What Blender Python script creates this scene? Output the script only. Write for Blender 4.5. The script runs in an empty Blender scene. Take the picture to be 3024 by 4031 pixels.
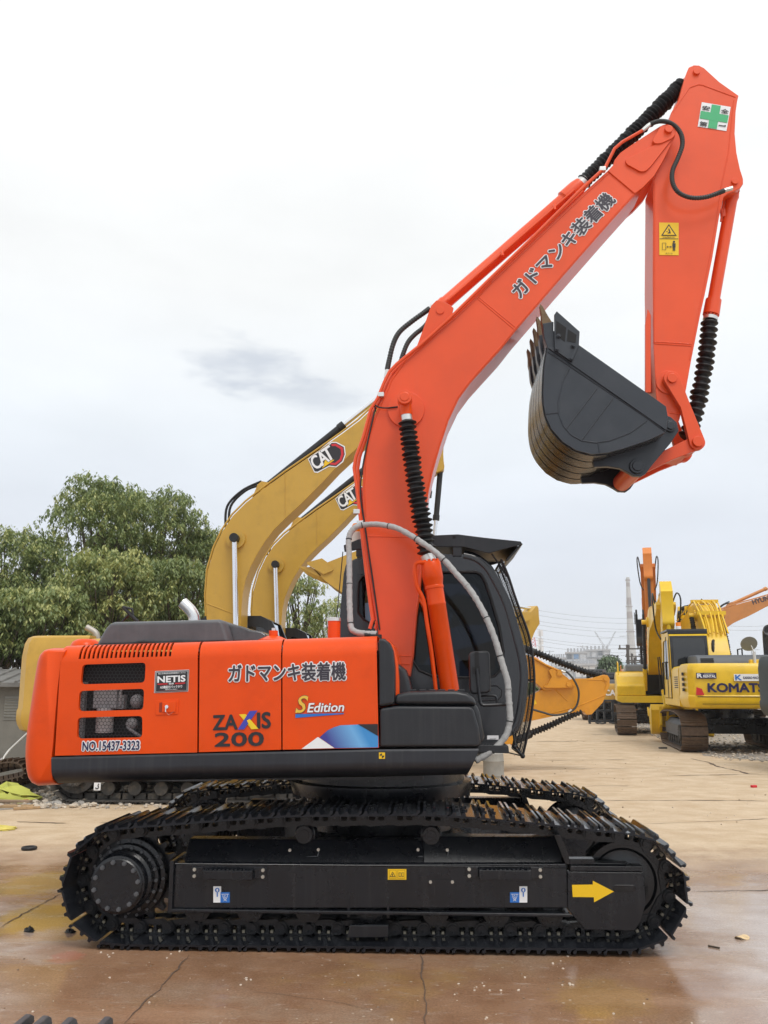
import bpy, bmesh, math, random
import numpy as np
from mathutils import Vector, Matrix
from mathutils.geometry import tessellate_polygon
random.seed(7); RNG = np.random.default_rng(7)
S = bpy.context.scene
COL = S.collection
R = math.radians

# ------------------------------------------------------------------ camera
F, PITCH, YAW = 3530.0, R(11.0), R(2.83)
CAM = Vector((0.0, -6.26, 1.71))
cd = bpy.data.cameras.new('camera'); cam = bpy.data.objects.new('camera', cd); COL.objects.link(cam)
cam.location = CAM; cam.rotation_euler = (math.pi/2 + PITCH, 0, YAW)
cd.sensor_fit = 'VERTICAL'; cd.sensor_height = 36; cd.sensor_width = 27; cd.lens = 36*F/4031
cd.clip_start = .05; cd.clip_end = 6000
S.camera = cam

# ------------------------------------------------------------------ sky, sun, exposure
SUN_EL, SUN_AZ = R(58), R(150)          # azimuth clockwise from +y: behind the camera, to the right
w = bpy.data.worlds.new('World'); S.world = w; w.use_nodes = True
def build_world():
    nt = w.node_tree; nt.nodes.clear(); N = nt.nodes.new; L = nt.links.new
    out = N('ShaderNodeOutputWorld')
    sky = N('ShaderNodeTexSky'); sky.sky_type = 'NISHITA'; sky.sun_disc = False
    sky.sun_elevation = SUN_EL; sky.sun_rotation = SUN_AZ
    bg1 = N('ShaderNodeBackground'); bg1.inputs[1].default_value = .10; L(sky.outputs[0], bg1.inputs[0])
    tc = N('ShaderNodeTexCoord')
    sep = N('ShaderNodeSeparateXYZ'); L(tc.outputs['Generated'], sep.inputs[0])
    # overcast cloud deck: pale blue-grey low down, white higher up, soft mottling
    ramp = N('ShaderNodeValToRGB'); L(sep.outputs[2], ramp.inputs[0])
    e = ramp.color_ramp.elements
    e[0].position = 0.0; e[0].color = (.86, .905, .97, 1)
    e[1].position = .62; e[1].color = (1.06, 1.07, 1.06, 1)
    a = e.new(.13); a.color = (.825, .875, .965, 1)
    a = e.new(.27); a.color = (.885, .935, .985, 1)
    a = e.new(.42); a.color = (1.0, 1.015, 1.01, 1)
    mp = N('ShaderNodeMapping'); L(tc.outputs['Generated'], mp.inputs[0]); mp.inputs['Scale'].default_value = (1, 1, 3.0)
    n1 = N('ShaderNodeTexNoise'); n1.inputs['Scale'].default_value = 2.6; n1.inputs['Detail'].default_value = 5; n1.inputs['Roughness'].default_value = .5
    L(mp.outputs[0], n1.inputs['Vector'])
    mr = N('ShaderNodeMapRange'); mr.inputs[1].default_value = .3; mr.inputs[2].default_value = .7
    mr.inputs[3].default_value = .925; mr.inputs[4].default_value = 1.06; L(n1.outputs[0], mr.inputs[0])
    m1 = N('ShaderNodeMix'); m1.data_type = 'RGBA'; m1.blend_type = 'MULTIPLY'; m1.inputs[0].default_value = 1
    L(ramp.outputs[0], m1.inputs[6]); L(mr.outputs[0], m1.inputs[7])
    # two darker cloud banks in fixed directions
    last = m1.outputs[2]
    n2 = N('ShaderNodeTexNoise'); n2.inputs['Scale'].default_value = 13; n2.inputs['Detail'].default_value = 8; n2.inputs['Roughness'].default_value = .55
    L(mp.outputs[0], n2.inputs['Vector'])
    for (px, py, wx, wz, amt, nz) in ((965, 1435, .078, .026, .44, 1.35), (1185, 1550, .07, .017, .30, 1.35), (700, 1900, .32, .07, .06, .6), (2300, 2050, .25, .05, .05, .6)):
        d = ray(px, py).normalized()
        rgt = d.cross(Vector((0, 0, 1))).normalized(); up = rgt.cross(d)
        def dot(v):
            q = N('ShaderNodeVectorMath'); q.operation = 'DOT_PRODUCT'; q.inputs[1].default_value = v
            L(tc.outputs['Generated'], q.inputs[0]); return q.outputs['Value']
        def math_(op, a, b):
            q = N('ShaderNodeMath'); q.operation = op
            for i, v in enumerate((a, b)):
                if isinstance(v, (int, float)): q.inputs[i].default_value = v
                else: L(v, q.inputs[i])
            return q.outputs[0]
        a_ = math_('POWER', math_('ABSOLUTE', math_('DIVIDE', dot(rgt), wx), 0), 2)
        b_ = math_('POWER', math_('ABSOLUTE', math_('DIVIDE', dot(up), wz), 0), 2)
        r_ = math_('SQRT', math_('ADD', a_, b_), 0)
        r_ = math_('ADD', r_, math_('MULTIPLY', math_('SUBTRACT', n2.outputs[0], .5), 2*nz))
        r_ = math_('ADD', r_, math_('MULTIPLY', math_('LESS_THAN', dot(d), 0.0), 9.0))
        k = N('ShaderNodeMapRange'); k.interpolation_type = 'SMOOTHSTEP'
        k.inputs[1].default_value = .1; k.inputs[2].default_value = 1.25; k.inputs[3].default_value = amt; k.inputs[4].default_value = 0
        L(r_, k.inputs[0])
        mx = N('ShaderNodeMix'); mx.data_type = 'RGBA'; mx.inputs[7].default_value = (.33, .40, .53, 1)
        L(k.outputs[0], mx.inputs[0]); L(last, mx.inputs[6]); last = mx.outputs[2]
    bg2 = N('ShaderNodeBackground'); bg2.inputs[1].default_value = 1.0; L(last, bg2.inputs[0])
    ms = N('ShaderNodeMixShader'); ms.inputs[0].default_value = .94
    L(bg1.outputs[0], ms.inputs[1]); L(bg2.outputs[0], ms.inputs[2]); L(ms.outputs[0], out.inputs[0])

# a photograph pixel (3024 x 4031) turned into a direction / a world point at its own depth plane y = Y / on the ground
def ray(px, py):
    X = (px-1512)/F; U = -(py-2015.5)/F
    fw = math.cos(PITCH) - U*math.sin(PITCH); up = math.sin(PITCH) + U*math.cos(PITCH)
    return Vector((X*math.cos(YAW) - fw*math.sin(YAW), X*math.sin(YAW) + fw*math.cos(YAW), up))
def P(px, py, Y):
    d = ray(px, py); return CAM + d*((Y-CAM.y)/d.y)
def G(px, py, z=0.0):
    d = ray(px, py); return CAM + d*((z-CAM.z)/d.z)
def D(px, dist):
    """point on the ground in the column of pixel px, dist metres ahead"""
    d = ray(px, 2600); h = Vector((d.x, d.y, 0)).normalized(); q = CAM + h*dist; q.z = 0; return q

build_world()
sl = bpy.data.lights.new('sun', 'SUN'); so = bpy.data.objects.new('sun', sl); COL.objects.link(so)
sl.energy = 1.5; sl.angle = R(22); sl.color = (1, .965, .92)
sd = Vector((math.sin(SUN_AZ)*math.cos(SUN_EL), math.cos(SUN_AZ)*math.cos(SUN_EL), math.sin(SUN_EL)))
so.rotation_euler = sd.to_track_quat('Z', 'Y').to_euler(); so.location = (5, -8, 14)
S.view_settings.view_transform = 'Standard'; S.view_settings.look = 'None'; S.view_settings.exposure = 0.12; S.view_settings.gamma = 1
S.render.engine = 'CYCLES'
S.cycles.max_bounces = 6; S.cycles.diffuse_bounces = 3; S.cycles.glossy_bounces = 3; S.cycles.transparent_max_bounces = 8

# ------------------------------------------------------------------ object helpers
def tag(o, label, cat, group=None, kind=None):
    if label: o['label'] = label
    if cat: o['category'] = cat
    if group: o['group'] = group
    if kind: o['kind'] = kind
    return o
def thing(name, label, cat, loc=(0, 0, 0), rz=0, group=None, sc=1):
    o = bpy.data.objects.new(name, None); COL.objects.link(o); o.empty_display_size = .3
    o.location = loc; o.rotation_euler = (0, 0, rz); o.scale = (sc, sc, sc)
    tag(o, label, cat, group)
    WM[o.name] = Matrix.LocRotScale(Vector(loc), Matrix.Rotation(rz, 3, 'Z'), Vector((sc, sc, sc)))
    return o
WM = {}
def world_of(o):
    while o.parent: o = o.parent
    return WM.get(o.name, Matrix.Identity(4))

class MB:
    """collects shapes; build() links them as ONE mesh object"""
    def __init__(s): s.v = []; s.f = []; s.m = []; s.mi = 0
    def add(s, vs, fs):
        b = len(s.v); s.v.extend([tuple(v) for v in vs]); s.f.extend([tuple(i+b for i in f) for f in fs]); s.m.extend([s.mi]*len(fs)); return s
    def mat(s, i): s.mi = i; return s
    def box(s, c, d, M=None):
        c = Vector(c); hx, hy, hz = d[0]/2, d[1]/2, d[2]/2
        vs = [Vector((x, y, z)) for x in (-hx, hx) for y in (-hy, hy) for z in (-hz, hz)]
        if M is not None: vs = [M @ v for v in vs]
        return s.add([c+v for v in vs], [(0, 1, 3, 2), (4, 6, 7, 5), (0, 4, 5, 1), (2, 3, 7, 6), (0, 2, 6, 4), (1, 5, 7, 3)])
    def prism(s, pts, y0, y1, inset1=0):
        """outline of (x, z) points (or 3-D points, whose y is dropped) swept from y0 to y1"""
        q = [(p[0], p[-1]) for p in pts]; n = len(q)
        if inset1:
            cx = sum(p[0] for p in q)/n; cz = sum(p[1] for p in q)/n
            q1 = [(cx+(x-cx)*(1-inset1), cz+(z-cz)*(1-inset1)) for x, z in q]
        else: q1 = q
        vs = [(x, y0, z) for x, z in q] + [(x, y1, z) for x, z in q1]
        return s.add(vs, [tuple(range(n)), tuple(range(2*n-1, n-1, -1))] + [(i, i+n, (i+1) % n+n, (i+1) % n) for i in range(n)])
    def prismx(s, pts, x0, x1):
        n = len(pts)
        vs = [(x0, y, z) for y, z in pts] + [(x1, y, z) for y, z in pts]
        return s.add(vs, [tuple(range(n)), tuple(range(2*n-1, n-1, -1))] + [(i, i+n, (i+1) % n+n, (i+1) % n) for i in range(n)])
    def loft(s, rings, cap=True, closed=True):
        n = len(rings[0]); vs = [p for r in rings for p in r]; fs = []
        for k in range(len(rings)-1):
            for i in range(n if closed else n-1):
                j = (i+1) % n
                fs.append((k*n+i, k*n+j, (k+1)*n+j, (k+1)*n+i))
        if cap: fs += [tuple(range(n-1, -1, -1)), tuple(range((len(rings)-1)*n, len(rings)*n))]
        return s.add(vs, fs)
    def lathe(s, p0, p1, prof, n=24):
        """prof: (t along p0->p1 in metres, radius)"""
        p0 = Vector(p0); ax = (Vector(p1)-p0).normalized()
        u = ax.orthogonal().normalized(); v = ax.cross(u)
        rings = [[p0+ax*t+(u*math.cos(2*math.pi*k/n)+v*math.sin(2*math.pi*k/n))*max(r, 1e-4) for k in range(n)] for t, r in prof]
        return s.loft(rings)
    def cyl(s, p0, p1, r0, r1=None, n=16):
        L = (Vector(p1)-Vector(p0)).length
        return s.lathe(p0, p1, [(0, r0), (L, r0 if r1 is None else r1)], n)
    def tube(s, path, r, n=8, cap=True):
        path = [Vector(p) for p in path]; rings = []; pu = None
        for i, p in enumerate(path):
            t = (path[min(i+1, len(path)-1)] - path[max(i-1, 0)]).normalized()
            u = t.orthogonal().normalized() if pu is None else (pu - t*pu.dot(t)).normalized()
            pu = u; v = t.cross(u); rr = r[i] if hasattr(r, '__len__') else r
            rings.append([p+(u*math.cos(2*math.pi*k/n)+v*math.sin(2*math.pi*k/n))*rr for k in range(n)])
        return s.loft(rings, cap)
    def sphere(s, c, r, n=12, sq=(1, 1, 1)):
        c = Vector(c); rings = []
        for i in range(n//2+1):
            a = math.pi*i/(n//2); rr = max(math.sin(a), .002)
            rings.append([c+Vector((r*sq[0]*rr*math.cos(2*math.pi*k/n), r*sq[1]*rr*math.sin(2*math.pi*k/n), r*sq[2]*math.cos(a))) for k in range(n)])
        return s.loft(rings)
    def holed(s, outer, holes, y, wall=.03):
        """flat panel in plane y with holes and hole walls going back"""
        loops = [[Vector((p[0], p[-1], 0)) for p in lp] for lp in [outer]+holes]
        tris = tessellate_polygon(loops)
        vs = [(v.x, y, v.y) for lp in loops for v in lp]
        s.add(vs, [tuple(t) for t in tris])
        for lp in loops[1:]:
            n = len(lp)
            s.add([(v.x, y, v.y) for v in lp]+[(v.x, y+wall, v.y) for v in lp], [(i, (i+1) % n, (i+1) % n+n, i+n) for i in range(n)])
        return s
    def build(s, name, mats, parent=None, world=True, bevel=0, smooth=35, seg=2, fixn=True):
        me = bpy.data.meshes.new(name)
        vs = s.v
        if parent is not None and world:
            Mi = world_of(parent).inverted(); vs = [Mi @ Vector(v) for v in vs]
        me.from_pydata([tuple(v) for v in vs], [], s.f)
        if not isinstance(mats, (list, tuple)): mats = [mats]
        for m in mats: me.materials.append(m)
        if len(mats) > 1: me.polygons.foreach_set('material_index', s.m)
        if fixn:
            bm = bmesh.new(); bm.from_mesh(me)
            bmesh.ops.recalc_face_normals(bm, faces=bm.faces); bm.to_mesh(me); bm.free()
        if smooth:
            me.shade_smooth() if hasattr(me, 'shade_smooth') else None
            me.set_sharp_from_angle(angle=R(smooth))
        me.update()
        o = bpy.data.objects.new(name, me); COL.objects.link(o)
        if parent is not None: o.parent = parent
        if bevel:
            b = o.modifiers.new('bevel', 'BEVEL'); b.width = bevel; b.segments = seg; b.limit_method = 'ANGLE'; b.angle_limit = R(40); b.harden_normals = True
        return o

def smooth_path(pts, k=6):
    pts = [Vector(p) for p in pts]; out = []
    for i in range(len(pts)-1):
        p0, p1, p2, p3 = pts[max(i-1, 0)], pts[i], pts[i+1], pts[min(i+2, len(pts)-1)]
        for j in range(k):
            t = j/k
            out.append(.5*((2*p1)+(p2-p0)*t+(2*p0-5*p1+4*p2-p3)*t*t+(3*p1-p0-3*p2+p3)*t**3))
    out.append(pts[-1]); return out
def PL(pts, Y): return [P(x, y, Y) for x, y in pts]
def circle(c, r, n=24, a0=0, a1=2*math.pi):
    return [(c[0]+r*math.cos(a0+(a1-a0)*k/n), c[1]+r*math.sin(a0+(a1-a0)*k/n)) for k in range(n+(0 if abs(a1-a0-2*math.pi) < 1e-6 else 1))]
def rounded(corners, r, n=5):
    """round the corners of a polygon of 2-D points"""
    out = []; m = len(corners); C = [Vector((c[0], c[-1])) for c in corners]
    for i in range(m):
        a, b, c = C[i-1], C[i], C[(i+1) % m]
        u = (a-b); v = (c-b); rr = min(r, u.length*.45, v.length*.45); p = b+u.normalized()*rr; q = b+v.normalized()*rr
        for k in range(n+1):
            t = k/n; out.append(p*(1-t)**2+b*2*t*(1-t)+q*t*t)
    return [(p.x, p.y) for p in out]

# ------------------------------------------------------------------ materials
def mat(name, col, rough=.5, metal=0, var=.06, vscale=6, bump=0, bscale=40, coat=0, spec=.5, streak=0, dirt=None, dirt_amt=0, dirt_scale=3, stretch=None):
    m = bpy.data.materials.new(name); m.use_nodes = True
    nt = m.node_tree; N = nt.nodes.new; L = nt.links.new; b = nt.nodes['Principled BSDF']
    b.inputs['Roughness'].default_value = rough; b.inputs['Metallic'].default_value = metal
    b.inputs['Coat Weight'].default_value = coat; b.inputs['Coat Roughness'].default_value = .12
    b.inputs['Specular IOR Level'].default_value = spec
    tc = N('ShaderNodeTexCoord'); vec = tc.outputs['Object']
    if stretch:
        mp = N('ShaderNodeMapping'); mp.inputs['Scale'].default_value = stretch; L(vec, mp.inputs[0]); vec = mp.outputs[0]
    n = N('ShaderNodeTexNoise'); n.inputs['Scale'].default_value = vscale; n.inputs['Detail'].default_value = 6; n.inputs['Roughness'].default_value = .6; L(vec, n.inputs['Vector'])
    mr = N('ShaderNodeMapRange'); mr.inputs[1].default_value = .25; mr.inputs[2].default_value = .75; mr.inputs[3].default_value = 1-var; mr.inputs[4].default_value = 1+var; L(n.outputs[0], mr.inputs[0])
    mx = N('ShaderNodeMix'); mx.data_type = 'RGBA'; mx.blend_type = 'MULTIPLY'; mx.inputs[0].default_value = 1; mx.inputs[6].default_value = (*col, 1); L(mr.outputs[0], mx.inputs[7])
    c = mx.outputs[2]
    if streak:
        mp = N('ShaderNodeMapping'); mp.inputs['Scale'].default_value = (34, 34, 1.3); L(tc.outputs['Object'], mp.inputs[0])
        n3 = N('ShaderNodeTexNoise'); n3.inputs['Scale'].default_value = 1; n3.inputs['Detail'].default_value = 4; L(mp.outputs[0], n3.inputs['Vector'])
        k = N('ShaderNodeMapRange'); k.inputs[1].default_value = .52; k.inputs[2].default_value = .8; k.inputs[3].default_value = 0; k.inputs[4].default_value = streak; L(n3.outputs[0], k.inputs[0])
        m3 = N('ShaderNodeMix'); m3.data_type = 'RGBA'; m3.inputs[7].default_value = (.2, .19, .18, 1); L(k.outputs[0], m3.inputs[0]); L(c, m3.inputs[6]); c = m3.outputs[2]
    if dirt:
        n4 = N('ShaderNodeTexNoise'); n4.inputs['Scale'].default_value = dirt_scale; n4.inputs['Detail'].default_value = 8; n4.inputs['Roughness'].default_value = .7; L(tc.outputs['Object'], n4.inputs['Vector'])
        k = N('ShaderNodeMapRange'); k.inputs[1].default_value = .5; k.inputs[2].default_value = .72; k.inputs[3].default_value = 0; k.inputs[4].default_value = dirt_amt; L(n4.outputs[0], k.inputs[0])
        m4 = N('ShaderNodeMix'); m4.data_type = 'RGBA'; m4.inputs[7].default_value = (*dirt, 1); L(k.outputs[0], m4.inputs[0]); L(c, m4.inputs[6]); c = m4.outputs[2]
    L(c, b.inputs['Base Color'])
    mr2 = N('ShaderNodeMapRange'); mr2.inputs[3].default_value = rough*.8; mr2.inputs[4].default_value = min(1, rough*1.25); L(n.outputs[0], mr2.inputs[0]); L(mr2.outputs[0], b.inputs['Roughness'])
    if bump:
        nb = N('ShaderNodeTexNoise'); nb.inputs['Scale'].default_value = bscale; nb.inputs['Detail'].default_value = 4; L(tc.outputs['Object'], nb.inputs['Vector'])
        bp = N('ShaderNodeBump'); bp.inputs['Strength'].default_value = bump; bp.inputs['Distance'].default_value = .01; L(nb.outputs[0], bp.inputs['Height']); L(bp.outputs[0], b.inputs['Normal'])
    return m
def flat(name, col, rough=.45): return mat(name, col, rough, var=.03, vscale=20)

M_ORANGE = mat('orange_paint', (.76, .072, .002), .34, coat=.12, spec=.22, var=.07, vscale=2.5, bump=.06, bscale=4, streak=.025, dirt=(.42, .030, .002), dirt_amt=.35, dirt_scale=1.6)
M_ORANGE2 = mat('orange_boom_paint', (.79, .082, .013), .40, coat=.25, spec=.4, var=.08, vscale=2, bump=.06, bscale=5, streak=.035, dirt=(.56, .058, .014), dirt_amt=.22, dirt_scale=1.3)
M_BLACK = mat('black_plastic', (.014, .0155, .019), .34, var=.2, vscale=8, streak=.07, bump=.06, bscale=60)
M_SKIRT = mat('black_skirt_paint', (.017, .0195, .026), .36, var=.2, vscale=6, streak=.12, bump=.05, bscale=50)
M_FRAME = mat('black_frame_paint', (.0055, .0068, .0100), .27, var=.25, vscale=5, streak=.07, bump=.06, bscale=40)
M_WET = mat('wet_black_paint', (.006, .0068, .0085), .16, var=.3, vscale=7, bump=.12, bscale=30)
M_TRACK = mat('black_track_steel', (.005, .006, .0088), .26, var=.3, vscale=14, bump=.15, bscale=60, dirt=(.045, .04, .033), dirt_amt=.2, dirt_scale=9)
M_SHOE = mat('black_track_shoe', (.011, .0125, .0165), .085, var=.3, vscale=9, bump=.03, bscale=40, dirt=(.06, .052, .036), dirt_amt=.10, dirt_scale=7, spec=.32)
M_ZINC = mat('zinc_bolt', (.55, .53, .47), .35, metal=.7, var=.15); M_NUT = mat('dull_nut', (.34, .31, .24), .4, metal=.5, var=.3)
M_CHROME = mat('chrome', (.78, .79, .80), .12, metal=1, var=.03)
M_SILVER = mat('silver_fitting', (.7, .7, .68), .3, metal=.8)
M_RUBBER = mat('black_rubber', (.009, .0095, .011), .5, var=.2, bump=.1, bscale=50)
M_HOSE = mat('grey_rubber_hose', (.035, .038, .037), .5, var=.2)
M_GREY = mat('grey_hood_plastic', (.088, .092, .10), .42, var=.22, vscale=7, streak=.12, bump=.1, bscale=30)
M_BUCKET = mat('dark_grey_bucket_paint', (.026, .0315, .041), .33, var=.16, vscale=4, bump=.14, bscale=12, dirt=(.052, .056, .064), dirt_amt=.5, dirt_scale=3)
M_SHELL = mat('worn_bucket_shell', (.026, .027, .030), .26, metal=.2, var=.3, vscale=4, dirt=(.08, .07, .055), dirt_amt=.25, dirt_scale=5, bump=.1, stretch=(1, 6, 1))
M_TOOTH = mat('worn_tooth_steel', (.13, .085, .045), .5, metal=.5, var=.4, vscale=12, bump=.2)
M_CAB = mat('black_cab_paint', (.012, .0135, .017), .22, var=.15, vscale=5, coat=.4, bump=.03, bscale=4)
M_GLASS = mat('dark_tinted_glass', (.008, .010, .013), .06, var=.1, spec=.8)
M_WHITE = flat('white_sticker', (.82, .83, .84)); M_INK = flat('black_print', (.02, .02, .024)); M_YEL = flat('yellow_sticker', (.85, .53, .01))
M_BLUE = flat('blue_sticker', (.02, .16, .55)); M_NAVY = flat('navy_print', (.016, .014, .075)); M_GREEN = flat('green_print', (.05, .42, .17)); M_RED = flat('red_print', (.6, .02, .03))
M_GOLD = flat('gold_print', (.80, .50, .06)); M_DARKIN = mat('dark_interior', (.006, .006, .007), .7)
M_TEXTGREY = flat('dark_grey_print', (.045, .04, .055))
M_WRAP = mat('grey_fabric_wrap', (.37, .37, .365), .8, var=.18, vscale=40, bump=.5, bscale=70)
M_AMBER = mat('amber_lens', (.9, .25, .01), .2)
# ------------------------------------------------------------------ lettering and decals
_tc = {}
def text_raw(s, offset=0.0, shear=0.0, spacing=1.0):
    key = (s, offset, shear, spacing)
    if key in _tc: return _tc[key]
    c = bpy.data.curves.new('lettering', 'FONT'); c.body = s; c.offset = offset; c.shear = shear; c.space_character = spacing
    c.resolution_u = 3; c.fill_mode = 'FRONT'
    o = bpy.data.objects.new('lettering', c); COL.objects.link(o)
    bpy.context.view_layer.update()
    me = o.to_mesh()
    vs = [(v.co.x, v.co.y) for v in me.vertices]; fs = [tuple(p.vertices) for p in me.polygons]
    o.to_mesh_clear(); bpy.data.objects.remove(o); bpy.data.curves.remove(c)
    _tc[key] = (vs, fs); return vs, fs
def bbox(vs):
    xs = [v[0] for v in vs]; ys = [v[1] for v in vs]; return min(xs), max(xs), min(ys), max(ys)
def write(mb, s, A, B, H, nrm, layers, shear=0, spacing=1.0):
    """letters s between world points A and B (left and right foot of the line), H metres tall.
    layers: (material slot, stroke growth as a share of the letter height, lift); growth is made of shifted copies a hair apart"""
    A = Vector(A); B = Vector(B); nrm = Vector(nrm).normalized(); U = B-A; up = nrm.cross(U).normalized(); Un = U.normalized()
    vs, fs = text_raw(s, 0, shear, spacing)
    x0, x1, y0, y1 = bbox(vs)
    for slot, grow, lift in layers:
        r = grow*H
        ring = [(0, 0)] if r < 1e-5 else [(math.cos(2*math.pi*k/10), math.sin(2*math.pi*k/10)) for k in range(10)]
        mb.mat(slot)
        for i, (cx, cy) in enumerate(ring):
            o = A+nrm*(lift+i*.00012)+Un*(cx*r)+up*(cy*r)
            mb.add([o+U*((x-x0)/(x1-x0))+up*(H*(y-y0)/(y1-y0)) for x, y in vs], fs)
    return mb
NY = Vector((0, -1, 0))
def sheet(mb, slot, pts): mb.mat(slot).add(pts, [tuple(range(len(pts)))]); return mb
def quad_at(O, U, V, x0, y0, x1, y1, n, lift): return [Vector(O)+U*x+V*y+n*lift for x, y in ((x0, y0), (x1, y0), (x1, y1), (x0, y1))]
# ------------------------------------------------------------------ the yard
class NT:
    """small helper for node maths"""
    def __init__(s, m): s.nt = m.node_tree; s.N = s.nt.nodes.new; s.L = s.nt.links.new
    def put(s, sock, v):
        if v is None: return
        if isinstance(v, (int, float)): sock.default_value = v
        elif isinstance(v, tuple): sock.default_value = v if len(v) != 3 or len(sock.default_value) == 3 else (*v, 1)
        else: s.L(v, sock)
    def m(s, op, a, b=None, c=None):
        q = s.N('ShaderNodeMath'); q.operation = op
        for i, v in enumerate((a, b, c)): s.put(q.inputs[i], v)
        return q.outputs[0]
    def ss(s, v, a, b, lo=0.0, hi=1.0):
        q = s.N('ShaderNodeMapRange'); q.interpolation_type = 'SMOOTHSTEP'; s.put(q.inputs[0], v)
        for i, k in zip((1, 2, 3, 4), (a, b, lo, hi)): q.inputs[i].default_value = k
        return q.outputs[0]
    def mix(s, f, a, b):
        q = s.N('ShaderNodeMix'); q.data_type = 'RGBA'; s.put(q.inputs[0], f); s.put(q.inputs[6], a); s.put(q.inputs[7], b); return q.outputs[2]
    def noise(s, vec, sc, det=5, ro=.55, stretch=None, seed=0):
        if stretch or seed:
            mp = s.N('ShaderNodeMapping'); mp.inputs['Scale'].default_value = stretch or (1, 1, 1); mp.inputs['Location'].default_value = (seed*7.3, seed*3.1, seed); s.L(vec, mp.inputs[0]); vec = mp.outputs[0]
        q = s.N('ShaderNodeTexNoise'); q.inputs['Scale'].default_value = sc; q.inputs['Detail'].default_value = det; q.inputs['Roughness'].default_value = ro; s.L(vec, q.inputs['Vector']); return q.outputs[0]
def ground_material():
    m = bpy.data.materials.new('yard_paving'); m.use_nodes = True; k = NT(m); bs = m.node_tree.nodes['Principled BSDF']
    tc = k.N('ShaderNodeTexCoord'); V = tc.outputs['Object']; sp = k.N('ShaderNodeSeparateXYZ'); k.L(V, sp.inputs[0]); x, y = sp.outputs[0], sp.outputs[1]
    nb = k.noise(V, .55, 4); nm = k.noise(V, 2.2, 6, .6); nf = k.noise(V, 14, 6, .65); nst = k.noise(V, 1.0, 6, .6, (.5, 3.2, 1), 3)
    wx = k.m('ADD', x, k.m('MULTIPLY', k.m('SUBTRACT', nb, .5), 1.6)); wy = k.m('ADD', y, k.m('MULTIPLY', k.m('SUBTRACT', nm, .5), 1.8))
    # dry sandy boards far back
    dry = k.mix(k.ss(nm, .3, .7), (.49, .365, .235), (.59, .465, .325)); dry = k.mix(k.ss(nst, .5, .75, 0, .5), dry, (.40, .27, .15)); dry = k.mix(k.ss(nf, .55, .75, 0, .35), dry, (.68, .55, .39))
    # wet brown concrete round the machine
    br = k.mix(k.ss(nm, .3, .7), (.235, .124, .068), (.305, .176, .104)); br = k.mix(k.ss(k.noise(V, 1.1, 6, .6, None, 5), .52, .72, 0, .6), br, (.34, .25, .18)); br = k.mix(k.ss(nf, .60, .74, 0, .4), br, (.40, .29, .21))
    br = k.mix(k.ss(k.noise(V, .9, 5, .6, None, 9), .56, .7, 0, .5), br, (.34, .205, .07))
    # concrete with the pale reflection of the sky painted into its colour
    pk = k.mix(k.ss(nm, .3, .7), (.36, .27, .22), (.46, .38, .335)); pk = k.mix(k.ss(nst, .5, .72, 0, .7), pk, (.28, .185, .115)); pk = k.mix(k.ss(nf, .56, .72, 0, .4), pk, (.52, .45, .40))
    # where: painted sky reflection to the right of the tracks and a mixed strip to the left
    right = k.m('MULTIPLY', k.ss(wx, 1.55, 2.2), k.ss(wy, 2.6, 1.7))
    left = k.m('MULTIPLY', k.m('MULTIPLY', k.ss(wx, -2.25, -2.9), k.ss(wy, 2.6, .9)), k.ss(k.noise(V, .9, 5, .65, (1, 2.0, 1), 2), .40, .58))
    pale = k.m('MAXIMUM', right, left)
    near = k.ss(wy, 4.6, 2.2)
    c = k.mix(near, dry, br); c = k.mix(pale, c, pk)
    # scuffs, fine grain and a few spilled colours
    sc_ = k.ss(k.noise(V, 6, 9, .78, (1, 2.6, 1), 13), .555, .66); sc_ = k.m('MULTIPLY', sc_, k.m('MULTIPLY_ADD', pale, .35, .35)); c = k.mix(sc_, c, (.58, .51, .45))
    s2_ = k.ss(k.noise(V, 11, 9, .8, (1, 2.2, 1), 17), .57, .66, 0, .6); c = k.mix(s2_, c, (.16, .095, .055))
    def spot(px_, py_, rad, col, amt):
        q = G(px_, py_); dx_ = k.m('SUBTRACT', x, q.x); dy_ = k.m('MULTIPLY', k.m('SUBTRACT', y, q.y), .8); d_ = k.m('SQRT', k.m('ADD', k.m('MULTIPLY', dx_, dx_), k.m('MULTIPLY', dy_, dy_)))
        d_ = k.m('ADD', k.m('DIVIDE', d_, rad), k.m('MULTIPLY', k.m('SUBTRACT', nm, .5), 1.3)); d_ = k.m('ADD', d_, k.m('MULTIPLY', k.m('SUBTRACT', nf, .5), .8)); return k.mix(k.ss(d_, 1.05, .6, 0, amt), c, col)
    c = spot(170, 3610, .42, (.42, .27, .05), .75); c = spot(120, 3480, .45, (.40, .27, .07), .6); c = spot(300, 3590, .10, (.34, .07, .05), .6); c = spot(262, 3768, .11, (.36, .11, .07), .5); c = spot(2390, 3930, .35, (.36, .22, .06), .35)
    gr_ = k.noise(V, 70, 5, .75); gm_ = k.N('ShaderNodeMix'); gm_.data_type = 'RGBA'; gm_.blend_type = 'MULTIPLY'; gm_.inputs[0].default_value = 1; k.L(c, gm_.inputs[6]); k.L(k.ss(gr_, .28, .72, .74, 1.26), gm_.inputs[7]); c = gm_.outputs[2]
    # loose grit and specks
    vo = k.N('ShaderNodeTexVoronoi'); vo.inputs['Scale'].default_value = 16; k.L(V, vo.inputs['Vector'])
    spk = k.m('MULTIPLY', k.ss(vo.outputs['Distance'], .16, .10), k.ss(k.noise(V, 3, 3, .5, None, 4), .52, .64))
    c = k.mix(k.m('MULTIPLY', spk, .6), c, (.60, .52, .42))
    dk = k.ss(k.noise(V, 9, 6, .7, None, 11), .66, .78, 0, .6); c = k.mix(dk, c, (.10, .065, .04))
    k.L(c, bs.inputs['Base Color'])
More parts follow.
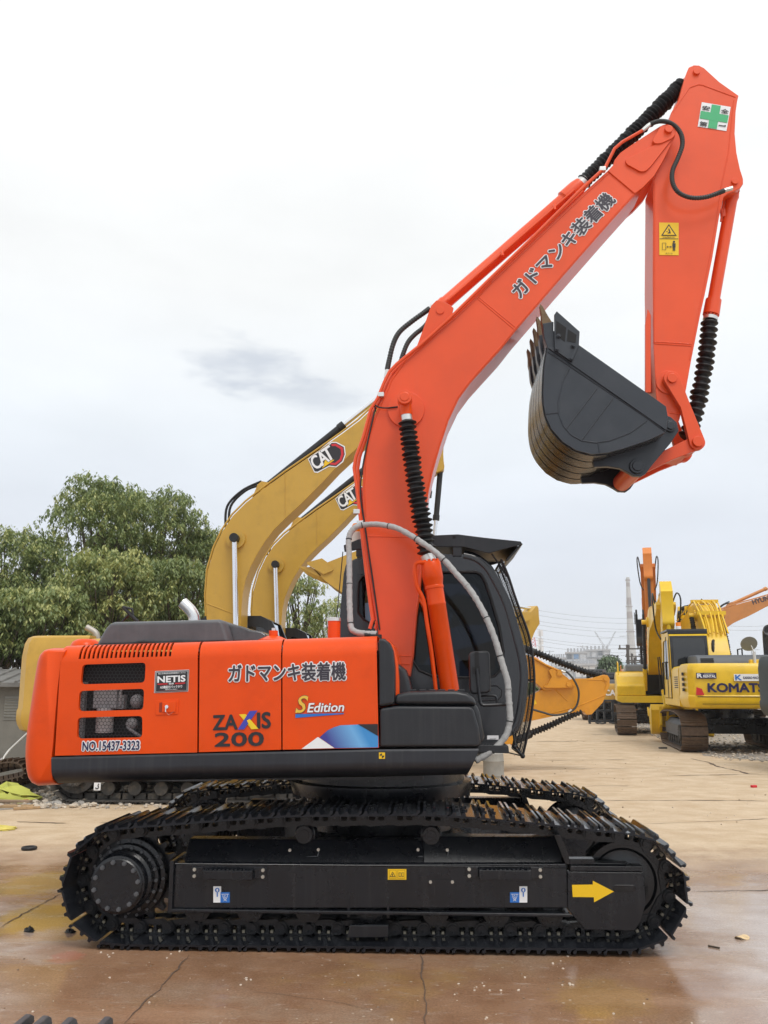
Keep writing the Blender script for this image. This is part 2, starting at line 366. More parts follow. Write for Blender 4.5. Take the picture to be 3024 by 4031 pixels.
    wet = k.m('MULTIPLY', near, k.ss(k.noise(V, 1.0, 5, .6, (.7, 1.8, 1), 6), .30, .56, .45, 1.0))
    wet = k.m('MAXIMUM', wet, k.m('MULTIPLY', right, k.ss(k.noise(V, 1.3, 5, .6, (.5, 2.2, 1), 8), .35, .5, .6, 1.0)))
    ro = k.m('SUBTRACT', .92, k.m('MULTIPLY', wet, .78)); ro = k.m('ADD', ro, k.m('MULTIPLY', k.m('SUBTRACT', nf, .5), .16)); k.L(k.m('MAXIMUM', ro, .05), bs.inputs['Roughness'])
    k.L(k.m('MULTIPLY_ADD', wet, .25, .35), bs.inputs['Specular IOR Level'])
    h = k.m('ADD', k.m('MULTIPLY', nf, .5), k.m('MULTIPLY', k.noise(V, 60, 4, .6), .35)); h = k.m('ADD', h, k.m('MULTIPLY', spk, .3))
    bp = k.N('ShaderNodeBump'); bp.inputs['Distance'].default_value = .015; k.L(k.m('MULTIPLY_ADD', wet, -.42, .5), bp.inputs['Strength']); k.L(h, bp.inputs['Height']); k.L(bp.outputs[0], bs.inputs['Normal'])
    return m
mb = MB(); mb.add([(-700, -35, 0), (700, -35, 0), (700, 900, 0), (-700, 900, 0)], [(0, 1, 2, 3)])
tag(mb.build('ground', ground_material(), smooth=0), None, None, kind='structure')
# gravel yard on the right, beyond the boards
gm = mat('gravel_bed', (.30, .265, .225), .95, var=.35, vscale=9, bump=1.0, bscale=25, dirt=(.42, .36, .28), dirt_amt=.7, dirt_scale=14)
gv = [(2440, 2838), (2520, 2862), (2600, 2895), (2690, 2935), (2740, 2962), (2850, 2985), (3024, 2998), (3300, 3010)]
gp_ = []
for i in range(len(gv)-1):
    for j in range(6):
        t = j/6; q = G(gv[i][0]*(1-t)+gv[i+1][0]*t, gv[i][1]*(1-t)+gv[i+1][1]*t); q.x += random.uniform(-.25, .25); q.y += random.uniform(-.3, .3); gp_.append((q.x, q.y, .004))
gp_ += [(60, 12, .004), (60, 90, .004), (9, 90, .004)]
mb = MB(); mb.add(gp_, [tuple(range(len(gp_)))]); tag(mb.build('gravel_yard', gm, smooth=0), None, None, kind='structure')
# gravel strip along the left, under the rubble
mb = MB(); gl = [G(-300, 3195), G(0, 3190), G(120, 3180), G(330, 3165), G(700, 3150), G(900, 3120), G(900, 3060), G(-400, 3040)]
mb.add([(q.x, q.y, .004) for q in gl], [tuple(range(len(gl)))]); tag(mb.build('gravel_strip', gm, smooth=0), None, None, kind='structure')
# open joints between the boards and slabs: dark ragged slits
jm = mat('joint_dirt', (.10, .065, .045), .95, var=.4, vscale=20)
mb = MB()
def joint(pts, wpx, ztop=.004, jit=.012):
    q = [G(*p) for p in pts]; path = []
    for a, c in zip(q, q[1:]):
        n_ = max(3, int((c-a).length/.07))
        for j in range(n_): path.append(a+(c-a)*(j/n_))
    path.append(q[-1]); n_ = len(path); L_, R_ = [], []
    ph = random.uniform(0, 9)
    for i, p in enumerate(path):
        t = (path[min(i+1, n_-1)]-path[max(i-1, 0)]).normalized(); s_ = Vector((-t.y, t.x, 0)); e = min(1, min(i, n_-1-i)/max(1, n_*.12))
        wv = wpx*(.25+.75*abs(math.sin(ph+i*.31)*math.sin(ph*2+i*.113)))*e*.5+.001
        off = s_*(wpx*.5*math.sin(i*.23+ph)+random.uniform(-.15, .15)*wpx+random.uniform(-jit, jit)); L_.append(p+off+s_*wv+Vector((0, 0, ztop))); R_.append(p+off-s_*wv+Vector((0, 0, ztop)))
    mb.add(L_+R_, [(i, i+1, n_+i+1, n_+i) for i in range(n_-1)])
for pts, wv in ((((2085, 2867), (2300, 2867)), .10), (((2060, 2919), (2560, 2917)), .16), (((2330, 2893), (2410, 2892)), .10), (((2100, 2993), (2490, 2991)), .06), (((2010, 3030), (2700, 3023)), .03), (((2640, 3054), (2780, 3052), (2930, 3048)), .07), (((2725, 2985), (2790, 3004), (2860, 3026), (2950, 3046), (3060, 3050)), .09),
               (((2310, 3095), (2480, 3094)), .07), (((2370, 3153), (2700, 3150), (3060, 3155)), .05), (((2540, 3245), (3060, 3222)), .02), (((2990, 2990), (3060, 3005)), .05), (((2130, 2960), (2300, 2958)), .04), (((60, 3236), (270, 3240)), .06), (((390, 3240), (470, 3238)), .05),
               (((0, 3652), (90, 3600), (240, 3520)), .012), (((745, 3760), (640, 3880), (490, 4031)), .009), (((1664, 3760), (1672, 3900), (1668, 4050)), .012), (((2725, 3512), (3060, 3504)), .03), (((1000, 3905), (1250, 3935), (1460, 3975)), .002), (((2100, 3185), (2330, 3183)), .02), (((2250, 3330), (2420, 3330)), .02)): joint(pts, wv)
tag(mb.build('paving_joints', jm, smooth=0), None, None, kind='structure')
# loose grit lying about: too many to count
def stone(mb, p, r, seed):
    rr = random.Random(seed); n = 6; rings = []
    for i in range(4):
        a = math.pi*(i+.0)/3; k = max(math.sin(a), .02); rings.append([Vector(p)+Vector((r*k*math.cos(2*math.pi*j/n+seed)*rr.uniform(.7, 1.3), r*k*math.sin(2*math.pi*j/n+seed)*rr.uniform(.7, 1.3), r*.55*(1+math.cos(a))*rr.uniform(.8, 1.1)-.002)) for j in range(n)])
    mb.loft(rings)
mb = MB()
for i in range(110):
    q = G(random.uniform(0, 2800), random.choice((random.uniform(3770, 4030), random.uniform(3790, 4030)))); mb.mat(random.choice((0, 0, 1))); stone(mb, q, random.choice((.003, .004, .004, .006, .008)), i)
for cx, cy, n_, sp_ in ((1890, 3890, 6, 25), (2240, 3878, 4, 20), (700, 3745, 8, 25), (450, 3760, 4, 40), (2040, 3900, 2, 6), (2180, 3775, 5, 40), (980, 3855, 3, 12)):
    for j in range(n_): mb.mat(1); stone(mb, G(cx+random.gauss(0, sp_), cy+random.gauss(0, sp_*.4)), random.choice((.006, .008, .010)), j+cx)
for i in range(110):
    mb.mat(random.choice((0, 1))); stone(mb, G(random.uniform(2000, 3024), random.uniform(2880, 3250)), random.uniform(.006, .016), i+900)
tag(mb.build('grit', [mat('brown_grit', (.22, .15, .10), .9, var=.3), mat('pale_grit', (.62, .52, .42), .9, var=.3)], smooth=0), 'loose pale and brown grit scattered over the damp paving', 'grit', kind='stuff')
mb = MB()
for i in range(900):
    t = random.random(); mb.mat(random.choice((0, 1, 1))); q = G(random.uniform(-60, 800), random.uniform(3085, 3185)); stone(mb, q, random.choice((.02, .03, .045, .06))*(.6 if q.x > -4.6 else 1), i)
for i in range(1500):
    mb.mat(random.choice((0, 1))); px_ = random.uniform(2450, 3100); lo = np.interp(px_, [2440, 2690, 2850, 3100], [2845, 2945, 2992, 3005]); stone(mb, G(px_, random.uniform(2850, lo)), random.uniform(.02, .05), i+77)
tag(mb.build('rubble', [mat('grey_rubble', (.36, .34, .31), .95, var=.3), mat('pale_rubble', (.55, .48, .39), .95, var=.3)], smooth=0), 'broken stone and crushed rubble spread over the yard edges', 'rubble', kind='stuff')
# ================================================================== the orange excavator
EX = thing('orange_excavator', 'orange crawler excavator with raised boom, dark bucket and black tracks, filling the yard foreground', 'excavator', (-.4, 1.4, 0))
YB = .06                                     # plane of the body side that faces the camera

def track_path(sc, ri, ic, ro, top):
    """closed pin line: bottom, idler arc, top run, sprocket arc; sc/ic = centres (x, z), top = points of the upper run"""
    pts = []
    n = 24
    a_end = math.pi/2-.12
    for k in range(n+1): a = -math.pi/2+(a_end+math.pi/2)*k/n; pts.append((ic[0]+ro*math.cos(a), ic[1]+ro*math.sin(a)))
    pts += top
    for k in range(n+1): a = math.pi/2+.12+(math.pi-.12)*k/n; pts.append((sc[0]+ri*math.cos(a), sc[1]+ri*math.sin(a)))
    return pts
def resample(pts, pitch=None, n=None):
    q = pts+[pts[0]]; d = [0]
    for a, b in zip(q, q[1:]): d.append(d[-1]+math.hypot(b[0]-a[0], b[1]-a[1]))
    N_ = n or round(d[-1]/pitch); out = []; j = 0
    for k in range(N_):
        t = d[-1]*k/N_
        while d[j+1] < t: j += 1
        u = (t-d[j])/max(d[j+1]-d[j], 1e-9); out.append((q[j][0]+(q[j+1][0]-q[j][0])*u, q[j][1]+(q[j+1][1]-q[j][1])*u))
    return out
def shoe_mb(pitch, wd=.72, h0=.050):
    """triple-grouser shoe: x along the track, z outward, y across"""
    mb = MB(); hp = pitch*.5; w2 = wd/2; c = .035
    prof = [(-hp+.004, h0), (-hp+.004, h0+.010), (-hp-.012, h0+.022), (-hp-.010, h0+.046), (-hp+.006, h0+.046), (-hp+.014, h0+.013),
            (-.022, h0+.013), (-.014, h0+.042), (.002, h0+.042), (.010, h0+.013),
            (hp-.052, h0+.013), (hp-.046, h0+.044), (hp-.030, h0+.044), (hp-.022, h0+.015), (hp+.004, h0+.004), (hp+.012, h0-.006), (hp-.006, h0)]
    n = len(prof)
    rings = []
    for y, sh in ((-w2, .0), (-w2+.02, 0), (w2-.02, 0), (w2, .0)):
        rings.append([Vector((x, y, z if (z < h0+.03 or abs(y) < w2-.01) else z-.010)) for x, z in prof])
    mb.loft(rings); return mb
def link_mb(pitch, far=True):
    mb = MB(); hp = pitch*.5
    for s in (-1, 1):
        y0, y1 = s*.062, s*.105
        prof = rounded([(-hp-.030, -.040), (hp-.040, -.052), (hp+.012, -.030), (hp+.030, .018), (hp-.01, .049), (-hp+.05, .049), (-hp+.02, .03), (-hp-.035, .025)], .02, 3)
        # two windows in the link where the shoe bolts and nuts sit
        h1 = rounded([(-.052, -.012), (-.010, -.012), (-.010, .040), (-.052, .040)], .01, 2); h2 = rounded([(.012, -.012), (.052, -.012), (.052, .040), (.012, .040)], .01, 2)
        loops = [[Vector((x, z, 0)) for x, z in lp] for lp in (prof, h1, h2)]
        tr = tessellate_polygon(loops); flat_ = [v for lp in loops for v in lp]
        for y in (y0, y1): mb.add([(v.x, y, v.y) for v in flat_], [tuple(t) for t in tr])
        for lp in loops:
            n = len(lp); mb.add([(v.x, y0, v.y) for v in lp]+[(v.x, y1, v.y) for v in lp], [(i, (i+1) % n, (i+1) % n+n, i+n) for i in range(n)])
        mb.cyl((-hp, s*.10, 0), (-hp, s*.130, 0), .042, n=16); mb.cyl((-hp, s*.130, 0), (-hp, s*.150, 0), .030, n=12)
        mb.mat(1)
        for x in (-.031, .032): mb.box((x, s*.088, .030), (.018, .026, .017)); mb.mat(0); mb.box((x, s*.085, .067), (.020, .020, .012)); mb.mat(1)
        mb.mat(0)
    mb.cyl((-hp, -.10, 0), (-hp, .10, 0), .024, n=10)
    return mb

SPR, IDL = (-2.105, .400), (1.31, .405)
TOP = [(1.12, .715), (.75, .757), (.40, .787), (.0, .812), (-.3, .808), (-.6, .803), (-.92, .800), (-1.25, .778), (-1.6, .750), (-1.90, .726)]
PATH = track_path(SPR, .312, IDL, .300, TOP)
NSH = 45
_pins = resample(PATH, n=NSH)
PITCHM = sum(math.hypot(_pins[(i+1) % NSH][0]-_pins[i][0], _pins[(i+1) % NSH][1]-_pins[i][1]) for i in range(NSH))/NSH
_sh = _lk = None
def lay_track(root, name, yc, flip):
    """pins and shoes of one crawler chain around y = yc"""
    global _sh, _lk
    tr = MB()
    # the bushings between the links: the chain's own mesh
    for x, z in _pins: tr.cyl((x, yc-.06, z), (x, yc+.06, z), .030, n=10)
    chain = tr.build('crawler_track', M_TRACK, root)
    L0 = world_of(root).inverted()
    for i in range(NSH):
        a = Vector((_pins[i-1][0], 0, _pins[i-1][1])); b = Vector((_pins[i][0], 0, _pins[i][1]))
        t = (b-a).normalized(); nrm = Vector((t.z, 0, -t.x)); mid = (a+b)/2; mid.y = yc
        yv = nrm.cross(t)
        M = L0 @ (Matrix.Translation(mid) @ Matrix((t, yv, nrm)).transposed().to_4x4())
        if _sh is None:
            _sh = shoe_mb(PITCHM).build('track_shoe', M_SHOE, None, bevel=0)
            _lk = link_mb(PITCHM).build('track_link', [M_TRACK, M_NUT], None)
            s_, l_ = _sh, _lk
        else:
            s_, l_ = _sh.copy(), _lk.copy(); COL.objects.link(s_); COL.objects.link(l_)
        for o in (s_, l_): o.parent = chain; o.matrix_local = M
    return chain

def running_gear(root, y0, near):
    """frame, sprocket, idler and rollers of one crawler; y0 = plane of its camera-side shoe ends"""
    yc = y0+.36
    Y = y0+.115
    dx = lambda q: Vector((q.x, 0, q.z))
    def px(pts, Yp=.115): return [(P(x, y, Yp).x, P(x, y, Yp).z) for x, y in pts]
    # frame: side plate, lower flange, sloped roof, end plates
    fr = MB()
    side = px([(690, 3402), (2231, 3401), (2237, 3574), (680, 3576)])
    fr.prism(side, Y, Y+.36)
    xl, xr = side[3][0], side[1][0]; zb = side[3][1]; zt = side[0][1]
    fr.box(((xl+xr)/2, Y+.17, zb-.008), (xr-xl+.02, .40, .022))                # bottom flange standing proud
    fr.box(((xl+xr)/2, Y+.05, zt+.004), (xr-xl, .108, .012))
    fr.prismx([(Y+.05, zt), (Y+.17, .66), (Y+.30, .66), (Y+.36, zt)], xl+.05, -.05)
    fr.prismx([(Y+.05, zt), (Y+.16, .69), (Y+.30, .69), (Y+.36, zt)], -.05, xr-.02)
    fr.box((xl-.012, Y+.15, (zb+zt)/2), (.03, .36, zt-zb+.05))
    frame = fr.build('track_frame', M_FRAME, root, bevel=.006)
    tip = MB(); e = px([(2180, 3285), (2206, 3283), (2240, 3370), (2243, 3402), (2226, 3402)]); tip.prism(e, Y-.004, Y+.30)
    tip.build('frame_end_plate', M_WET, frame, bevel=.004)
    # idler yoke box
    ib = MB()
    ib.prism(px([(2234, 3430), (2531, 3433), (2534, 3460), (2543, 3553), (2522, 3625), (2497, 3663), (2303, 3659), (2234, 3579)]), Y-.012, Y+.05)
    ib.prism(px([(2246, 3408), (2530, 3410), (2531, 3432), (2244, 3429)]), Y-.004, Y+.10)
    ib.prism(px([(2244, 3408), (2244, 3385), (2345, 3385), (2345, 3400), (2480, 3402), (2480, 3408)]), Y+.03, Y+.12)
    ib.prism(px([(2250, 3430), (2520, 3433), (2497, 3655), (2310, 3650)]), Y+.30, Y+.36)
    yoke = ib.build('idler_yoke', M_FRAME, root, bevel=.006)
    sl = MB(); c = rounded(px([(2413, 3483), (2502, 3483), (2502, 3509), (2413, 3509)], .103), .02); sl.prism(c, Y-.0165, Y+.0)
    sl.build('slot_cover', M_WET, yoke, bevel=.003)
    # idler wheel
    iw = MB(); c = Vector((IDL[0], yc, IDL[1]))
    iw.lathe(c-Vector((0, .09, 0)), c+Vector((0, .09, 0)), [(0, .05), (0, .10), (.012, .12), (.012, .205), (0, .222), (0, .262), (.03, .268), (.055, .246), (.125, .246), (.15, .268), (.18, .262), (.18, .222), (.168, .205), (.168, .1), (.18, .05)], 48)
    iw.cyl(c-Vector((0, .13, 0)), c+Vector((0, .13, 0)), .06, n=20)
    iw.build('idler_wheel', M_WET, root)
    # sprocket + travel motor
    sp = MB(); c = Vector((SPR[0], yc, SPR[1])); teeth = []
    nt = 21
    for k in range(nt):
        for f, r in ((0, .272), (.22, .285), (.36, .325), (.64, .325), (.78, .285)):
            a = 2*math.pi*(k+f)/nt; teeth.append((c.x+r*math.cos(a), c.z+r*math.sin(a)))
    sp.prism(teeth, yc-.025, yc+.025)
    spr = sp.build('drive_sprocket', M_FRAME, root, bevel=.003)
    hb = MB(); q = c+Vector((0, -.375, 0))
    hb.lathe(q, q+Vector((0, 1, 0)), [(.028, .0), (.028, .164), (.034, .172), (.05, .172), (.054, .184), (.13, .186), (.145, .204), (.21, .208), (.215, .230), (.265, .235), (.27, .262), (.31, .266), (.322, .258), (.33, .2)], 56)
    hub = hb.build('travel_motor_hub', M_TRACK, spr)
    bt = MB()
    for k in range(12):
        a = 2*math.pi*(k+.35)/12
        p = c+Vector((.150*math.cos(a), -.347, .150*math.sin(a))); bt.cyl(p, p+Vector((0, -.016, 0)), .0155, n=6); bt.cyl(p+Vector((0, -.015, 0)), p+Vector((0, -.022, 0)), .010, n=8)
    for k in range(18):
        a = 2*math.pi*k/18; p = c+Vector((.218*math.cos(a), -.16, .212*math.sin(a))); bt.cyl(p, p+Vector((0, -.02, 0)), .011, n=6)
    for k in range(20):
        a = 2*math.pi*k/20; p = c+Vector((.248*math.cos(a), -.105, .248*math.sin(a))); bt.cyl(p, p+Vector((0, -.014, 0)), .010, n=6)
    bt.build('hub_bolts', M_GREY, spr)
    # bottom rollers
    for xp in (772, 980, 1211, 1454, 1715, 1957, 2168):
        x = P(xp, 3610, .2).x; b = MB(); c2 = Vector((x, yc, .215))
        b.lathe(c2-Vector((0, .16, 0)), c2+Vector((0, .16, 0)), [(0, .045), (0, .062), (.03, .064), (.03, .092), (.05, .096), (.065, .082), (.25, .082), (.27, .096), (.29, .092), (.29, .06), (.32, .045)], 26)
        rl = b.build('track_roller', M_TRACK, root)
        k = MB(); k.box((x, yc-.15, .243), (.10, .05, .05)); k.box((x, yc-.172, .225), (.07, .02, .02)); k.build('roller_bracket', M_FRAME, rl, bevel=.004)
    # carrier rollers
    for xp, yp in ((1195, 3270), (1697, 3260)):
        q = P(xp, yp, .2); x = q.x; b = MB(); c2 = Vector((x, yc, .700))
        b.lathe(c2-Vector((0, .14, 0)), c2+Vector((0, .14, 0)), [(0, .02), (0, .034), (.006, .036), (.006, .058), (.014, .062), (.05, .064), (.055, .072), (.2, .072), (.28, .06)], 28)
        cr = b.build('carrier_roller', M_TRACK, root)
        k = MB(); k.box((x+.012, yc+.02, .640), (.115, .18, .085)); k.build('roller_bracket', M_FRAME, cr, bevel=.006)
    # guide guard at mid-length
    g = MB(); g.prism(px([(1378, 3640), (1530, 3640), (1530, 3688), (1368, 3688)]), Y-.02, Y+.02)
    for xp in (1372, 1528): q = P(xp, 3610, .115); g.box((q.x, Y+.02, .26), (.018, .05, .13))
    g.build('track_guard', M_FRAME, root, bevel=.005)
    if not near: return frame, yoke
    # step handles, bolts, stickers of the near frame
    for (xa, xb, yp) in ((768, 1037, 3434), (1847, 2126, 3433)):
        a = P(xa, yp, .115); b = P(xb, yp, .115); z = a.z
        h = MB()
        for q, sgn in ((a, 1), (b, -1)):
            h.box((q.x+sgn*.02, Y-.006, z), (.085, .012, .075)); h.box((q.x+sgn*.075, Y-.028, z-.005), (.025, .056, .062))
        h.box(((a.x+b.x)/2, Y-.054, z-.006), (b.x-a.x-.13, .014, .060))
        for k in range(9): h.box((a.x+.12+(b.x-a.x-.24)*k/8, Y-.054, z+.026), (.014, .013, .012))
        hd = h.build('step_handle', M_FRAME, frame, bevel=.004)
        zb_ = MB()
        for q in (a, b):
            for dz in (-.021, .021): zb_.cyl((q.x, Y-.012, z+dz), (q.x, Y-.022, z+dz), .0125, n=6); zb_.cyl((q.x, Y-.022, z+dz), (q.x, Y-.028, z+dz), .008, n=8)
        zb_.build('handle_bolts', M_ZINC, frame)
    zb_ = MB()
    for xp, yp, Yq in ((1695, 3471, .115), (1781, 3471, .115), (1142, 3346, .20), (1254, 3344, .20), (1646, 3344, .20), (1761, 3345, .20)):
        q = P(xp, yp, Yq); zb_.cyl((q.x, q.y-.0, q.z), (q.x, q.y-.014, q.z), .011, n=6)
    zb_.build('frame_bolts', M_ZINC, frame)
    pl = MB()
    for x0, x1, y0_, y1_ in ((1691, 1786, 3462, 3525),): pl.prism(rounded(px([(x0, y0_), (x1, y0_), (x1, y1_), (x0, y1_)]), .02), Y-.005, Y)
    pl.build('inspection_cover', M_FRAME, frame)
    wl = MB()
    for a, b in (((1150, 3372), (1250, 3372)), ((1648, 3372), (1762, 3372)), ((1762, 3372), (1766, 3350)), ((1250, 3372), (1256, 3352))):
        wl.tube([P(*a, .205), P(*b, .205)], .004, 6)
    wl.build('cover_edge', M_GREY, frame)
    # stickers
    st = MB(); Ys = Y-.004
    def q4(x0, y0_, x1, y1_, lift=0): return [P(a, b, Ys-lift) for a, b in ((x0, y1_), (x1, y1_), (x1, y0_), (x0, y0_))]
    sheet(st, 0, q4(1527, 3421, 1600, 3463)); sheet(st, 1, q4(1532, 3425, 1561, 3459, .002)); sheet(st, 1, q4(1565, 3425, 1595, 3459, .002))
    sheet(st, 0, q4(1534, 3427, 1559, 3457, .004)); sheet(st, 0, q4(1567, 3427, 1593, 3457, .004))
    def tri(cx, cy, r, lift): return [P(cx-r, cy+r*.75, Ys-lift), P(cx+r, cy+r*.75, Ys-lift), P(cx, cy-r, Ys-lift)]
    sheet(st, 2, tri(1546, 3443, 12, .006)); sheet(st, 0, tri(1546, 3443.5, 8, .008)); sheet(st, 2, q4(1544, 3440, 1547, 3449, .010))
    for k in (0, 1): sheet(st, 2, q4(1570+k*11, 3435, 1579+k*11, 3451, .006)); sheet(st, 0, q4(1572+k*11, 3437, 1578+k*11, 3449, .008))
    st.build('warning_sticker', [M_YEL, flat('amber_sticker_edge', (.55, .33, .01)), M_INK], frame, smooth=0)
    st = MB()
    for wx0, bx0 in ((840, 868), (2045, 2008)):
        wx1, bx1 = wx0+31, bx0+37
        sheet(st, 0, q4(wx0, 3489, wx1, 3553)); sheet(st, 1, q4(bx0, 3512, bx1, 3553, .001))
        cx = (wx0+wx1)/2
        n_ = 16
        ring = [P(cx+9*math.cos(2*math.pi*k/n_), 3504+9*math.sin(2*math.pi*k/n_), Ys-.003) for k in range(n_)]; sheet(st, 1, ring)
        sheet(st, 0, [P(cx-5, 3505, Ys-.005), P(cx-2, 3505, Ys-.005), P(cx-2, 3510, Ys-.005), P(cx+2, 3510, Ys-.005), P(cx+2, 3505, Ys-.005), P(cx+5, 3505, Ys-.005), P(cx, 3497, Ys-.005)])
        sheet(st, 1, q4(cx-2.2, 3513, cx+2.2, 3530, .003))
        arc = [(cx+9*math.cos(a), 3537+8*math.sin(a)) for a in [math.pi*(1.35-1.85*k/12)-math.pi*.0 for k in range(13)]]
        hk = [(cx, 3529)]+[(cx+8.5*math.sin(a), 3537.5-8.5*math.cos(a)) for a in [2*math.pi*k/16*.76 for k in range(17)]]
        st.mat(1)
        st.tube([P(x, y, Ys-.004) for x, y in hk], .0035, 5)
        st.mat(0)
        bx = (bx0+bx1)/2
        st.tube([P(bx0+4, 3520, Ys-.003), P(bx1-4, 3520, Ys-.003)], .0016, 4)
        st.tube([P(bx-9, 3520, Ys-.003), P(bx-9, 3530, Ys-.003), P(bx-4, 3538, Ys-.003), P(bx+4, 3538, Ys-.003), P(bx+9, 3530, Ys-.003), P(bx+9, 3520, Ys-.003)], .0016, 4)
        st.tube([P(bx+4*math.cos(k), 3529+4*math.sin(k), Ys-.003) for k in np.linspace(0, 5.2, 9)], .0016, 4)
        st.tube([P(bx-6, 3547, Ys-.003), P(bx+6, 3538, Ys-.003)], .0016, 4); st.tube([P(bx-6, 3538, Ys-.003), P(bx+6, 3547, Ys-.003)], .0016, 4)
    st.build('hook_stickers', [M_WHITE, M_BLUE], frame, smooth=0)
    st = MB(); Yy = Y-.012-.004
    sheet(st, 0, [P(x, y, Yy) for x, y in ((2252, 3483), (2334, 3482), (2334, 3467), (2417, 3509.5), (2339, 3552), (2338, 3532), (2255, 3531))])
    st.build('arrow_marking', M_YEL, yoke, smooth=0)
    return frame, yoke

lay_track(EX, 'near', .36, 1); running_gear(EX, 0, True)
lay_track(EX, 'far', 2.56, 1); running_gear(EX, 2.2, False)

# centre frame between the tracks, swing ring
cf = MB()
cf.prism([(-1.05, .50), (-.75, .62), (.05, .62), (.35, .50), (.35, .36), (-1.05, .36)], .85, 1.95)
for sx, (xa, xb) in ((-1, (-1.45, -.95)), (1, (.25, .75))):
    cf.loft([[Vector((xa, .40, .30)), Vector((xb, .40, .30)), Vector((xb, .40, .52)), Vector((xa, .40, .52))],
             [Vector((-.7 if sx < 0 else -.4, .95, .38)), Vector((-.4 if sx < 0 else .0, .95, .38)), Vector((-.4 if sx < 0 else .0, .95, .62)), Vector((-.7 if sx < 0 else -.4, .95, .62))]])
    cf.loft([[Vector((xa, 2.40, .30)), Vector((xb, 2.40, .30)), Vector((xb, 2.40, .52)), Vector((xa, 2.40, .52))],
             [Vector((-.7 if sx < 0 else -.4, 1.85, .38)), Vector((-.4 if sx < 0 else .0, 1.85, .38)), Vector((-.4 if sx < 0 else .0, 1.85, .62)), Vector((-.7 if sx < 0 else -.4, 1.85, .62))]])
cf.lathe((-.4, 1.4, .60), (-.4, 1.4, 2), [(0, .62), (.10, .62), (.12, .60), (.27, .60)], 48)
cf.build('centre_frame', M_FRAME, EX, bevel=.012)
sw = MB(); teeth = []
sw.lathe((-.4, 1.4, .86), (-.4, 1.4, 2), [(0, .5), (0, .72), (.06, .74), (.10, .74), (.11, .68), (.24, .68)], 64)
for k in range(30):
    a = 2*math.pi*k/30; sw.box((-.4+.71*math.cos(a), 1.4+.71*math.sin(a), .848), (.03, .03, .03))
sw.build('swing_ring', M_FRAME, EX)

# ------------------------------------------------------------------ house: counterweight, side doors, skirt
def zx(px_, py_, Y): q = P(px_, py_, Y); return Vector((q.x, 0, q.z))
cw = [(258, 2552), (225, 2552), (196, 2557), (172, 2575), (158, 2600), (148, 2640), (138, 2700), (125, 2790), (113, 2870), (107, 2935), (106, 2980), (110, 3028), (118, 3058), (132, 3078), (160, 3090), (206, 3096), (204, 2996), (211, 2930), (221, 2800), (230, 2700), (242, 2600)]
secs = []
CWW = [0, .12, .35, .6, .8, .95, 1, 1, 1, 1, 1, 1, .95, .85, .5, 0, 0, 0, 0, 0, 0]
for y, k, sh in ((.06, 1, .155), (.075, 1, .10), (.12, 1, .05), (.20, 1, .012), (.30, 1, -.01), (.8, 1, -.07), (1.4, 1, -.10), (2.0, 1, -.07), (2.5, 1, -.01), (2.6, 1, .012), (2.70, 1, .06), (2.74, 1, .155)):
    ring = []
    for (x, yy) in cw:
        q = P(x, yy, .25); qx, qz = q.x, q.z
        left = CWW[cw.index((x, yy))]
        if left == 0: qx = P(x, yy, .07).x; qz = P(x, yy, .07).z if yy > 3000 else qz
        dz = 0
        mid = 1.62
        if y < .2 or y > 2.6: dz = -(qz-mid)/.5*.045*sh/.155
        ring.append(Vector((qx+sh*left, y, qz+dz)))
    secs.append(ring)
b = MB(); b.loft(secs); CWT = b.build('counterweight', M_ORANGE, EX, smooth=50)
def hump(xa, xb):
    m = MB(); m.lathe((xa, 2.0, 1.97), (xa, 2.0, 3), [(0, .24), (.03, .24), (.06, .2), (.075, .1), (.08, .0)], 24); return m
q = P(338, 2540, 2.0)
m = MB(); m.lathe((q.x, 2.0, q.z-.06), (q.x, 2.0, 3), [(0, .14), (.05, .14), (.09, .12), (.115, .08), (.12, 0)], 24); m.build('lifting_boss', M_ORANGE, EX)

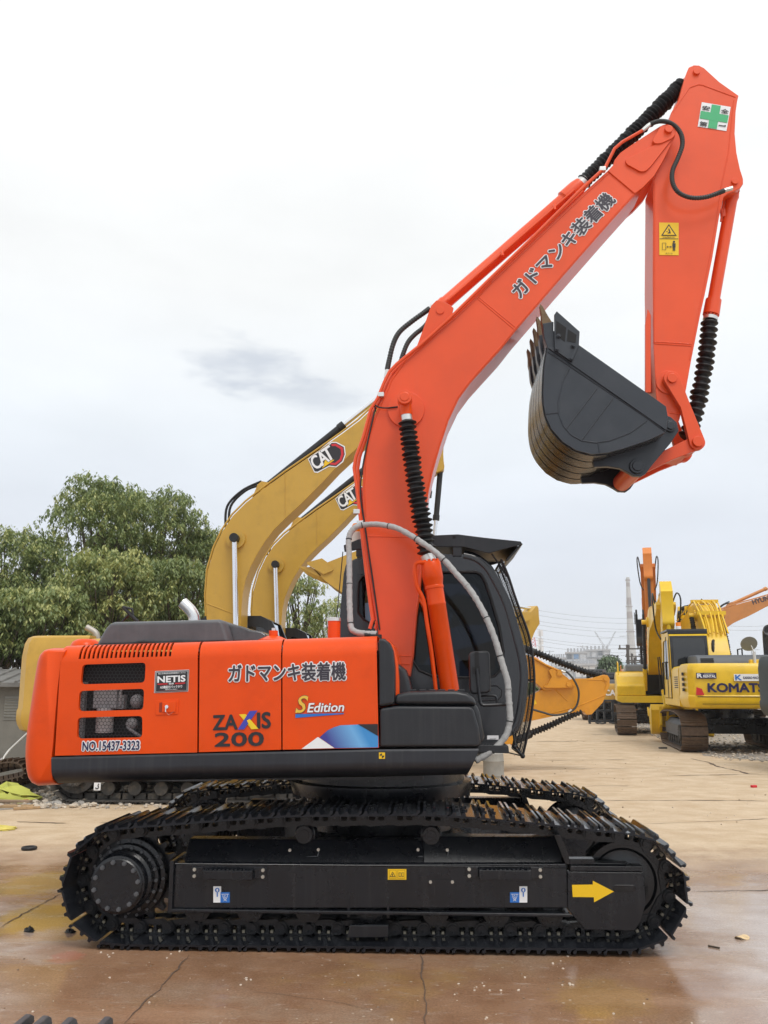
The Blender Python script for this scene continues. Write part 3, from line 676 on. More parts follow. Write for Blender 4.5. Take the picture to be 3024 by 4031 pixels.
def side_panel(name, TL, TR, BR, BL, parent, holes=(), slots=None, r=.12, depth=.9, bot_in=True):
    yt = YB+r
    bl, br = P(*BL, YB), P(*BR, YB); tl, tr = P(*TL, yt), P(*TR, yt)
    tl.z += .012; tr.z += .012
    mb = MB()
    zsL, zsR = tl.z-r, tr.z-r
    fl, fr_ = (zsL-bl.z)/(tl.z-bl.z), (zsR-br.z)/(tr.z-br.z)
    sL = Vector((bl.x+(tl.x-bl.x)*fl, 0, zsL)); sR = Vector((br.x+(tr.x-br.x)*fr_, 0, zsR))
    outer = [(bl.x, bl.z), (br.x, br.z), (sR.x, sR.z), (sL.x, sL.z)]
    if holes: mb.holed(outer, holes, YB, .03)
    else: mb.add([(x, YB, z) for x, z in outer], [(0, 1, 2, 3)])
    us = [0, 1]
    if slots: us = sorted(set([0, 1]+[u for s in slots for u in s]))
    A = [0, 9, 22, 36, 50, 64, 76, 90]
    def pt(u, a):
        a = R(a); zz = r*math.sin(a); yy = YB+r-r*math.cos(a)
        xl = sL.x+(tl.x-sL.x)*(zz/r); xr = sR.x+(tr.x-sR.x)*(zz/r)
        return Vector((xl+(xr-xl)*u, yy, (zsL+(zsR-zsL)*u)+zz))
    for i in range(len(us)-1):
        um = (us[i]+us[i+1])/2; slot = slots and any(s[0] < um < s[1] for s in slots)
        for j in range(len(A)-1):
            if slot and 1 <= j <= 5: continue
            mb.add([pt(us[i], A[j]), pt(us[i+1], A[j]), pt(us[i+1], A[j+1]), pt(us[i], A[j+1])], [(0, 1, 2, 3)])
        a_, b_ = pt(us[i], 90), pt(us[i+1], 90)
        mb.add([a_, b_, b_+Vector((0, depth, 0)), a_+Vector((0, depth, 0))], [(0, 1, 2, 3)])
        if slot:                                                     # slot walls
            for u in (us[i], us[i+1]):
                for j in range(1, 6):
                    p, q_ = pt(u, A[j]), pt(u, A[j+1]); c = Vector((0, .016, -.012)); mb.add([p, q_, q_+c, p+c], [(0, 1, 2, 3)])
    # returned edges at the seams and the lower edge
    for u, (bx, bz) in ((0, (bl.x, bl.z)), (1, (br.x, br.z))):
        pr = [Vector((bx, YB, bz))]+[pt(u, a) for a in A]+[pt(u, 90)+Vector((0, depth, 0))]
        for p, q_ in zip(pr, pr[1:]): mb.add([p, q_, Vector((q_.x, q_.y+.03, q_.z-.012)), Vector((p.x, p.y+.03, p.z-.0))], [(0, 1, 2, 3)])
    mb.add([(bl.x, YB, bl.z), (br.x, YB, br.z), (br.x, YB+.05, br.z), (bl.x, YB+.05, bl.z)], [(0, 1, 2, 3)])
    # merge the loose pieces so that the shoulder shades smoothly
    o = mb.build(name, M_ORANGE, parent, smooth=0, fixn=False)
    bm = bmesh.new(); bm.from_mesh(o.data); bmesh.ops.remove_doubles(bm, verts=bm.verts, dist=.0004)
    bmesh.ops.recalc_face_normals(bm, faces=bm.faces); bm.to_mesh(o.data); bm.free()
    o.data.shade_smooth(); o.data.set_sharp_from_angle(angle=R(35))
    return o, pt
WIN = [[(325, 2616), (574, 2608), (570, 2687), (317, 2694)], [(313, 2720), (568, 2711), (564, 2794), (308, 2800)], [(306, 2825), (561, 2818), (560, 2903), (303, 2908)]]
holes = [rounded([zx(x, y, YB) for x, y in reversed(wn)], .03, 5) for wn in WIN]
TLx, TRx = 268, 797
sl_ = []
for k in range(21):
    x = 336+(688-336)*k/20; u = (x-262)/(796-262); sl_.append((u-.0085, u+.0085))
DR, ptD = side_panel('engine_door', (268, 2549), (795, 2533), (776, 2962), (216, 2975), EX, holes, sl_)
SD, _ = side_panel('pump_door', (803, 2533), (1117, 2523), (1107, 2951), (783, 2961), EX)
TK, _ = side_panel('tank_side', (1124, 2523), (1486, 2511), (1491, 2944), (1113, 2951), EX, r=.14)
# dark space behind the doors
b = MB(); l = P(235, 2975, .2); r_ = P(1485, 2950, .2)
b.box(((l.x+r_.x)/2, 1.45, 1.60), (r_.x-l.x, 2.3, .72)); b.build('engine_bay', M_DARKIN, EX)
b = MB()
for p in ((-2.55, 1.2, 1.98), ): pass
b.box(((l.x+r_.x)/2, 1.75, 1.965), (r_.x-l.x, 1.7, .03)); b.build('deck', M_ORANGE, EX)
# honeycomb grilles behind the door openings with engine parts showing through
for wn in WIN:
    mb = MB(); c = [zx(x, y, YB) for x, y in wn]; x0 = min(p.x for p in c)-.01; x1 = max(p.x for p in c)+.01; z0 = min(p.z for p in c)-.01; z1 = max(p.z for p in c)+.01
    s_ = .0150; t_ = .0020; row = 0; z = z0
    while z < z1+s_:
        x = x0+(row % 2)*s_*math.sqrt(3)/2
        while x < x1:
            o_ = [(x+s_*math.sin(math.pi*k/3), z+s_*math.cos(math.pi*k/3)) for k in range(6)]; i_ = [(x+(s_-t_)*math.sin(math.pi*k/3), z+(s_-t_)*math.cos(math.pi*k/3)) for k in range(6)]
            mb.add([(p[0], YB+.035, p[1]) for p in o_]+[(p[0], YB+.035, p[1]) for p in i_], [(k, (k+1) % 6, (k+1) % 6+6, k+6) for k in range(6)])
            x += s_*math.sqrt(3)
        z += 1.5*s_; row += 1
    mb.build('honeycomb_grille', flat('grille_grey', (.030, .031, .034)), DR, smooth=0)
M_ENG = mat('grey_engine_casting', (.32, .32, .33), .5, var=.3, vscale=20, bump=.3, bscale=30); M_FILT = flat('pale_filter', (.42, .40, .40))
b = MB(); q = P(415, 2752, .16)
b.box((q.x, .2, q.z), (.17, .10, .13)); b.box((q.x+.10, .21, q.z-.02), (.06, .08, .10)); b.box((q.x+.36, .22, q.z-.02), (.10, .08, .08)); b.box((q.x-.19, .22, q.z-.18), (.05, .06, .6))
b.tube(smooth_path([P(500, 2860, .18), P(525, 2880, .17), P(556, 2899, .17)]), .012, 8); b.sphere(P(540, 2760, .2), .05, 12); b.sphere(P(520, 2850, .2), .045, 12)
b.cyl(P(476, 2715, .16), P(472, 2780, .16), .012)
b.mat(1); q1 = P(416, 2785, .19); q2 = P(410, 2885, .19); b.cyl(q1, q2, .062, n=20)
b.build('engine', [M_ENG, M_FILT], EX, bevel=.004)

# latch with key
b = MB(); b.prism(rounded([zx(x, y, YB) for x, y in ((615, 2757), (706, 2752), (702, 2812), (613, 2815))], .01), YB-.006, YB+.004)
lt = b.build('door_latch', M_ORANGE, DR, bevel=.002)
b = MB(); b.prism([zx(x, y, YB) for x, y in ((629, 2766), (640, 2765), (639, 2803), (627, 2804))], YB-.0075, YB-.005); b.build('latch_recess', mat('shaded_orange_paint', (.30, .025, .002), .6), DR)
b = MB(); b.prism(rounded([zx(x, y, YB) for x, y in ((641, 2765), (696, 2761), (694, 2803), (640, 2804))], .008), YB-.014, YB-.004); b.build('latch_paddle', M_ORANGE, DR, bevel=.003)
b = MB(); q = P(658, 2782, YB-.014); b.cyl(q, q+Vector((0, -.012, 0)), .012, n=16); b.box(q+Vector((-.004, -.016, -.02)), (.006, .005, .03))
b.tube(smooth_path([q+Vector((0, -.02, -.03)), q+Vector((.02, -.016, -.055)), q+Vector((.05, -.016, -.03))]), .0014, 5); b.build('door_key', M_CHROME, DR)

# skirt (black side channel) lofted with a curved underside
sk_t = [(205, 2981), (800, 2966), (1500, 2950), (1884, 2947)]; sk_b = [(207, 3090), (800, 3072), (1500, 3063), (1842, 3054)]
rings = []
for (tx, ty), (bx, by) in zip(sk_t, sk_b):
    t = P(tx, ty, YB); bq = P(bx, by, YB)
    ring = [Vector((t.x, .30, t.z)), Vector((t.x, YB-.006, t.z)), Vector((t.x, YB-.012, t.z-.012))]
    for k in range(0, 9):
        a = k/8; zz = t.z-.012+(bq.z-t.z+.012)*a
        yy = YB-.012+.11*max(0, (a-.45)/.55)**2.2
        ring.append(Vector((t.x+(bq.x-t.x)*a, yy, zz)))
    ring.append(Vector((bq.x, .45, bq.z+.02))); rings.append(ring)
b = MB(); b.loft(rings); SK = b.build('side_skirt', M_SKIRT, EX, smooth=40)
b = MB(); b.prismx([(.3, 1.12), (2.6, 1.14), (2.6, 1.24), (.3, 1.24)], -2.55, -.25); b.box((-1.2, 1.4, 1.10), (2.3, 2.0, .10)); b.build('platform', M_FRAME, EX)
b = MB(); Ys = YB-.016
sheet(b, 0, [P(*p, Ys) for p in ((1492, 2987), (1516, 2987), (1516, 2962), (1492, 2962))])
cx, cy = 1504, 2974.5
for k in (0, 2):
    sheet(b, 1, [P(cx, cy, Ys-.003)]+[P(cx+9*math.cos(math.pi/2*k+math.pi/2*j/6), cy+9*math.sin(math.pi/2*k+math.pi/2*j/6), Ys-.003) for j in range(7)])
b.build('balance_sticker', [M_YEL, M_INK], SK, smooth=0)

# lettering on the orange doors
Yd = YB-.003
b = MB(); write(b, 'ガドマンキ装着機', P(901, 2686, Yd), P(1361, 2676, Yd), .122, NY, [(0, .085, .001), (1, .024, .005)])
b.build('door_lettering', [M_WHITE, M_TEXTGREY], SD, smooth=0)
b = MB(); write(b, 'NO.15437-3323', P(326, 2955, Yd), P(549, 2951, Yd), .060, NY, [(0, .14, .001), (1, .028, .005)])
b.build('number_lettering', [M_WHITE, M_NAVY], DR, smooth=0)
b = MB(); write(b, 'ZA', P(840, 2873, Yd), P(934, 2870, Yd), .096, NY, [(0, .045, .001)]); write(b, 'IS', P(1015, 2867, Yd), P(1065, 2865, Yd), .104, NY, [(0, .045, .001)])
write(b, '200', P(847, 2938, Yd), P(1037, 2934, Yd), .088, NY, [(0, .05, .001)])
sheet(b, 2, [P(x, y, Yd-.001) for x, y in ((990, 2871), (941, 2812), (968, 2811), (1017, 2869))])
sheet(b, 1, [P(x, y, Yd-.004) for x, y in ((936, 2872), (983, 2799), (1014, 2797), (961, 2871))])
sheet(b, 2, [P(x, y, Yd-.006) for x, y in ((972, 2836), (984, 2830), (1018, 2869), (990, 2871))])
b.build('model_lettering', [M_INK, flat('blue_violet_print', (.05, .06, .42)), flat('yellow_print', (.85, .60, .02))], SD, smooth=0)
b = MB(); write(b, 'S', P(1165, 2806, Yd), P(1213, 2804, Yd), .112, NY, [(1, .045, .001), (0, .02, .005)], shear=.3)
for pts in (((1195, 2744), (1214, 2742), (1211, 2760), (1205, 2752)), ((1166, 2788), (1172, 2797), (1182, 2804), (1163, 2807))): sheet(b, 0, [P(x, y, Yd-.0068) for x, y in pts])
write(b, 'Edition', P(1211, 2804, Yd), P(1355, 2800, Yd), .060, NY, [(1, .06, .001), (2, .03, .005)], shear=.2)
sheet(b, 3, [P(x, y, Yd-.001) for x, y in ((1163, 2826), (1163, 2811), (1355, 2807), (1353, 2811))])
b.build('edition_lettering', [M_GOLD, M_TEXTGREY, M_WHITE, M_BLUE], TK, smooth=0)
b = MB()
sheet(b, 0, [P(x, y, Yd-.001) for x, y in ((1187, 2948), (1252, 2901), (1317, 2945))])
band = [(1258, 2903), (1290, 2875), (1315, 2863), (1341, 2855), (1413, 2852), (1489, 2897), (1489, 2942), (1319, 2945)]
sheet(b, 1, [P(x, y, Yd-.002) for x, y in band])
sheet(b, 2, [P(x, y, Yd-.004) for x, y in ((1409, 2851), (1488, 2850), (1488, 2897))])
mb_ = bpy.data.materials.new('blue_fade_print'); mb_.use_nodes = True
def _():
    nt = mb_.node_tree; N = nt.nodes.new; L = nt.links.new; bs = nt.nodes['Principled BSDF']; bs.inputs['Roughness'].default_value = .4
    tc = N('ShaderNodeTexCoord'); mp = N('ShaderNodeMapping'); mp.vector_type = 'TEXTURE'; L(tc.outputs['Object'], mp.inputs[0])
    sx = N('ShaderNodeSeparateXYZ'); L(tc.outputs['Object'], sx.inputs[0])
    q0, q1 = P(1300, 2930, YB), P(1420, 2860, YB); d = Vector((q1.x-q0.x, 0, q1.z-q0.z)); base = q0-Vector((-.4, 1.4, 0))
    dt = N('ShaderNodeVectorMath'); dt.operation = 'DOT_PRODUCT'; dt.inputs[1].default_value = d/d.length_squared; L(tc.outputs['Object'], dt.inputs[0])
    sb = N('ShaderNodeMath'); sb.operation = 'SUBTRACT'; sb.inputs[1].default_value = base.dot(d)/d.length_squared; L(dt.outputs['Value'], sb.inputs[0])
    rp = N('ShaderNodeValToRGB'); L(sb.outputs[0], rp.inputs[0]); e = rp.color_ramp.elements
    e[0].position = 0; e[0].color = (.05, .05, .28, 1); e[1].position = 1.0; e[1].color = (.05, .27, .62, 1); k = e.new(.75); k.color = (.16, .42, .75, 1)
    L(rp.outputs[0], bs.inputs['Base Color'])
_()
b.build('stripe_decal', [M_WHITE, mb_, M_INK], TK, smooth=0)
# registration sticker
b = MB(); c4 = [(611, 2642), (745, 2636), (741, 2722), (607, 2728)]
def bil(u, v, lift=0):
    TL_, TR_, BR_, BL_ = [Vector(c) for c in c4]; p = (TL_*(1-u)+TR_*u)*(1-v)+(BL_*(1-u)+BR_*u)*v; return P(p.x, p.y, Yd-lift)
def rr(u0, v0, u1, v1, lift): return [bil(u0, v1, lift), bil(u1, v1, lift), bil(u1, v0, lift), bil(u0, v0, lift)]
sheet(b, 0, rr(0, 0, 1, 1, 0)); sheet(b, 1, rr(.012, .018, .988, .982, .002)); sheet(b, 0, rr(.035, .05, .965, .95, .004)); sheet(b, 1, rr(.045, .065, .955, .935, .006))
write(b, '国土交通省新技術情報提供システム', bil(.10, .16, .008), bil(.90, .16, .008), .011, NY, [(0, .01, 0)])
write(b, 'NETIS', bil(.09, .53, .008), bil(.90, .53, .008), .042, NY, [(0, .055, 0)])
sheet(b, 2, rr(.09, .58, .38, .63, .008)); sheet(b, 2, rr(.60, .58, .90, .63, .008))
write(b, '登録', bil(.42, .645, .008), bil(.57, .645, .008), .012, NY, [(0, .02, 0)])
write(b, 'AIS機能付バックホウ', bil(.17, .82, .008), bil(.82, .82, .008), .020, NY, [(0, .02, 0)])
for a in ((.14, .66, .86, .665), (.14, .915, .86, .92)): sheet(b, 2, rr(*a, .008))
write(b, '登録番号 KK-100063-A', bil(.32, .895, .008), bil(.68, .895, .008), .008, NY, [(0, .01, 0)])
b.build('registration_sticker', [M_WHITE, M_INK, M_RED], DR, smooth=0)

# engine hood on the deck
hp = [(372, 2540), (395, 2497), (410, 2472), (425, 2456), (444, 2447), (860, 2437), (880, 2446), (893, 2480), (906, 2527)]
A_ = [P(x, y, .42) for x, y in hp]
rings = []
for y, k in ((.42, 1), (.47, 1.0), (1.05, 1.0), (1.30, .86), (1.36, .72)):
    z0 = A_[0].z
    rings.append([Vector((p.x+(.02 if y == .42 else 0)*(1 if i < 4 else -1 if i > 5 else 0), y, z0-.02+(p.z-z0+.02)*k - (.012 if y == .42 and 3 < i < 6 else 0))) for i, p in enumerate(A_)])
b = MB(); b.loft(rings)
HD = b.build('engine_hood', M_GREY, EX, smooth=30, bevel=.02, seg=3)
# stepped front half of the hood, wet on top
b = MB(); g0 = [P(x, y, .55) for x, y in ((880, 2449), (905, 2455), (955, 2466), (985, 2478), (1030, 2486), (1052, 2500), (1045, 2528), (890, 2528))]
b.prism(g0, .55, 1.2); b.build('hood_step', mat('wet_grey_plastic', (.07, .075, .08), .12, var=.3, vscale=9, bump=.25, bscale=25), HD, bevel=.02, seg=3)
b = MB(); b.tube(smooth_path([P(500, 2540, .40), P(560, 2528, .40), P(640, 2532, .40), P(700, 2526, .40), P(780, 2532, .40), P(860, 2530, .40)]), .012, 8)
b.tube([P(372, 2541, .40), P(910, 2529, .40)], .012, 8); b.build('hood_seal', M_RUBBER, HD)
# exhaust
b = MB(); b.tube(smooth_path([P(766, 2452, .95), P(764, 2428, .95), P(754, 2407, .95), P(738, 2389, .95), P(719, 2372, .95)]), .047, 18)
b.build('exhaust_pipe', mat('brushed_steel', (.72, .72, .72), .25, metal=.9, var=.08), EX, smooth=60)
# rear mirror bracket
b = MB(); b.tube([P(484, 2389, 1.9), P(543, 2448, 1.9)], .017, 8); b.tube([P(484, 2388, 1.9), P(521, 2398, 1.9), P(524, 2425, 1.9)], .011, 8); b.tube([P(512, 2414, 1.9), P(480, 2448, 1.9)], .012, 8)
b.build('grab_bar', M_RUBBER, EX)
# filler cap, tank neck
b = MB(); q = P(1076, 2522, .55); zt = q.z
b.lathe((q.x, .55, zt-.03), (q.x, .55, 9), [(0, .115), (.035, .115), (.042, .10), (.055, .07), (.065, .045), (.066, .034), (.105, .034), (.108, 0)], 28); b.mat(1); b.cyl((q.x, .55, zt+.075), (q.x, .55, zt+.095), .016, n=6)
b.mat(0); q = P(985, 2524, .75); b.lathe((q.x, .75, q.z-.03), (q.x, .75, 9), [(0, .12), (.04, .12), (.045, .11), (.045, 0)], 24)
b.build('filler_cap', [M_ORANGE, M_SILVER], EX)
b = MB(); q = P(1315, 2520, .85); qt = P(1315, 2434, .85)
b.cyl((q.x, .85, q.z-.05), (q.x, .85, qt.z-.01), .050, n=24); b.mat(1); b.lathe((q.x, .85, qt.z-.022), (q.x, .85, 9), [(0, .054), (.024, .054), (.028, .045), (.028, 0)], 24)
b.build('tank_neck', [M_ORANGE, M_SILVER], EX)
# black trim in front of the tank side
b = MB(); b.prism([zx(x, y, YB) for x, y in ((1491, 2513), (1515, 2514), (1535, 2530), (1547, 2560), (1554, 2625), (1554, 2772), (1493, 2783))], YB-.01, .30); b.build('tank_front_trim', M_BLACK, EX, bevel=.02, seg=3)
b = MB(); b.prism([zx(x, y, .32) for x, y in ((1490, 2513), (1525, 2515), (1550, 2540), (1566, 2600), (1572, 2680), (1572, 2790), (1490, 2790))], .30, .95); b.build('tank_front', M_ORANGE, EX, bevel=.03, seg=3)
b = MB(); b.prism([zx(x, y, .42) for x, y in ((1545, 2611), (1570, 2613), (1596, 2635), (1610, 2675), (1620, 2720), (1620, 2760), (1545, 2760))], .42, .95); b.build('inner_trim', M_BLACK, EX, bevel=.04, seg=4)
# tool box at the front corner, two pieces
b = MB(); top = [(1553, 2735), (1600, 2724), (1700, 2720), (1796, 2720), (1840, 2728), (1866, 2748), (1880, 2776), (1553, 2774)]
b.prism([zx(x, y, YB+.02) for x, y in top], YB+.015, .95); TB = b.build('tool_box', M_BLACK, EX, bevel=.035, seg=4)
b = MB(); b.prism([zx(x, y, YB) for x, y in ((1495, 2788), (1558, 2779), (1850, 2781), (1864, 2790), (1884, 2860), (1894, 2926), (1886, 2942), (1495, 2943))], YB-.006, .5); b.build('box_side_panel', M_BLACK, TB, bevel=.022, seg=3)
b = MB(); b.prism([zx(x, y, YB+.05) for x, y in ((1560, 2776), (1876, 2770), (1890, 2806), (1908, 2900), (1898, 2930), (1560, 2935))], YB+.05, .95); b.build('box_front_corner', M_BLACK, TB, bevel=.03, seg=3)
b = MB()
for k in range(6): q = P(1625+k*38, 2719, .45); b.box((q.x, .45, q.z+.0), (.05, .03, .02))
b.build('box_clips', M_BLACK, TB, bevel=.004)
b = MB(); b.prism([zx(x, y, .45) for x, y in ((1880, 2932), (2002, 2936), (2005, 2966), (1880, 2962))], .45, 1.2)
for i in range(9):
    for j in range(4): q = P(1900+i*11, 2934, .5+.12*j); b.lathe(q, q+Vector((0, 0, 1)), [(0, .012), (.010, .010), (.012, 0)], 8)
b.build('step_plate', M_BLACK, EX, bevel=.006)

# ------------------------------------------------------------------ boom
YN, YF = 1.15, 1.63
boom_o = [(1432, 2031), (1445, 2113), (1467, 2275), (1483, 2438), (1497, 2560), (1515, 2640), (1560, 2665), (1613, 2661), (1627, 2574), (1640, 2411), (1655, 2297), (1668, 2150), (1678, 2010), (1689, 1930), (1704, 1862), (1733, 1758), (1767, 1655), (1807, 1570), (1853, 1507), (1910, 1444), (1973, 1375), (2030, 1303), (2214, 1090), (2425, 850), (2534, 729), (2414, 650), (2393, 672), (2290, 765), (2100, 945), (1933, 1102), (1876, 1163), (1790, 1243), (1715, 1303), (1647, 1363), (1589, 1421), (1538, 1489), (1509, 1558), (1475, 1633), (1446, 1718), (1431, 1816), (1426, 1930)]
b = MB(); b.prism(PL(boom_o, YN+.012), YN+.012, YF-.012); BM = b.build('boom', M_ORANGE2, EX, bevel=.004)
# flange plates a little proud along the edges (side plates welded outside the webs) and weld seams
def strip_along(mb, pts, Y, wpx, t, closed=False):
    n = len(pts)
    for i in range(n-1):
        a, c = Vector(pts[i]), Vector(pts[i+1])
        mb.tube([P(a.x, a.y, Y), P(c.x, c.y, Y)], t, 6)
b = MB(); Yw = YN+.012
for line in (((1715, 1313), (1790, 1252), (1876, 1172), (2100, 955), (2400, 675)), ((1640, 2411), (1655, 2297))): pass
low = [(1625, 2574), (1636, 2411), (1650, 2297), (1662, 2150), (1672, 2010), (1683, 1930), (1698, 1858), (1727, 1754), (1761, 1650), (1801, 1565), (1848, 1502), (1905, 1439), (1968, 1370), (2025, 1298), (2209, 1085), (2420, 845), (2528, 727)]
upp = [(1440, 2031), (1434, 1930), (1439, 1818), (1453, 1722), (1481, 1638), (1515, 1563), (1544, 1495), (1594, 1428), (1652, 1370), (1720, 1311), (1795, 1251), (1881, 1171), (1938, 1110), (2105, 953), (2295, 773), (2398, 681)]
for ln in (low, upp): strip_along(b, ln, Yw, 0, .006)
for a, c in (((1876, 1172), (2026, 1298)), ((1885, 1170), (2034, 1292)), ((1452, 2111), (1660, 2116)), ((1556, 2580), (1622, 2584)), ((1556, 2612), (1617, 2616)), ((1478, 2445), (1486, 2560))): strip_along(b, (a, c), Yw, 0, .0045)
b.build('weld_seams', M_ORANGE2, BM)
# nose fork
nose = [(2393, 672), (2414, 650), (2420, 629), (2442, 601), (2480, 574), (2567, 517), (2598, 497), (2612, 491), (2628, 489), (2648, 497), (2660, 517), (2656, 542), (2610, 634), (2577, 690), (2534, 735), (2500, 762)]
b = MB()
b.prism(PL(nose, YN+.01), YF-.055, YF); b.build('boom_nose', M_ORANGE2, BM, bevel=.005)
b = MB(); b.prism(PL(nose, YN), YN, YN+.055); nz = b.build('boom_nose', M_ORANGE2, BM, bevel=.005)
b = MB(); b.prism(rounded(PL([(2460, 632), (2480, 622), (2575, 575), (2640, 500), (2655, 520), (2647, 548), (2560, 660), (2540, 678), (2520, 680), (2465, 650)], YN), .03), YN-.018, YN)
b.prism(rounded(PL([(2565, 560), (2600, 500), (2640, 493), (2660, 520), (2650, 548), (2600, 572), (2575, 573)], YN), .03), YN-.03, YN-.016)
q = P(2628, 520, YN); b.cyl((q.x, YN-.055, q.z), (q.x, YF+.04, q.z), .036, n=24)
b.build('boom_pin_plate', M_ORANGE2, nz, bevel=.004)
# arm cylinder bracket
ear = PL([(1640, 1366), (1668, 1290), (1687, 1232), (1698, 1203), (1718, 1182), (1741, 1186), (1772, 1200), (1786, 1212), (1776, 1256)], YN+.03)
b = MB(); b.prism(ear, YN+.03, YN+.06); b.prism(ear, YF-.06, YF-.03); q = P(1733, 1217, YN); b.cyl((q.x, YN+.02, q.z), (q.x, YF-.02, q.z), .036, n=20)
b.build('cylinder_bracket', M_ORANGE2, BM, bevel=.003)
# disc plate and pin of the boom cylinder
b = MB(); q = P(1599, 1613, YN); b.cyl((q.x, YN-.012, q.z), (q.x, YN+.02, q.z), .158, n=48)
q = P(1595, 1584, 1.0); b.cyl((q.x, .90, q.z), (q.x, YN+.02, q.z), .045, n=24); b.lathe((q.x, .84, q.z), (q.x, 9, q.z), [(0, .0), (0, .036), (.006, .04), (.006, .060), (.14, .062), (.15, .045)], 28)
b.build('cylinder_pin_boss', M_ORANGE2, BM, bevel=.003)

def bellows(mb, a, c, r, n, jit=.08, k=14):
    a, c = Vector(a), Vector(c); L = (c-a).length; ax = (c-a)/L; u = ax.orthogonal().normalized(); v = ax.cross(u); rings = []
    for i in range(n):
        wob = 1+random.uniform(-jit, jit); off = (u*random.uniform(-1, 1)+v*random.uniform(-1, 1))*r*jit*.7; tl = random.uniform(-.15, .15)
        for t, rr_ in ((0, .66), (.12, .70), (.42, .98*wob), (.5, 1.0*wob), (.58, .98*wob), (.88, .70)):
            p = a+ax*(L*(i+t)/n)
            rings.append([p+off+(u*math.cos(2*math.pi*j/k)+v*math.sin(2*math.pi*j/k))*r*rr_+ax*(tl*math.cos(2*math.pi*j/k+i)*r*.18) for j in range(k)])
    mb.loft(rings); return mb
def bellows_path(mb, pts, rs, n):
    sp = smooth_path(pts, 8)
    d = [0]
    for p, q_ in zip(sp, sp[1:]): d.append(d[-1]+(q_-p).length)
    def at(t):
        t *= d[-1]; i = max(j for j in range(len(d)) if d[j] <= t+1e-9); i = min(i, len(sp)-2); return sp[i]+(sp[i+1]-sp[i])*((t-d[i])/(d[i+1]-d[i]))
    rings = []; k = 16
    for i in range(n):
        wob = 1+random.uniform(-.07, .07); jx = random.uniform(-.10, .10); jy = random.uniform(-.1, .1)
        for t, rr_ in ((0, .64), (.15, .70), (.42, .97), (.5, 1.0), (.58, .97), (.85, .70)):
            s_ = (i+t)/n; p = at(s_); ax = (at(min(1, s_+.03))-at(max(0, s_-.03))).normalized(); u = ax.cross(Vector((0, 1, 0))).normalized(); v = ax.cross(u)
            r = rs[0]+(rs[1]-rs[0])*s_
            rings.append([p+u*jx*r*.4+v*jy*r*.4+(u*math.cos(2*math.pi*j/k)+v*math.sin(2*math.pi*j/k))*r*rr_*(wob if rr_ > .9 else 1)+ax*r*.16*jx*math.cos(2*math.pi*j/k)*4 for j in range(k)])
    mb.loft(rings); return mb

# boom cylinder (near) with bellows, feed tube
Yc = .94
for yc_, nm in ((Yc, 'near'), (2*1.39-Yc, 'far')):
    b = MB(); top_, bot_ = P(1695, 2213, Yc), P(1772, 2722, Yc); top_.y = bot_.y = yc_; ax = (bot_-top_).normalized(); L_ = (bot_-top_).length
    b.lathe(top_, bot_, [(0, .045), (0, .074), (.008, .080), (.135, .084), (.14, .082), (.19, .072), (.196, .076), (.215, .076), (.22, .0715), (.335, .0715), (.338, .0735), (.35, .0735), (.353, .0715), (L_, .0735)], 32)
    cyl = b.build('boom_cylinder', M_ORANGE, EX)
    b = MB(); e1 = P(1601, 1660, Yc); e1.y = yc_
    path = [P(*p, Yc) for p in ((1603, 1655), (1618, 1780), (1645, 1960), (1667, 2080), (1682, 2185))]
    for p in path: p.y = yc_
    bellows_path(b, path, (.076, .083), 26); b.build('rod_bellows', M_RUBBER, cyl, smooth=25)
    b = MB()
    for p0, p1, rr_ in (((1600, 1632), (1604, 1656), .046), ((1681, 2184), (1693, 2212), .058)):
        a, c = P(*p0, Yc), P(*p1, Yc); a.y = c.y = yc_; b.cyl(a, c, rr_, n=20)
    b.build('bellows_clamp', M_SILVER, cyl)
    b = MB(); a = P(1595, 1584, Yc); c = P(1600, 1634, Yc); a.y = c.y = yc_; b.cyl(a, c, .05, n=20); b.build('rod_end', M_ORANGE, cyl)
    b = MB()
    for k in range(10):
        a0 = 2*math.pi*k/10; u = ax.orthogonal().normalized(); v = ax.cross(u); p = top_+(u*math.cos(a0)+v*math.sin(a0))*.062; b.cyl(p+ax*.005, p-ax*.018, .013, n=6)
    b.build('gland_bolts', M_ORANGE, cyl)
    b = MB(); path = [P(*p, Yc-.05) for p in ((1690, 2215), (1636, 2222), (1640, 2300), (1668, 2362), (1680, 2440), (1700, 2570), (1716, 2715))]
    for p in path: p.y += yc_-Yc
    b.tube(smooth_path(path, 5), .016, 10); b.build('feed_tube', M_ORANGE, cyl)

# tubes along the back of the boom
b = MB()
t1 = [(1456, 2475), (1467, 2438), (1459, 2384), (1445, 2275), (1429, 2140), (1418, 2031), (1403, 1905), (1394, 1842), (1401, 1800), (1430, 1722), (1459, 1613), (1487, 1568), (1513, 1504), (1533, 1464), (1562, 1433), (1659, 1355), (1775, 1249), (1918, 1108), (2100, 932), (2292, 742), (2364, 676), (2385, 655), (2420, 585), (2450, 559), (2529, 514)]
t2 = [(1478, 2475), (1488, 2440), (1470, 2330), (1448, 2190), (1432, 2060), (1420, 1960), (1408, 1850), (1416, 1800), (1440, 1722), (1468, 1624), (1494, 1580), (1524, 1512), (1545, 1470), (1572, 1440), (1665, 1362), (1780, 1256), (1921, 1115), (2104, 938), (2296, 752)]
b.tube(PL(t1, YN-.02), .0145, 10); b.tube(PL(t2, YN+.05), .0145, 10)
t3 = [(x+10, y+4) for x, y in t1[1:16]]; b.tube(PL(t3, YN+.16), .0145, 10)
b.build('hydraulic_tubes', M_ORANGE2, BM)
b = MB()
for p in ((1405, 2015), (1500, 1555), (2372, 668), (1418, 2060)): q = P(*p, YN-.01); b.box(q, (.055, .05, .04))
b.build('tube_clamps', M_SILVER, BM, bevel=.004)
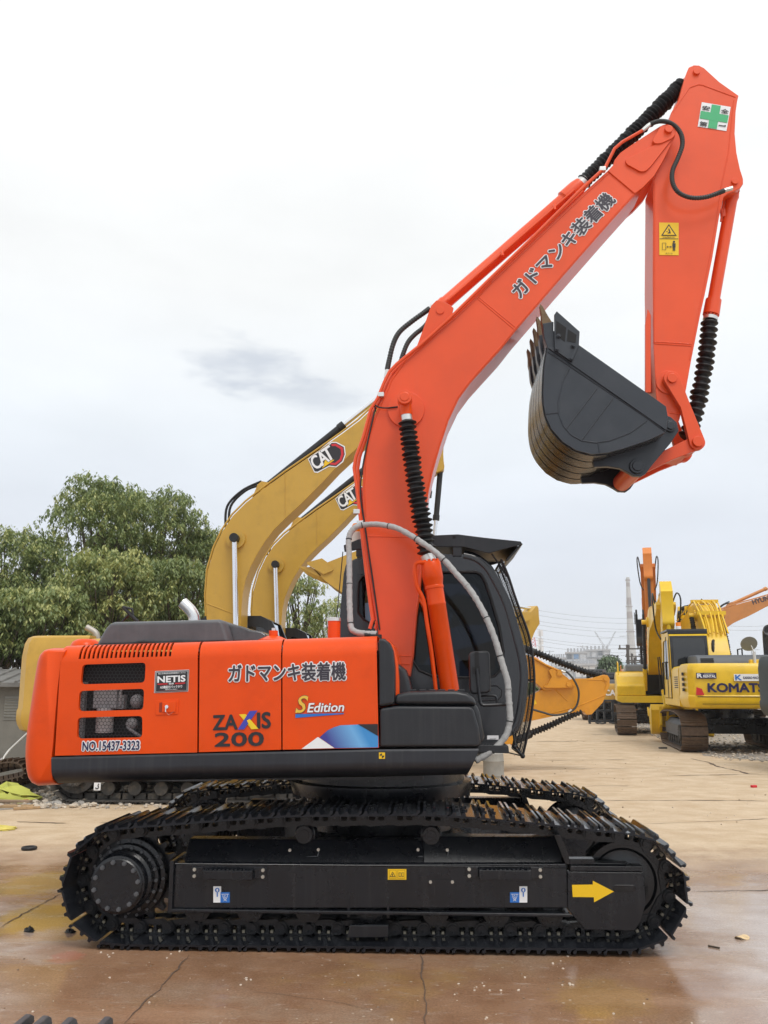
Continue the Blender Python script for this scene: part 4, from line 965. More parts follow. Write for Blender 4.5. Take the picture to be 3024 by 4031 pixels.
b = MB(); b.tube(PL([(2529, 514), (2550, 497), (2565, 486)], YN-.02), [.017, .021, .018], 10); b.tube(PL([(2850, 750), (2883, 741)], YN-.02), .019, 10); b.tube(PL([(1556, 1438+46), (1520, 1480)], YN+.08), .0, 3) if 0 else None
b.build('hose_fittings', M_SILVER, BM)
b = MB(); hs = smooth_path(PL([(2562, 488), (2590, 478), (2617, 478), (2640, 485), (2664, 502), (2683, 533), (2686, 574), (2668, 625), (2648, 672), (2648, 718), (2671, 757), (2720, 778), (2778, 776), (2830, 759), (2852, 750)], YN-.03), 6)
b.tube(hs, .0185, 12); o = b.build('black_hose', M_HOSE, BM)
rb = MB()
for i in range(1, len(hs)-1): rb.lathe(hs[i]-(hs[i+1]-hs[i-1]).normalized()*.006, hs[i+1], [(0, .0185), (.003, .0215), (.008, .0215), (.011, .0185)], 12)
rb.build('hose_ribs', M_HOSE, BM)
b = MB()
for pts, r_ in (([(1525, 1455), (1532, 1420), (1548, 1355), (1572, 1308), (1618, 1268), (1668, 1232), (1692, 1214)], .024), ([(1572, 1446), (1585, 1400), (1605, 1350), (1632, 1318), (1672, 1285), (1700, 1245)], .022)):
    hs = smooth_path(PL(pts, YN+.12), 6); b.tube(hs, r_*.85, 12)
    for i in range(1, len(hs)-1):
        b.lathe(hs[i]-(hs[i+1]-hs[i-1]).normalized()*.010, hs[i+1], [(0, r_*.85), (.005, r_), (.014, r_), (.019, r_*.85)], 12)
b.build('black_hose', M_HOSE, BM)
b = MB(); b.tube(PL([(1527, 1456), (1520, 1490)], YN+.12), .022, 10); b.tube(PL([(1690, 1216), (1703, 1205)], YN+.12), .022, 10); b.build('hose_fittings', M_SILVER, BM)
b = MB(); b.tube(smooth_path(PL([(1472, 1590), (1490, 1602), (1520, 1606), (1566, 1601)], YN-.02)), .006, 6); b.tube(smooth_path(PL([(1475, 1595), (1478, 1620), (1470, 1640), (1420, 1900), (1440, 2090), (1470, 2300), (1495, 2480)], YN+.0)), .007, 6); b.build('grease_line', M_RUBBER, BM)

# boom lettering
Yl = YN+.012-.003
A_ = P(2037, 1177, Yl); B_ = P(2436, 787, Yl)
b = MB(); write(b, 'ガドマンキ装着機', P(2052, 1178, Yl), P(2428, 792, Yl), .145, NY, [(0, .085, .001), (1, .024, .005)])
b.build('boom_lettering', [M_WHITE, M_TEXTGREY], BM, smooth=0)

# arm cylinder on top of the boom
Ym = 1.39
a_, c_ = P(1745, 1200, Ym), P(2285, 728, Ym)
b = MB(); L_ = (c_-a_).length; ax = (c_-a_).normalized()
b.lathe(a_-ax*.08, c_, [(0, .03), (.0, .062), (.10, .068), (.12, .060), (L_-.14, .060), (L_-.13, .078), (L_+.02, .078), (L_+.08, .07), (L_+.08, .03)], 28)
ac = b.build('arm_cylinder', M_ORANGE2, EX)
b = MB(); b.lathe(c_-ax*0, c_+ax, [(.0, .05), (.0, .064), (.06, .064), (.06, .03)], 24); b.build('bellows_clamp', M_SILVER, ac)
b = MB(); bellows_path(b, [c_+ax*.03, P(2400, 617, Ym), P(2560, 460, Ym), P(2690, 330, Ym)], (.072, .082), 34); b.build('rod_bellows', M_RUBBER, ac, smooth=25)
b = MB(); b.cyl(P(2670, 350, Ym), P(2743, 284, Ym), .04, n=16); b.build('rod_end', M_ORANGE2, ac)
b = MB()
for t_ in (.42, .80):
    p = a_+ax*(L_*t_); b.tube([p+Vector((0, -.10, -.07)), p+Vector((0, -.075, .0))], .012, 8)
b.tube([a_+ax*.06+Vector((0, -.075, -.03)), a_+ax*(L_-.1)+Vector((0, -.085, -.035))], .012, 8); b.build('feed_tube', M_ORANGE2, ac)

# ------------------------------------------------------------------ arm
YA, YA2 = 1.24, 1.55
arm_in = [(2705, 281), (2712, 265), (2732, 256), (2752, 257), (2773, 268), (2832, 322), (2908, 376), (2903, 398), (2897, 439), (2893, 525), (2900, 601), (2914, 666), (2926, 704), (2926, 724), (2915, 740), (2895, 750), (2866, 762), (2849, 775), (2832, 851), (2805, 1014), (2775, 1160), (2757, 1240), (2722, 1416), (2697, 1556), (2676, 1650), (2660, 1690), (2630, 1700), (2610, 1690), (2583, 1560), (2573, 1353), (2570, 1100), (2572, 797), (2572, 715), (2600, 640), (2642, 444), (2672, 392), (2691, 325)]
b = MB(); b.prism(PL(arm_in, YA), YA, YA2); ARM = b.build('arm', M_ORANGE2, EX, bevel=.005)
b = MB()
for ln in (((2715, 345), (2750, 333), (2765, 335), (2896, 383)), ((2715, 345), (2680, 395), (2650, 440)), ((2890, 395), (2884, 440), (2868, 600), (2838, 740)), ((2838, 740), (2824, 850), (2795, 1014), (2766, 1160), (2715, 1416)), ((2578, 1353), (2722, 1362)), ((2578, 1345), (2723, 1354)), ((2578, 720), (2577, 960), (2576, 1350)), ((2635, 1625), (2676, 1632))): strip_along(b, ln, YA, 0, .0055)
b.build('weld_seams', M_ORANGE2, ARM)
b = MB(); b.cyl((P(2742, 284, YA).x, YA-.02, P(2742, 284, YA).z), (P(2742, 284, YA).x, YA2+.02, P(2742, 284, YA).z), .032, n=20)
q = P(2892, 716, YA); b.cyl((q.x, YA-.02, q.z), (q.x, YA2+.02, q.z), .030, n=20); b.build('arm_pins', M_ORANGE2, ARM, bevel=.003)
b = MB()                                                     # wear rails on the bucket side of the arm
for x0, Yr in ((2541, 1.26), (2551, 1.40)):
    b.prism([(P(x, y, Yr).x, P(x, y, Yr).z) for x, y in ((x0+9, 1215), (x0+22, 1240), (x0+22, 1545), (x0, 1545), (x0, 1275))], Yr, Yr+.03)
b.build('wear_rails', M_ORANGE2, ARM, bevel=.003)
# arm stickers
Yk = YA-.004
b = MB(); c4 = [(2763, 402), (2877, 421), (2860, 516), (2747, 498)]
def bl2(u, v, lift=0):
    TL_, TR_, BR_, BL_ = [Vector(c) for c in c4]; p = (TL_*(1-u)+TR_*u)*(1-v)+(BL_*(1-u)+BR_*u)*v; return P(p.x, p.y, Yk-lift)
def r2(u0, v0, u1, v1, lift): return [bl2(u0, v1, lift), bl2(u1, v1, lift), bl2(u1, v0, lift), bl2(u0, v0, lift)]
sheet(b, 0, r2(0, 0, 1, 1, 0)); sheet(b, 1, r2(.35, .02, .66, .98, .003)); sheet(b, 1, r2(.02, .35, .98, .66, .0035))
for ch, u, v in (('安', .05, .30), ('全', .70, .30), ('第', .05, .95)): write(b, ch, bl2(u, v, .005), bl2(u+.26, v, .005), .045, NY, [(2, .03, 0)])
sheet(b, 2, r2(.70, .79, .95, .83, .005)); sheet(b, 2, r2(.90, .76, .95, .80, .0052))
b.build('safety_sticker', [M_WHITE, M_GREEN, M_INK], ARM, smooth=0)
b = MB(); c4 = [(2595, 876), (2672, 877), (2672, 1005), (2596, 1004)]
sheet(b, 0, r2(0, 0, 1, 1, 0)); sheet(b, 1, r2(.02, .485, .98, .50, .003))
def tr2(cu, cv, ru, rv, lift): return [bl2(cu-ru, cv+rv, lift), bl2(cu+ru, cv+rv, lift), bl2(cu, cv-rv, lift)]
sheet(b, 1, tr2(.5, .22, .40, .18, .003)); sheet(b, 0, tr2(.5, .235, .31, .14, .005)); sheet(b, 1, [bl2(.42, .33, .007), bl2(.60, .33, .007), bl2(.56, .24, .007), bl2(.50, .16, .007), bl2(.47, .22, .007), bl2(.52, .27, .007)])
sheet(b, 1, [bl2(.34, .28, .007), bl2(.44, .29, .007), bl2(.43, .26, .007)])
write(b, 'はね飛ばされ', bl2(.18, .465, .005), bl2(.82, .465, .005), .012, NY, [(1, .01, 0)])
write(b, '近づくな', bl2(.33, .96, .005), bl2(.68, .96, .005), .012, NY, [(1, .01, 0)])
for a in ((.15, .62, .17, .84), (.33, .62, .35, .84), (.15, .62, .35, .63), (.15, .83, .35, .84), (.40, .735, .62, .75), (.68, .63, .84, .76), (.70, .72, .75, .86), (.77, .72, .82, .86)): sheet(b, 1, r2(*a, .005))
sheet(b, 1, [bl2(.37, .742, .006), bl2(.45, .77, .006), bl2(.45, .71, .006)]); sheet(b, 1, [bl2(.65, .742, .006), bl2(.57, .77, .006), bl2(.57, .71, .006)])
sheet(b, 1, [bl2(.76+.06*math.cos(k*math.pi/4), .585+.035*math.sin(k*math.pi/4), .006) for k in range(8)])
b.build('warning_sticker', [M_YEL, M_INK], ARM, smooth=0)

# bucket cylinder on the outer side of the arm
a_, c_ = P(2892, 716, Ym), P(2799, 1240, Ym)
b = MB(); L_ = (c_-a_).length; ax = (c_-a_).normalized()
b.lathe(a_, c_, [(0, .035), (0, .05), (.09, .056), (.16, .062), (.17, .058), (.2, .053), (L_-.15, .054), (L_-.145, .069), (L_-.02, .072), (L_, .072), (L_, .03)], 28)
bc = b.build('bucket_cylinder', M_ORANGE2, EX)
b = MB(); b.box(a_+ax*.10+Vector((-.0, -.05, .0)), (.07, .06, .09)); b.tube([a_+ax*.2+Vector((-.07, -.03, 0)), a_+ax*.42+Vector((-.065, -.03, 0))], .012, 8); b.box(a_+ax*.33+Vector((-.06, -.02, 0)), (.04, .04, .08)); b.build('cylinder_port', M_ORANGE2, bc, bevel=.006)
b = MB()
for k in range(12):
    a0 = 2*math.pi*k/12; u = ax.orthogonal().normalized(); v = ax.cross(u); p = c_+(u*math.cos(a0)+v*math.sin(a0))*.055; b.cyl(p, p+ax*.016, .010, n=6)
b.build('gland_bolts', M_ORANGE2, bc)
b = MB(); b.lathe(c_+ax*.02, c_+ax, [(0, .05), (0, .064), (.03, .064), (.03, .04)], 20); b.build('bellows_clamp', M_SILVER, bc)
b = MB(); bellows_path(b, [c_+ax*.05, P(2779, 1404, Ym), P(2752, 1560, Ym), P(2727, 1660, Ym), P(2698, 1728, Ym)], (.074, .080), 19); b.build('rod_bellows', M_RUBBER, bc, smooth=25)
b = MB(); b.cyl(P(2710, 1700, Ym), P(2744, 1748, Ym), .045); b.build('rod_end', M_ORANGE2, bc)

# linkage
def link_plate(mb, p, r0, q_, r1, wmid, Y0, Y1, bend=0):
    p, q_ = Vector((p.x, p.z)), Vector((q_.x, q_.z)); d = (q_-p).normalized(); n = Vector((-d.y, d.x)); L = (q_-p).length; pts = []
    a0 = math.atan2(d.y, d.x)
    for k in range(13): a = a0+math.pi/2+math.pi*k/12; pts.append((p.x+r0*math.cos(a), p.y+r0*math.sin(a)))
    m = p+d*L*.45; pts.append(tuple(m-n*wmid+n*bend))
    for k in range(13): a = a0-math.pi/2+math.pi*k/12; pts.append((q_.x+r1*math.cos(a), q_.y+r1*math.sin(a)))
    pts.append(tuple(m+n*wmid+n*bend)); mb.prism(pts, Y0, Y1)
pin1, pin2, pin3, pin0 = P(2644, 1492, YA-.06), P(2744, 1742, YA-.06), P(2507, 1837, 1.1), P(2637, 1679, 1.2)
b = MB()
for Y0 in (YA-.075, YA2+.02): link_plate(b, pin1, .068, pin2, .066, .044, Y0, Y0+.055, bend=.02)
b.cyl((pin1.x, YA-.095, pin1.z), (pin1.x, YA2+.095, pin1.z), .042, n=24); b.cyl((pin2.x, YA-.105, pin2.z), (pin2.x, YA2+.105, pin2.z), .046, n=24)
b.build('side_link', M_ORANGE2, EX, bevel=.005)
b = MB(); b.cyl((pin1.x-.015, YA-.012, pin1.z-.01), (pin1.x-.015, YA, pin1.z-.01), .105, n=32); b.build('pin_boss', M_ORANGE2, ARM, bevel=.003)
b = MB()
for Y0 in (1.19, 1.55): link_plate(b, P(2744, 1742, 1.2), .062, P(2507, 1837, 1.06), .062, .050, Y0, Y0+.05)
qa, qb = P(2720, 1758, 1.3), P(2530, 1830, 1.3); b.box((qa+qb)/2+Vector((0, .09, 0)), (.30, .34, .05), Matrix.Rotation(math.atan2(-(qb.z-qa.z), (qb.x-qa.x)), 3, 'Y') if 0 else None)
qq = P(2507, 1837, 1.06); b.cyl((qq.x, 1.115, qq.z), (qq.x, 1.655, qq.z), .078, n=28)
b.build('bucket_link', M_ORANGE2, EX, bevel=.005)

# ------------------------------------------------------------------ bucket
BN, BFar = .84, 1.94
bk = [(2160, 1350), (2175, 1300), (2273, 1356), (2621, 1600), (2628, 1641), (2621, 1701), (2551, 1733), (2456, 1765), (2393, 1782), (2330, 1788), (2267, 1771), (2216, 1739), (2172, 1689), (2150, 1640), (2141, 1590), (2139, 1543), (2143, 1448), (2153, 1385)]
b = MB(); side_o = PL(bk, BN)
b.prism(side_o, BN, BN+.03); b.prism(side_o, BFar-.03, BFar); BKB = b
shell_px = [(2175, 1300), (2160, 1350), (2153, 1385), (2143, 1448), (2139, 1543), (2141, 1590), (2150, 1640), (2172, 1689), (2216, 1739), (2267, 1771), (2330, 1788), (2393, 1782), (2456, 1765), (2551, 1733), (2621, 1701), (2628, 1641)]
sp_ = [Vector((p.x, p.y, p.z)) for p in smooth_path(PL(shell_px, BN+.03), 3)]
b = BKB; b.mat(1); cen_ = P(2380, 1560, BN+.03)
inn = [p+(cen_-p).normalized()*.03 for p in sp_]
nn = len(sp_)
def band_strip(mb, idx, y0, y1, out):
    o_ = [sp_[i]-(cen_-sp_[i]).normalized()*out for i in idx]; i_ = [inn[i] for i in idx]; m = len(idx)
    vs = [Vector((p.x, y0, p.z)) for p in o_]+[Vector((p.x, y1, p.z)) for p in o_]+[Vector((p.x, y0, p.z)) for p in i_]+[Vector((p.x, y1, p.z)) for p in i_]; fs = []
    for k in range(m-1): fs += [(k, k+1, m+k+1, m+k), (2*m+k, 3*m+k, 3*m+k+1, 2*m+k+1), (k, 2*m+k, 2*m+k+1, k+1), (m+k, m+k+1, 3*m+k+1, 3*m+k)]
    fs += [(0, m, 3*m, 2*m), (m-1, 3*m-1, 4*m-1, 2*m-1)]
    mb.add(vs, fs)
band_strip(b, range(nn), BN+.03, BFar-.03, 0)
BK = b.build('bucket', [M_BUCKET, M_SHELL], EX, smooth=40)
b = MB()
half = [i for i in range(nn) if i < nn*.72]
for k in range(5):
    y0 = BN+.035+k*.212; band_strip(b, half, y0, y0+.185, .014)
b.build('wear_strips', M_SHELL, BK, smooth=40)
# side plate detail: reinforcement border + ribs
b = MB()
for ln in (((2156, 1385), (2240, 1440), (2400, 1547), (2540, 1640), (2621, 1700)), ((2241, 1452), (2215, 1505), (2198, 1580), (2200, 1630), (2217, 1675), (2248, 1712), (2290, 1735), (2345, 1743), (2400, 1735), (2480, 1705), (2545, 1658)), ((2350, 1530), (2228, 1690)), ((2412, 1570), (2290, 1733)), ((2152, 1630), (2198, 1624)), ((2355, 1745), (2361, 1780))): strip_along(b, ln, BN, 0, .0065)
b.build('weld_seams', M_BUCKET, BK)
b = MB(); b.prism(PL([(2158, 1372), (2276, 1358), (2621, 1601), (2628, 1641), (2621, 1695)], BN), BN-.012, BN); b.build('side_edge_plate', M_BUCKET, BK, bevel=.003)
cut = [(2180, 1245), (2190, 1231), (2280, 1311), (2277, 1363), (2252, 1426), (2240, 1424), (2182, 1384)]
for Y0 in (BFar+.002, BN-.034): b = MB(); b.prism(PL(cut, BN), Y0, Y0+.022); SC = b.build('side_cutter', M_BUCKET, BK, bevel=.004)
b = MB()
for x, y in ((2198, 1324), (2192, 1376), (2256, 1363), (2248, 1414)): q = P(x, y, BN-.034); b.cyl((q.x, BN-.034, q.z), (q.x, BN-.052, q.z), .019, n=6); b.cyl((q.x, BN-.05, q.z), (q.x, BN-.066, q.z), .011, n=10)
b.build('cutter_bolts', M_BUCKET, BK)
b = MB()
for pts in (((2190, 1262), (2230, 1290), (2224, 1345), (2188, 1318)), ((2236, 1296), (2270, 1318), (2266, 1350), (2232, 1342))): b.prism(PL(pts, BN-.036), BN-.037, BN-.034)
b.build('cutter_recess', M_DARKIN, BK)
# teeth
tb = MB(); th = MB()
tooth = [(2130, 1189), (2139, 1200), (2158, 1240), (2172, 1262), (2178, 1272), (2172, 1300), (2140, 1290), (2133, 1262), (2132, 1230), (2126, 1200)]
adap = [(2137, 1272), (2180, 1264), (2180, 1300), (2170, 1366), (2156, 1372), (2143, 1330)]
t_ = PL(tooth, BN); d_ = PL(adap, BN)
tip = t_[0]
for k in range(5):
    y = BN+.01+k*.255
    b1 = MB(); vs0 = []
    n_ = len(t_); w0 = .075
    # taper in y towards the tip
    ring0 = [Vector((p.x, y+ (w0*.5-(w0*.5)*min(1, .35+(tip.z-p.z)/.2)), p.z)) for p in t_]; ring1 = [Vector((p.x, y+(w0*.5+(w0*.5)*min(1, .35+(tip.z-p.z)/.2)), p.z)) for p in t_]
    b1.add(ring0+ring1, [tuple(range(n_)), tuple(range(2*n_-1, n_-1, -1))]+[(i, i+n_, (i+1) % n_+n_, (i+1) % n_) for i in range(n_)])
    o = b1.build('bucket_tooth', M_TOOTH, BK, bevel=.004)
    b2 = MB(); b2.prism(d_, y-.008, y+.088); b2.build('tooth_adapter', M_BUCKET, BK, bevel=.008)
lip = PL([(2150, 1300), (2178, 1290), (2182, 1345), (2158, 1380)], BN); b = MB(); b.prism(lip, BN+.03, BFar-.03); b.build('bucket_lip', M_SHELL, BK, bevel=.004)
# ears carrying the pins
ear = [(2600, 1628), (2640, 1640), (2665, 1662), (2673, 1695), (2640, 1745), (2600, 1792), (2562, 1838), (2545, 1862), (2526, 1875), (2494, 1873), (2470, 1858), (2440, 1843), (2393, 1836), (2340, 1838), (2330, 1800), (2400, 1780), (2560, 1725)]
b = MB()
for Y0 in (1.06, 1.66): b.prism(PL(ear, 1.06), Y0, Y0+.05)
for (x, y), r_ in (((2507, 1837), .062), ((2637, 1679), .05)):
    q = P(x, y, 1.06); b.cyl((q.x, 1.035, q.z), (q.x, 1.06, q.z), r_, n=24); b.cyl((q.x, 1.02, q.z), (q.x, 1.76, q.z), r_*.68, n=24)
b.build('bucket_ears', M_BUCKET, BK, bevel=.005)

# ------------------------------------------------------------------ cab
CN, CF = 1.78, 2.74
cab_o = [(1331, 2500), (1340, 2400), (1353, 2260), (1362, 2222), (1388, 2206), (1450, 2196), (1600, 2186), (1733, 2181), (1847, 2183), (1890, 2194), (1934, 2227), (1971, 2286), (2009, 2362), (2037, 2449), (2058, 2525), (2075, 2601), (2080, 2671), (2071, 2763), (2057, 2835), (2040, 2870), (2020, 2893), (1960, 2925), (1331, 2930)]
win = [(1624, 2254), (1700, 2252), (1874, 2251), (1895, 2262), (1912, 2292), (1934, 2357), (1966, 2465), (1982, 2563), (1978, 2628), (1950, 2661), (1900, 2668), (1790, 2667), (1700, 2661), (1650, 2640), (1624, 2600)]
rwin = [(1412, 2290), (1425, 2268), (1446, 2262), (1500, 2262), (1500, 2455), (1460, 2455), (1432, 2438), (1410, 2412), (1408, 2350)]
b = MB()
co = [(p.x, p.z) for p in PL(cab_o, CN)]; wo = [(p.x, p.z) for p in PL(win, CN)]; ro = [(p.x, p.z) for p in PL(rwin, CN)]
b.holed(co, [list(reversed(wo)), list(reversed(ro))], CN, .05); b.holed(co, [list(reversed(wo)), list(reversed(ro))], CF, -.05)
n_ = len(co)
# rim: roof, rear, floor and front posts (the windscreen opening stays open between them)
for i in range(n_):
    j = (i+1) % n_; a, c = co[i], co[j]
    if 10 <= i <= 17:
        for y0, y1 in ((CN, CN+.10), (CF-.10, CF)): b.add([(a[0], y0, a[1]), (c[0], y0, c[1]), (c[0], y1, c[1]), (a[0], y1, a[1])], [(0, 1, 2, 3)])
    else: b.add([(a[0], CN, a[1]), (c[0], CN, c[1]), (c[0], CF, c[1]), (a[0], CF, a[1])], [(0, 1, 2, 3)])
cab = b.build('cab', M_CAB, EX, smooth=0, fixn=False)
bm = bmesh.new(); bm.from_mesh(cab.data); bmesh.ops.remove_doubles(bm, verts=bm.verts, dist=.0005); bmesh.ops.recalc_face_normals(bm, faces=bm.faces); bm.to_mesh(cab.data); bm.free(); cab.data.shade_smooth(); cab.data.set_sharp_from_angle(angle=R(35)); bv = cab.modifiers.new('bevel', 'BEVEL'); bv.width = .035; bv.segments = 4; bv.limit_method = 'ANGLE'; bv.angle_limit = R(60); bv.harden_normals = True
def glass(name, pts, y, inset=0):
    m = MB(); m.add([(p[0], y, p[1]) for p in pts], [tuple(range(len(pts)))]); return m.build(name, M_CABGLASS, cab, smooth=0)
M_CABGLASS = bpy.data.materials.new('tinted_cab_glass'); M_CABGLASS.use_nodes = True
def _():
    nt = M_CABGLASS.node_tree; N = nt.nodes.new; L = nt.links.new; nt.nodes.remove(nt.nodes['Principled BSDF']); out = nt.nodes['Material Output']
    t = N('ShaderNodeBsdfTransparent'); t.inputs[0].default_value = (.09, .10, .125, 1); g = N('ShaderNodeBsdfGlossy'); g.inputs['Roughness'].default_value = .03; g.inputs[0].default_value = (.8, .85, .9, 1)
    fr = N('ShaderNodeFresnel'); fr.inputs[0].default_value = 1.36; m = N('ShaderNodeMixShader'); L(fr.outputs[0], m.inputs[0]); L(t.outputs[0], m.inputs[1]); L(g.outputs[0], m.inputs[2]); L(m.outputs[0], out.inputs[0])
_()
glass('side_window', wo, CN+.03); glass('rear_side_window', ro, CN+.03); glass('side_window', wo, CF-.03)
m = MB(); fr_ = [co[i] for i in range(10, 19)]
m.loft([[Vector((x-.01, CN+.09, z)) for x, z in fr_], [Vector((x-.01, CF-.09, z)) for x, z in fr_]], cap=False, closed=False); m.build('windscreen', M_CABGLASS, cab)
# rounded front pillars
for yy in (CN+.052, CF-.052):
    pp = [Vector((x-.050, yy, z-.012)) for x, z in co[8:20]]; m = MB(); m.tube(smooth_path(pp, 4), .058, 16); m.build('front_pillar', M_CAB, cab, smooth=60)
# window rubber, grab marks and panel relief on the cab side
b = MB(); b.tube([Vector((x, CN-.002, z)) for x, z in wo+[wo[0]]], .012, 6); b.tube([Vector((x, CN-.002, z)) for x, z in ro+[ro[0]]], .012, 6); b.build('window_seal', M_RUBBER, cab)
b = MB(); pr = PL([(1880, 2700), (1955, 2700), (1975, 2715), (1975, 2740), (1960, 2755), (1880, 2760)], CN); b.tube([p for p in pr], .006, 6); b.tube(PL([(1890, 2705+70), (1960, 2705+70), (1985, 2765)], CN), .005, 6); b.build('panel_relief', M_BLACK, cab)
b = MB(); sheet(b, 0, [P(x, y, CN-.004) for x, y in ((1918, 2922), (1963, 2922), (1963, 2895), (1918, 2895))])
for k in range(2): sheet(b, 1, [P(x, y, CN-.007) for x, y in ((1928, 2909+k*6), (1954, 2909+k*6), (1954, 2907+k*6), (1928, 2907+k*6))])
b.build('cab_sticker', [M_WHITE, flat('grey_print', (.3, .3, .3))], cab, smooth=0)
# seat and console inside
b = MB(); b.box((-.15, 2.28, 1.72), (.5, .5, .16)); b.box((-.42, 2.28, 2.05), (.16, .48, .72)); b.box((-.44, 2.28, 2.48), (.1, .26, .18)); b.build('seat', mat('seat_fabric', (.03, .03, .035), .9), cab, bevel=.04, seg=3)
b = MB(); b.box((-.1, 1.98, 1.75), (.6, .16, .3)); b.box((-.1, 2.58, 1.75), (.6, .16, .3)); b.box((.38, 2.2, 1.4), (.2, .8, .2)); b.cyl((.1, 1.98, 1.9), (.13, 1.98, 2.1), .02); b.cyl((.1, 2.58, 1.9), (.13, 2.58, 2.1), .02); b.build('console', M_BLACK, cab, bevel=.02)
b = MB(); b.tube(PL([(1735, 2340), (1800, 2420), (1850, 2500), (1880, 2590), (1890, 2700)], CN+.35), .015, 8); b.build('wiper_arm', M_RUBBER, cab)
# roof guard
b = MB(); rg = [(1705, 2145), (1711, 2108), (1803, 2103), (1906, 2116), (2050, 2131), (2057, 2140), (2056, 2148), (2015, 2206), (1938, 2212), (1935, 2205), (1920, 2175), (1825, 2152)]
left = [(1353, 2142), (1413, 2119), (1450, 2118), (1705, 2108), (1705, 2145), (1500, 2172), (1430, 2165), (1386, 2200), (1362, 2175)]
for Y0 in (CN-.03, CF-.02): b.prism(PL([(1353, 2146), (1413, 2122), (1711, 2107), (1803, 2103), (1906, 2116), (2050, 2131), (2057, 2142), (1925, 2178), (1826, 2153), (1705, 2152), (1430, 2160), (1356, 2172)], CN-.03), Y0, Y0+.03)
tp = PL([(1415, 2121), (1803, 2103)], CN-.03)
b.box(((tp[0].x+tp[1].x)/2, (CN+CF)/2, tp[0].z-.05), (tp[1].x-tp[0].x, CF-CN-.02, .02))
f0, f1 = P(2050, 2138, CN-.03), P(1990, 2205, CN-.03)
b.loft([[Vector((f0.x, CN, f0.z)), Vector((f0.x, CF, f0.z)), Vector((f1.x, CF, f1.z)), Vector((f1.x, CN, f1.z))], [Vector((f0.x+.025, CN, f0.z)), Vector((f0.x+.025, CF, f0.z)), Vector((f1.x+.025, CF, f1.z)), Vector((f1.x+.025, CN, f1.z))]])
q0, q1, q2 = P(1705, 2128, CN-.03), P(1920, 2150, CN-.03), P(2040, 2142, CN-.03)
b.loft([[Vector((q0.x, CN, q0.z)), Vector((q0.x, CF, q0.z)), Vector((q0.x, CF, q0.z-.02)), Vector((q0.x, CN, q0.z-.02))], [Vector((q1.x, CN, q1.z)), Vector((q1.x, CF, q1.z)), Vector((q1.x, CF, q1.z-.02)), Vector((q1.x, CN, q1.z-.02))], [Vector((q2.x, CN, q2.z)), Vector((q2.x, CF, q2.z)), Vector((q2.x, CF, q2.z-.02)), Vector((q2.x, CN, q2.z-.02))]])
RG = b.build('roof_guard', M_BLACK, EX, bevel=.005)
b = MB()
for xp in (1800, 1420): q = P(xp, 2172, CN); b.box((q.x, CN+.05, q.z), (.08, .14, .085))
for xp in (1800, 1420): q = P(xp, 2172, CN); b.box((q.x, CF-.05, q.z), (.08, .14, .085))
b.tube(PL([(1936, 2180), (1975, 2235), (1996, 2270)], CN+.02), .009, 6); b.build('guard_bracket', M_BLACK, RG, bevel=.01)
b = MB(); q = P(1803+(-15), 2114, CN-.034); b.cyl((q.x, CN-.035, q.z), (q.x, CN-.03, q.z), .015); b.build('guard_hole', M_DARKIN, RG)
# front guard: bent bars and wire mesh standing off the windscreen
gp = [(1974, 2204), (2001, 2267), (2026, 2343), (2053, 2419), (2080, 2494), (2096, 2576), (2104, 2676), (2098, 2770), (2080, 2878), (2058, 2976)]
gw = smooth_path(PL(gp, CN-.02), 4)
b = MB()
for dy in (0, .33, .66, .98): b.tube([p+Vector((0, dy, 0)) for p in gw], .011 if dy in (0, .98) else .007, 8)
for i in (0, 12, 24, 36): b.tube([gw[i], gw[i]+Vector((0, .98, 0))], .009, 8)
b.tube([gw[-1], P(2030, 2945, CN), P(2020, 2880, CN)], .010, 8); b.tube([gw[-1], P(1990, 2960, CN)], .006, 6); b.tube([gw[-1]+Vector((0, -.01, 0)), P(2025, 2917, CN+.3)], .008, 6)
b.sphere(P(2027, 2940, CN), .02, 10); b.sphere(gw[-1], .022, 10)
FG = b.build('front_guard', M_RUBBER, EX)
b = MB(); cabf = PL([(1950, 2235), (1985, 2310), (2012, 2365), (2040, 2449), (2062, 2525), (2078, 2601), (2083, 2671), (2074, 2763), (2060, 2835), (2025, 2890)], CN-.0)
cabs = smooth_path(cabf, 8); gws = smooth_path(PL(gp, CN-.02), 8)
for i in range(1, 70):
    t = i/70; a = gws[int(t*(len(gws)-1))]; k = min(len(cabs)-1, int(t*(len(cabs)-1))); c = cabs[k]; b.tube([a, c+(a-c)*.15], .0020, 4, cap=False)
for f in (.35, .6, .82): b.tube([cabs[min(len(cabs)-1, int(i/len(gws)*len(cabs)))]*(1-f)+gws[i]*f for i in range(0, len(gws), 3)], .0028, 4, cap=False)
for i in range(0, len(gws), 1): b.tube([gws[i], gws[i]+Vector((0, .98, 0))], .0016, 4, cap=False)
for dy in np.linspace(.05, .93, 20): b.tube([p+Vector((0, dy, 0)) for p in gws[::4]], .0018, 4, cap=False)
b.build('guard_mesh', M_RUBBER, FG, smooth=0)
